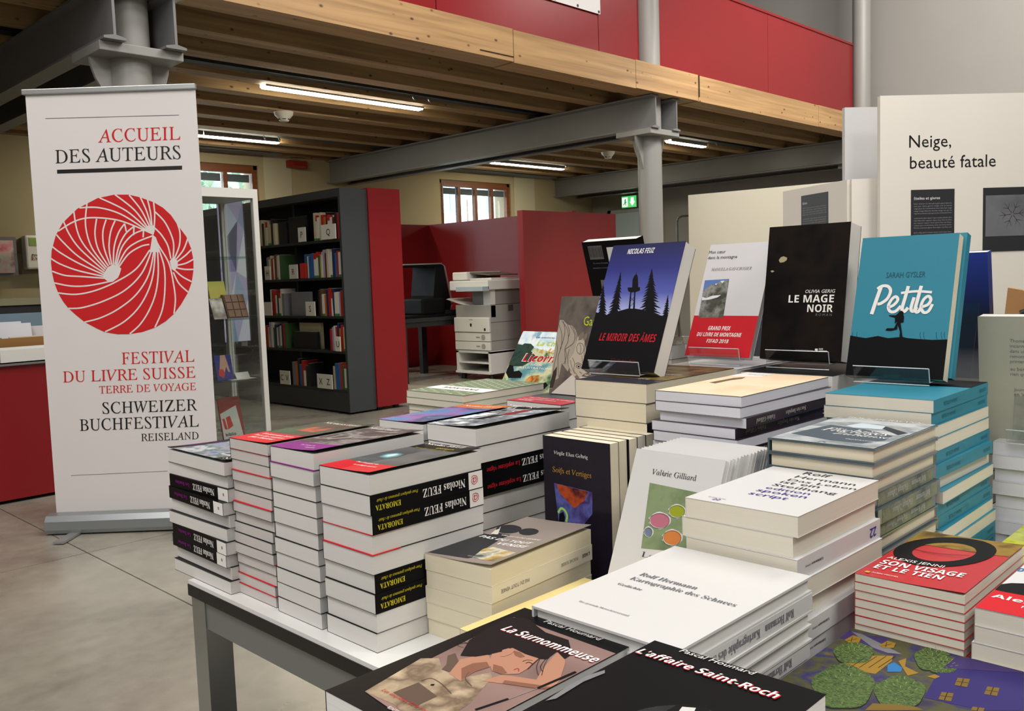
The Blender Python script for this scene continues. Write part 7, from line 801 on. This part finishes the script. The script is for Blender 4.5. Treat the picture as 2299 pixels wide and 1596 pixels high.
pile('whitepile','white book in the pile under the grey-green standing book',FW,PB,'f'*9,'E','W',art=False,jit=.004,top_label='white book under the grey-green standing book at right')
pile('support_mage','white-edged novel in the pile under the black moon novel',FB,PW,'f'*9,'E','W',art=False,top_label='black novel lying under the standing black moon novel')
pile('support_coeur','white-edged novel in the pile under the mountain novel',mat('cover_palegrey','c4c2c4',.4),PW,'f'*9,'E','W',art=False,top_label='pale grey book lying under the standing mountain novel')
pile('support_licorne','white-edged book in the pile under the unicorn picture book',FW,PW,'f'*8,'E','W',art=False,top_label='white book lying under the unicorn picture book')
pile('support_back','dark book in the back pile under the barcode book',FB,PW,'f'*10,'E','W',art=False,top_label='dark book lying under the reversed barcode book')
pile('support_navy','dark book in the back pile behind the mountain novel',FB,PW,'f'*9,'E','W',art=False,top_label='dark book lying under the navy blue book')
pile('support_blue','dark book in the back pile behind the turquoise novel',FB,PW,'f'*9,'E','W',art=False,top_label='dark book lying under the reversed deep blue book')
# --- books standing on clear easels and against each other
def stand_mw(X,z,Y0_,Y1_,h,t,lean):
    a=math.radians(lean); ey=(math.sin(a),0,math.cos(a)); return frame_mw((X+ey[0]*h/2,(Y0_+Y1_)/2,z+ey[2]*h/2),(0,-1,0),ey,back=t)
SG='books standing upright on the display table'
SINFO={'miroir':('dark blue forest-tower novel titled LE MIROIR DES ÂMES',FB,PW),'coeur':('pale grey mountain book with red band, standing',mat('cover_palegrey','c4c2c4',.4),PW),'mage':('tall black novel titled LE MAGE NOIR, standing',mat('cover_matteblack','161414',.5,spec=.2),PW),'petite_up':('turquoise novel lettered Petite, standing on an easel',mat('cover_turquoise','2c7f95',.45,spec=.3),PC),'garou':('grey book with a drawn horse head, standing',mat('cover_charcoal','4a4541',.5),PW),'licorne':('colourful unicorn picture book leaning far back',mat('cover_skyblue','a8c4d0',.4),PW)}
for k,(lab,cv,pg) in SINFO.items():
    X,z,a,b,h,t,lean,_=STAND[k]; book(lab,stand_mw(X,z,a,b,h,t,lean),b-a,h,t,cv,pg,art=ART[k],group=SG)
_X,_z,_a,_b,_h,_t,_l,_s=STAND['petite_up']; _la=math.radians(_l); _off=.0225
book('second turquoise novel standing behind the one lettered Petite',Matrix(((0,math.sin(_la),math.cos(_la),_X+_off*math.cos(_la)+math.sin(_la)*_h/2),(1,0,0,(_a+_b)/2-.004),(0,math.cos(_la),-math.sin(_la),_z-_off*math.sin(_la)+math.cos(_la)*_h/2+.007),(0,0,0,1))),_b-_a,_h,.016,mat('cover_turquoise','2c7f95',.45,spec=.3),PC,group=SG)
def easel(label,Yc,wid,Xf,z,lean,depth,zb):
    "clear bent sheet: front lip, ledge under the book, raked back and rear strut; Xf = front of the book foot, zb = surface it stands on"
    a=math.radians(lean); s,c_=math.sin(a),math.cos(a); th=.0025
    t=thing('acrylic_easel',label,'easel',(Xf,Yc,zb),'clear acrylic book easels'); y0,y1=Yc-wid/2,Yc+wid/2
    def strip(name,pts):
        m=MB()
        for i in range(len(pts)-1):
            p,q=Vector((pts[i][0],0,pts[i][1])),Vector((pts[i+1][0],0,pts[i+1][1])); d=(q-p).normalized(); n=Vector((-d.z,0,d.x))*th/2
            m.prism([(p-n).xyz+Vector((0,y0,0)),(p+n).xyz+Vector((0,y0,0)),(q+n).xyz+Vector((0,y0,0)),(q-n).xyz+Vector((0,y0,0))],(0,0,0),(0,wid,0))
        return m.build(name,ACRYL,t)
    EDG=mat('acrylic_glint','b9c4c8',.15,spec=.8)
    def edge(pts): MB().tube(pts,.0009,6).build('edge_glint',EDG,t)  # pale tubes stand in for highlights along the acrylic edges
    f0=(Xf-.006,z-.002); b0=(Xf+c_*depth+.004,z-.002-s*depth*0)
    lt=(f0[0]-.004,f0[1]+.020)
    edge([(lt[0],y0,lt[1]),(lt[0],y1,lt[1])]); edge([(lt[0],y0,lt[1]),(f0[0],y0,f0[1]),(b0[0],y0,b0[1])]); edge([(f0[0]-.001,y0,zb+.0012),(f0[0]-.001,y1,zb+.0012)]); edge([(b0[0]+s*.14,y0,b0[1]+c_*.14),(b0[0],y0,b0[1])])
    strip('lip',[lt,(f0[0],f0[1])]); strip('ledge',[f0,b0]); strip('back_plate',[b0,(b0[0]+s*.14,b0[1]+c_*.14)]); strip('front_foot',[f0,(f0[0],zb+.001)]); strip('rear_strut',[(b0[0]+s*.13,b0[1]+c_*.13),(b0[0]+s*.13+.045,zb+.001)])
easel('clear easel holding the blue forest-tower novel',.872,.10,1.118,.996,25,.030,.9915); easel('clear easel holding the pale grey mountain book',.843,.10,1.365,.998,25,.012,.9855); easel('clear easel holding the black moon novel',.689,.11,1.368,.998,10,.034,.9855); easel('clear easel holding the turquoise novel lettered Petite',.519,.11,1.322,.983,17,.020,.9755)
# reversed books facing the other side of the table: their back covers look at the camera
def rev_mw(Xtop,ztop,Y0_,Y1_,h,lean):
    a=math.radians(lean); ey=Vector((-math.sin(a),0,math.cos(a))); ex=Vector((0,1,0)); c=Vector((Xtop,(Y0_+Y1_)/2,ztop))-ey*h/2; ez=ex.cross(ey)
    return Matrix(((ex.x,ey.x,ez.x,c.x),(ex.y,ey.y,ez.y,c.y),(ex.z,ey.z,ez.z,c.z),(0,0,0,1)))
def back_print(bk,items,w,h):
    e=bpy.data.objects.new('back_print',MB().box(-.0001,.0001,-.0001,.0001,-.0002,0).mesh('back_print',INK)); COL.objects.link(e); e.parent=[c for c in bk.children if c.name.startswith('cover')][0]; return e
def bk_text(bk,lines,w,h,st='sans',col='grey'):
    cv=[c for c in bk.children if c.name.startswith('cover')][0]
    for t,u0,v0,u1 in lines:
        put_text(cv,'lettering',t,st,ink(col),lambda x,y:(-(x),y,-.0004),width=(u1-u0)*w,x=(u0-.5)*w,y=(v0-.5)*h)
b1=book('black book turned backwards with barcode, behind the blue forest-tower novel',rev_mw(1.485,1.222,1.10,1.245,.215,16),.145,.215,.024,FB,PW,group=SG)
cv=[c for c in b1.children if c.name.startswith('cover')][0]
m=MB(); m.quad((.058,.068,-.0004),(.020,.068,-.0004),(.020,.098,-.0004),(.058,.098,-.0004)); me=m.mesh('barcode_field',mat('barcode_grey','5a5854',.5)); o=link('barcode_field',me,cv)
m=MB(); rn=random.Random(3); x=.056
while x>.023: m.quad((x,.073,-.0006),(x-.001,.073,-.0006),(x-.001,.095,-.0006),(x,.095,-.0006)); x-=rn.choice((.0018,.0026,.0034))
link('barcode',m.mesh('barcode',INK),cv)
m=MB(); m.quad((.008,.045,-.0004),(-.02,.045,-.0004),(-.02,.093,-.0004),(.008,.093,-.0004)); link('price_label',m.mesh('price_label',WHITEP),cv)
bk_text(b1,[("MARABOUT A L'ENCRE",.12,.72,.42),('Un roman d\'enquête',.14,.77,.42)],.145,.215)
m=MB(); m.quad((.045,-.03,-.0004),(.012,-.03,-.0004),(.008,.022,-.0004),(.041,.022,-.0004)); link('picture_label',m.mesh('picture_label',mat('label_grey','6a6664',.5)),cv); m=MB(); m.quad((.036,-.018,-.0006),(.016,-.018,-.0006),(.026,.012,-.0006)); link('picture_mark',m.mesh('picture_mark',mat('label_red','7a3438',.5)),cv)
b2=book('navy blue book turned backwards left of the mountain book',rev_mw(1.585,1.13,.86,1.0,.165,14),.14,.165,.018,mat('cover_navy','16203c',.4),PW,group=SG); bk_text(b2,[('Daniel Cordonier',.55,.86,.93),('Du sang sur les Alpes',.5,.5,.92),('Roman policier',.5,.4,.92)],.14,.165,col='bluegrey')
b3=book('deep blue book turned backwards behind the turquoise novel',rev_mw(1.585,1.166,.470,.612,.215,9),.142,.215,.020,ramp_mat('cover_deepblue',['8a8c94','16162c','141c30','1c2c6c','263a8c'],kind='grad',coord='Generated',rough=.35),PW,group=SG)
b4=book('grey-green book showing its back cover text at the right edge',rev_mw(1.462,1.068,.300,.446,.195,6),.146,.195,.024,mat('cover_greygreen','a3a494',.4),PW,group=SG)
bk_text(b4,[('Thomas, à la recherche d\'un père',.30,.80,.95),('inconnu, traverse le désert blanc',.30,.76,.95),('dans une caravane de nomades et',.30,.72,.95),('remonte le cours de sa vie jusqu\'au',.30,.68,.95),('printemps. Tous les fils se nouent',.30,.64,.95),('au bord d\'un lac où il n\'y a rien,',.30,.58,.95),('rien que le vent et la lumière.',.30,.54,.9),('Journaliste et romancière, elle vit',.33,.42,.95),('en Valais depuis vingt ans.',.33,.38,.9)],.146,.195,col='grey')
easel('clear easel before the grey-green book at the right edge',.355,.085,1.445,.884,6,.02,.8805); 
bkv=thing('acrylic_easel','clear easel behind the turquoise novel, holding the deep blue book','easel',(1.56,.50,.9455),'clear acrylic book easels'); MB().prism([(1.50,.47,.9465),(1.503,.47,.9465),(1.552,.47,1.085),(1.549,.47,1.085)],(0,0,0),(0,.08,0)).build('strut',ACRYL,bkv); MB().box(1.50,1.60,.47,.55,.9460,.9485).build('ledge',ACRYL,bkv)
# upright rows between the piles
SOIFS_W,SOIFS_H=.125,.218
for i in range(5):
    c_,ex_,ey_=SOIFS[0],SOIFS[1],SOIFS[2]; x=c_[0]+i*.0208; dz=(0,-.001,.0005,-.0015,.001)[i]
    flip=(i==3)
    if not flip: mw_=frame_mw((x,c_[1]+(0,.0015,-.001,.001,.0)[i],.7012+SOIFS_H/2),ex_,ey_,back=.0195)
    else: mw_=Matrix(((1,0,0,0),(0,1,0,0),(0,0,1,0),(0,0,0,1))); mw_=Matrix(((0,0,1,x),(1,0,0,c_[1]),(0,1,0,.7012+SOIFS_H/2),(0,0,0,1)))
    book(('dark violet novel titled Soifs et Vertiges, front of the upright row','second dark violet novel from the front of the upright row','third dark violet novel from the front of the upright row','fourth novel of the dark upright row, its spine showing','rearmost novel of the dark upright row')[i],mw_,SOIFS_W,SOIFS_H,.0195,mat('cover_darkviolet','17121f',.25,spec=.4),PC,art=ART['soifs'] if i==0 else None,group='upright row of dark violet novels',spine=[('#box',None,'pale',0,1,1)] if flip else ())
va=math.radians(24); vh=VALERIE[4]; ln=13
for i in range(ln):
    c_,ex_,ey_=VALERIE[0],VALERIE[1],VALERIE[2]; tt=.0072; dx=i*tt/math.cos(va)*1.02; jy=random.Random(i).uniform(-.0012,.0012)
    flip=i in (4,5,9,10); cc=(c_[0]+dx,c_[1]+jy,c_[2])
    if not flip: mw_=frame_mw(cc,ex_,ey_,back=tt-.0003)
    else:
        ey=Vector(ey_); ez=-Vector(ex_).cross(ey); ex=ey.cross(ez); mw_=Matrix(((ex.x,ey.x,ez.x,cc[0]),(ex.y,ey.y,ez.y,cc[1]),(ex.z,ey.z,ez.z,cc[2]),(0,0,0,1)))
    book('white booklet by Valérie Gilliard with coloured blobs, front of the leaning row' if i==0 else 'thin white booklet, %s from the front of the leaning white row'%ORD[i],mw_,.130,vh,tt-.0003,FW,PW,art=ART['valerie'] if i==0 else None,group='leaning row of thin white booklets',spine=[('#box',None,'ink',.80,1,.84)] if flip else ())
# ------------------------------------------------------------------ tables
def table(label,x0,x1,y0,y1,legs):
    t=thing('display_table',label,'table',(x0,y0,0)); TB=mat('table_black_edge','101011',.4); AP=mat('table_grey_rail','80837f',.35,metal=.4)
    MB().box(x0,x1,y0,y1,.694,.70).build('tabletop',WHITEL,t); MB().box(x0-.001,x1+.001,y0-.001,y1+.001,.676,.6938).build('black_edge',TB,t)
    a=MB().box(x0+.02,x1-.02,y0+.004,y0+.03,.632,.676).box(x0+.02,x1-.02,y1-.03,y1-.004,.632,.676).box(x0+.004,x0+.03,y0+.02,y1-.02,.632,.676).box(x1-.03,x1-.004,y0+.02,y1-.02,.632,.676).build('rail',AP,t)
    for lx,ly in legs:
        MB().prism([(lx,ly,0),(lx+.042,ly,0),(lx+.042,ly+.014,0),(lx+.03,ly+.014,0),(lx+.03,ly+.028,0),(lx+.042,ly+.028,0),(lx+.042,ly+.042,0),(lx,ly+.042,0)],(0,0,0),(0,0,.676)).build('leg',mat('leg_grey','a8abaa',.22,metal=.85),t)
table('white topped display table with black edge under the book piles',.600,1.95,-.30,1.318,((.602,1.272),(.602,-.294),(1.904,1.272),(1.904,-.294)))
table('second display table under the front novels, below the frame',.02,.594,-.30,.556,((.024,.51),(.548,.51),(.024,-.294),(.548,-.294)))
# kraft wrapping at the far right behind the books
kr=thing('kraft_bundle','brown paper bundle with black straps at the right edge','bundle',(1.82,.40,.70))
MB().box(1.86,1.94,.20,.52,.7002,1.05).build('carton',mat('kraft_brown','a87c4c',.7),kr); MB().prism([(1.86,.44,1.05),(1.86,.52,1.05),(1.86,.515,1.10),(1.86,.49,1.095),(1.86,.46,1.07)],(0,0,0),(.02,0,0)).build('paper_flap',mat('kraft_brown','a87c4c',.7),kr)
for k in range(4): MB().tube([(1.85+.01*k,.49-.006*k,1.052+.003*k),(1.85+.01*k,.44,1.070+.004*k),(1.85+.01*k,.38,1.078+.004*k),(1.85+.01*k,.28,1.074+.003*k),(1.85+.01*k,.20,1.060)],.006).build('strap',BLACKM,kr,smooth=True)
# ------------------------------------------------------------------ roll-up banner
bc_,bex,bey,BW,BH_=BANNER; bmw=frame_mw(bc_,bex,bey,0.0)
rb=thing('rollup_banner','tall white roll-up festival banner with red fan disc','banner',mw=bmw)
CL=mat('banner_cloth','d6d2d1',.55)
nx,ny=14,24; m=MB(); zf=lambda x,y:.0005*math.sin(x*23+.6)*(.5+.5*math.cos(y*1.5))
for i in range(nx):
    for j in range(ny):
        q=[(-BW/2+BW*a/nx,-BH_/2+BH_*b/ny) for a,b in ((i,j),(i+1,j),(i+1,j+1),(i,j+1))]; m.quad(*[(x,y,-.004+zf(x,y)) for x,y in q])
cl=m.build('cloth',CL,rb,smooth=True)
add_art(cl,ART['banner'],BW,BH_,-.0034,step=.0002)
MB().box(-BW/2-.012,BW/2+.004,BH_/2-.004,BH_/2+.022,-.012,.010).build('top_rail',ALU,rb,bevel=.004)
hz=bc_[2]-BH_/2
pr_=[(-.075,-.088),(-.085,-.07),(-.08,-.03),(-.05,-.008),(.02,.002),(.06,-.005),(.078,-.03),(.082,-.07),(.075,-.088)]
MB().prism([(-BW/2-.02,y,z) for z,y in [(a,b-BH_/2+.005) for a,b in pr_]],(0,0,0),(BW+.04,0,0)).build('cassette',mat('banner_base','8d9294',.3,metal=.5),rb)
MB().box(-BW/2+.10,-BW/2+.15,-BH_/2-.088,-BH_/2-.078,-.14,.24).build('foot',ALU,rb); MB().box(BW/2-.15,BW/2-.10,-BH_/2-.088,-BH_/2-.078,-.14,.24).build('foot',ALU,rb)
MB().tube([(0,-BH_/2-.06,-.06),(0,BH_/2,-.03)],.008).build('support_pole',ALU,rb,smooth=True)

bpy.data.scenes.remove(TSC)
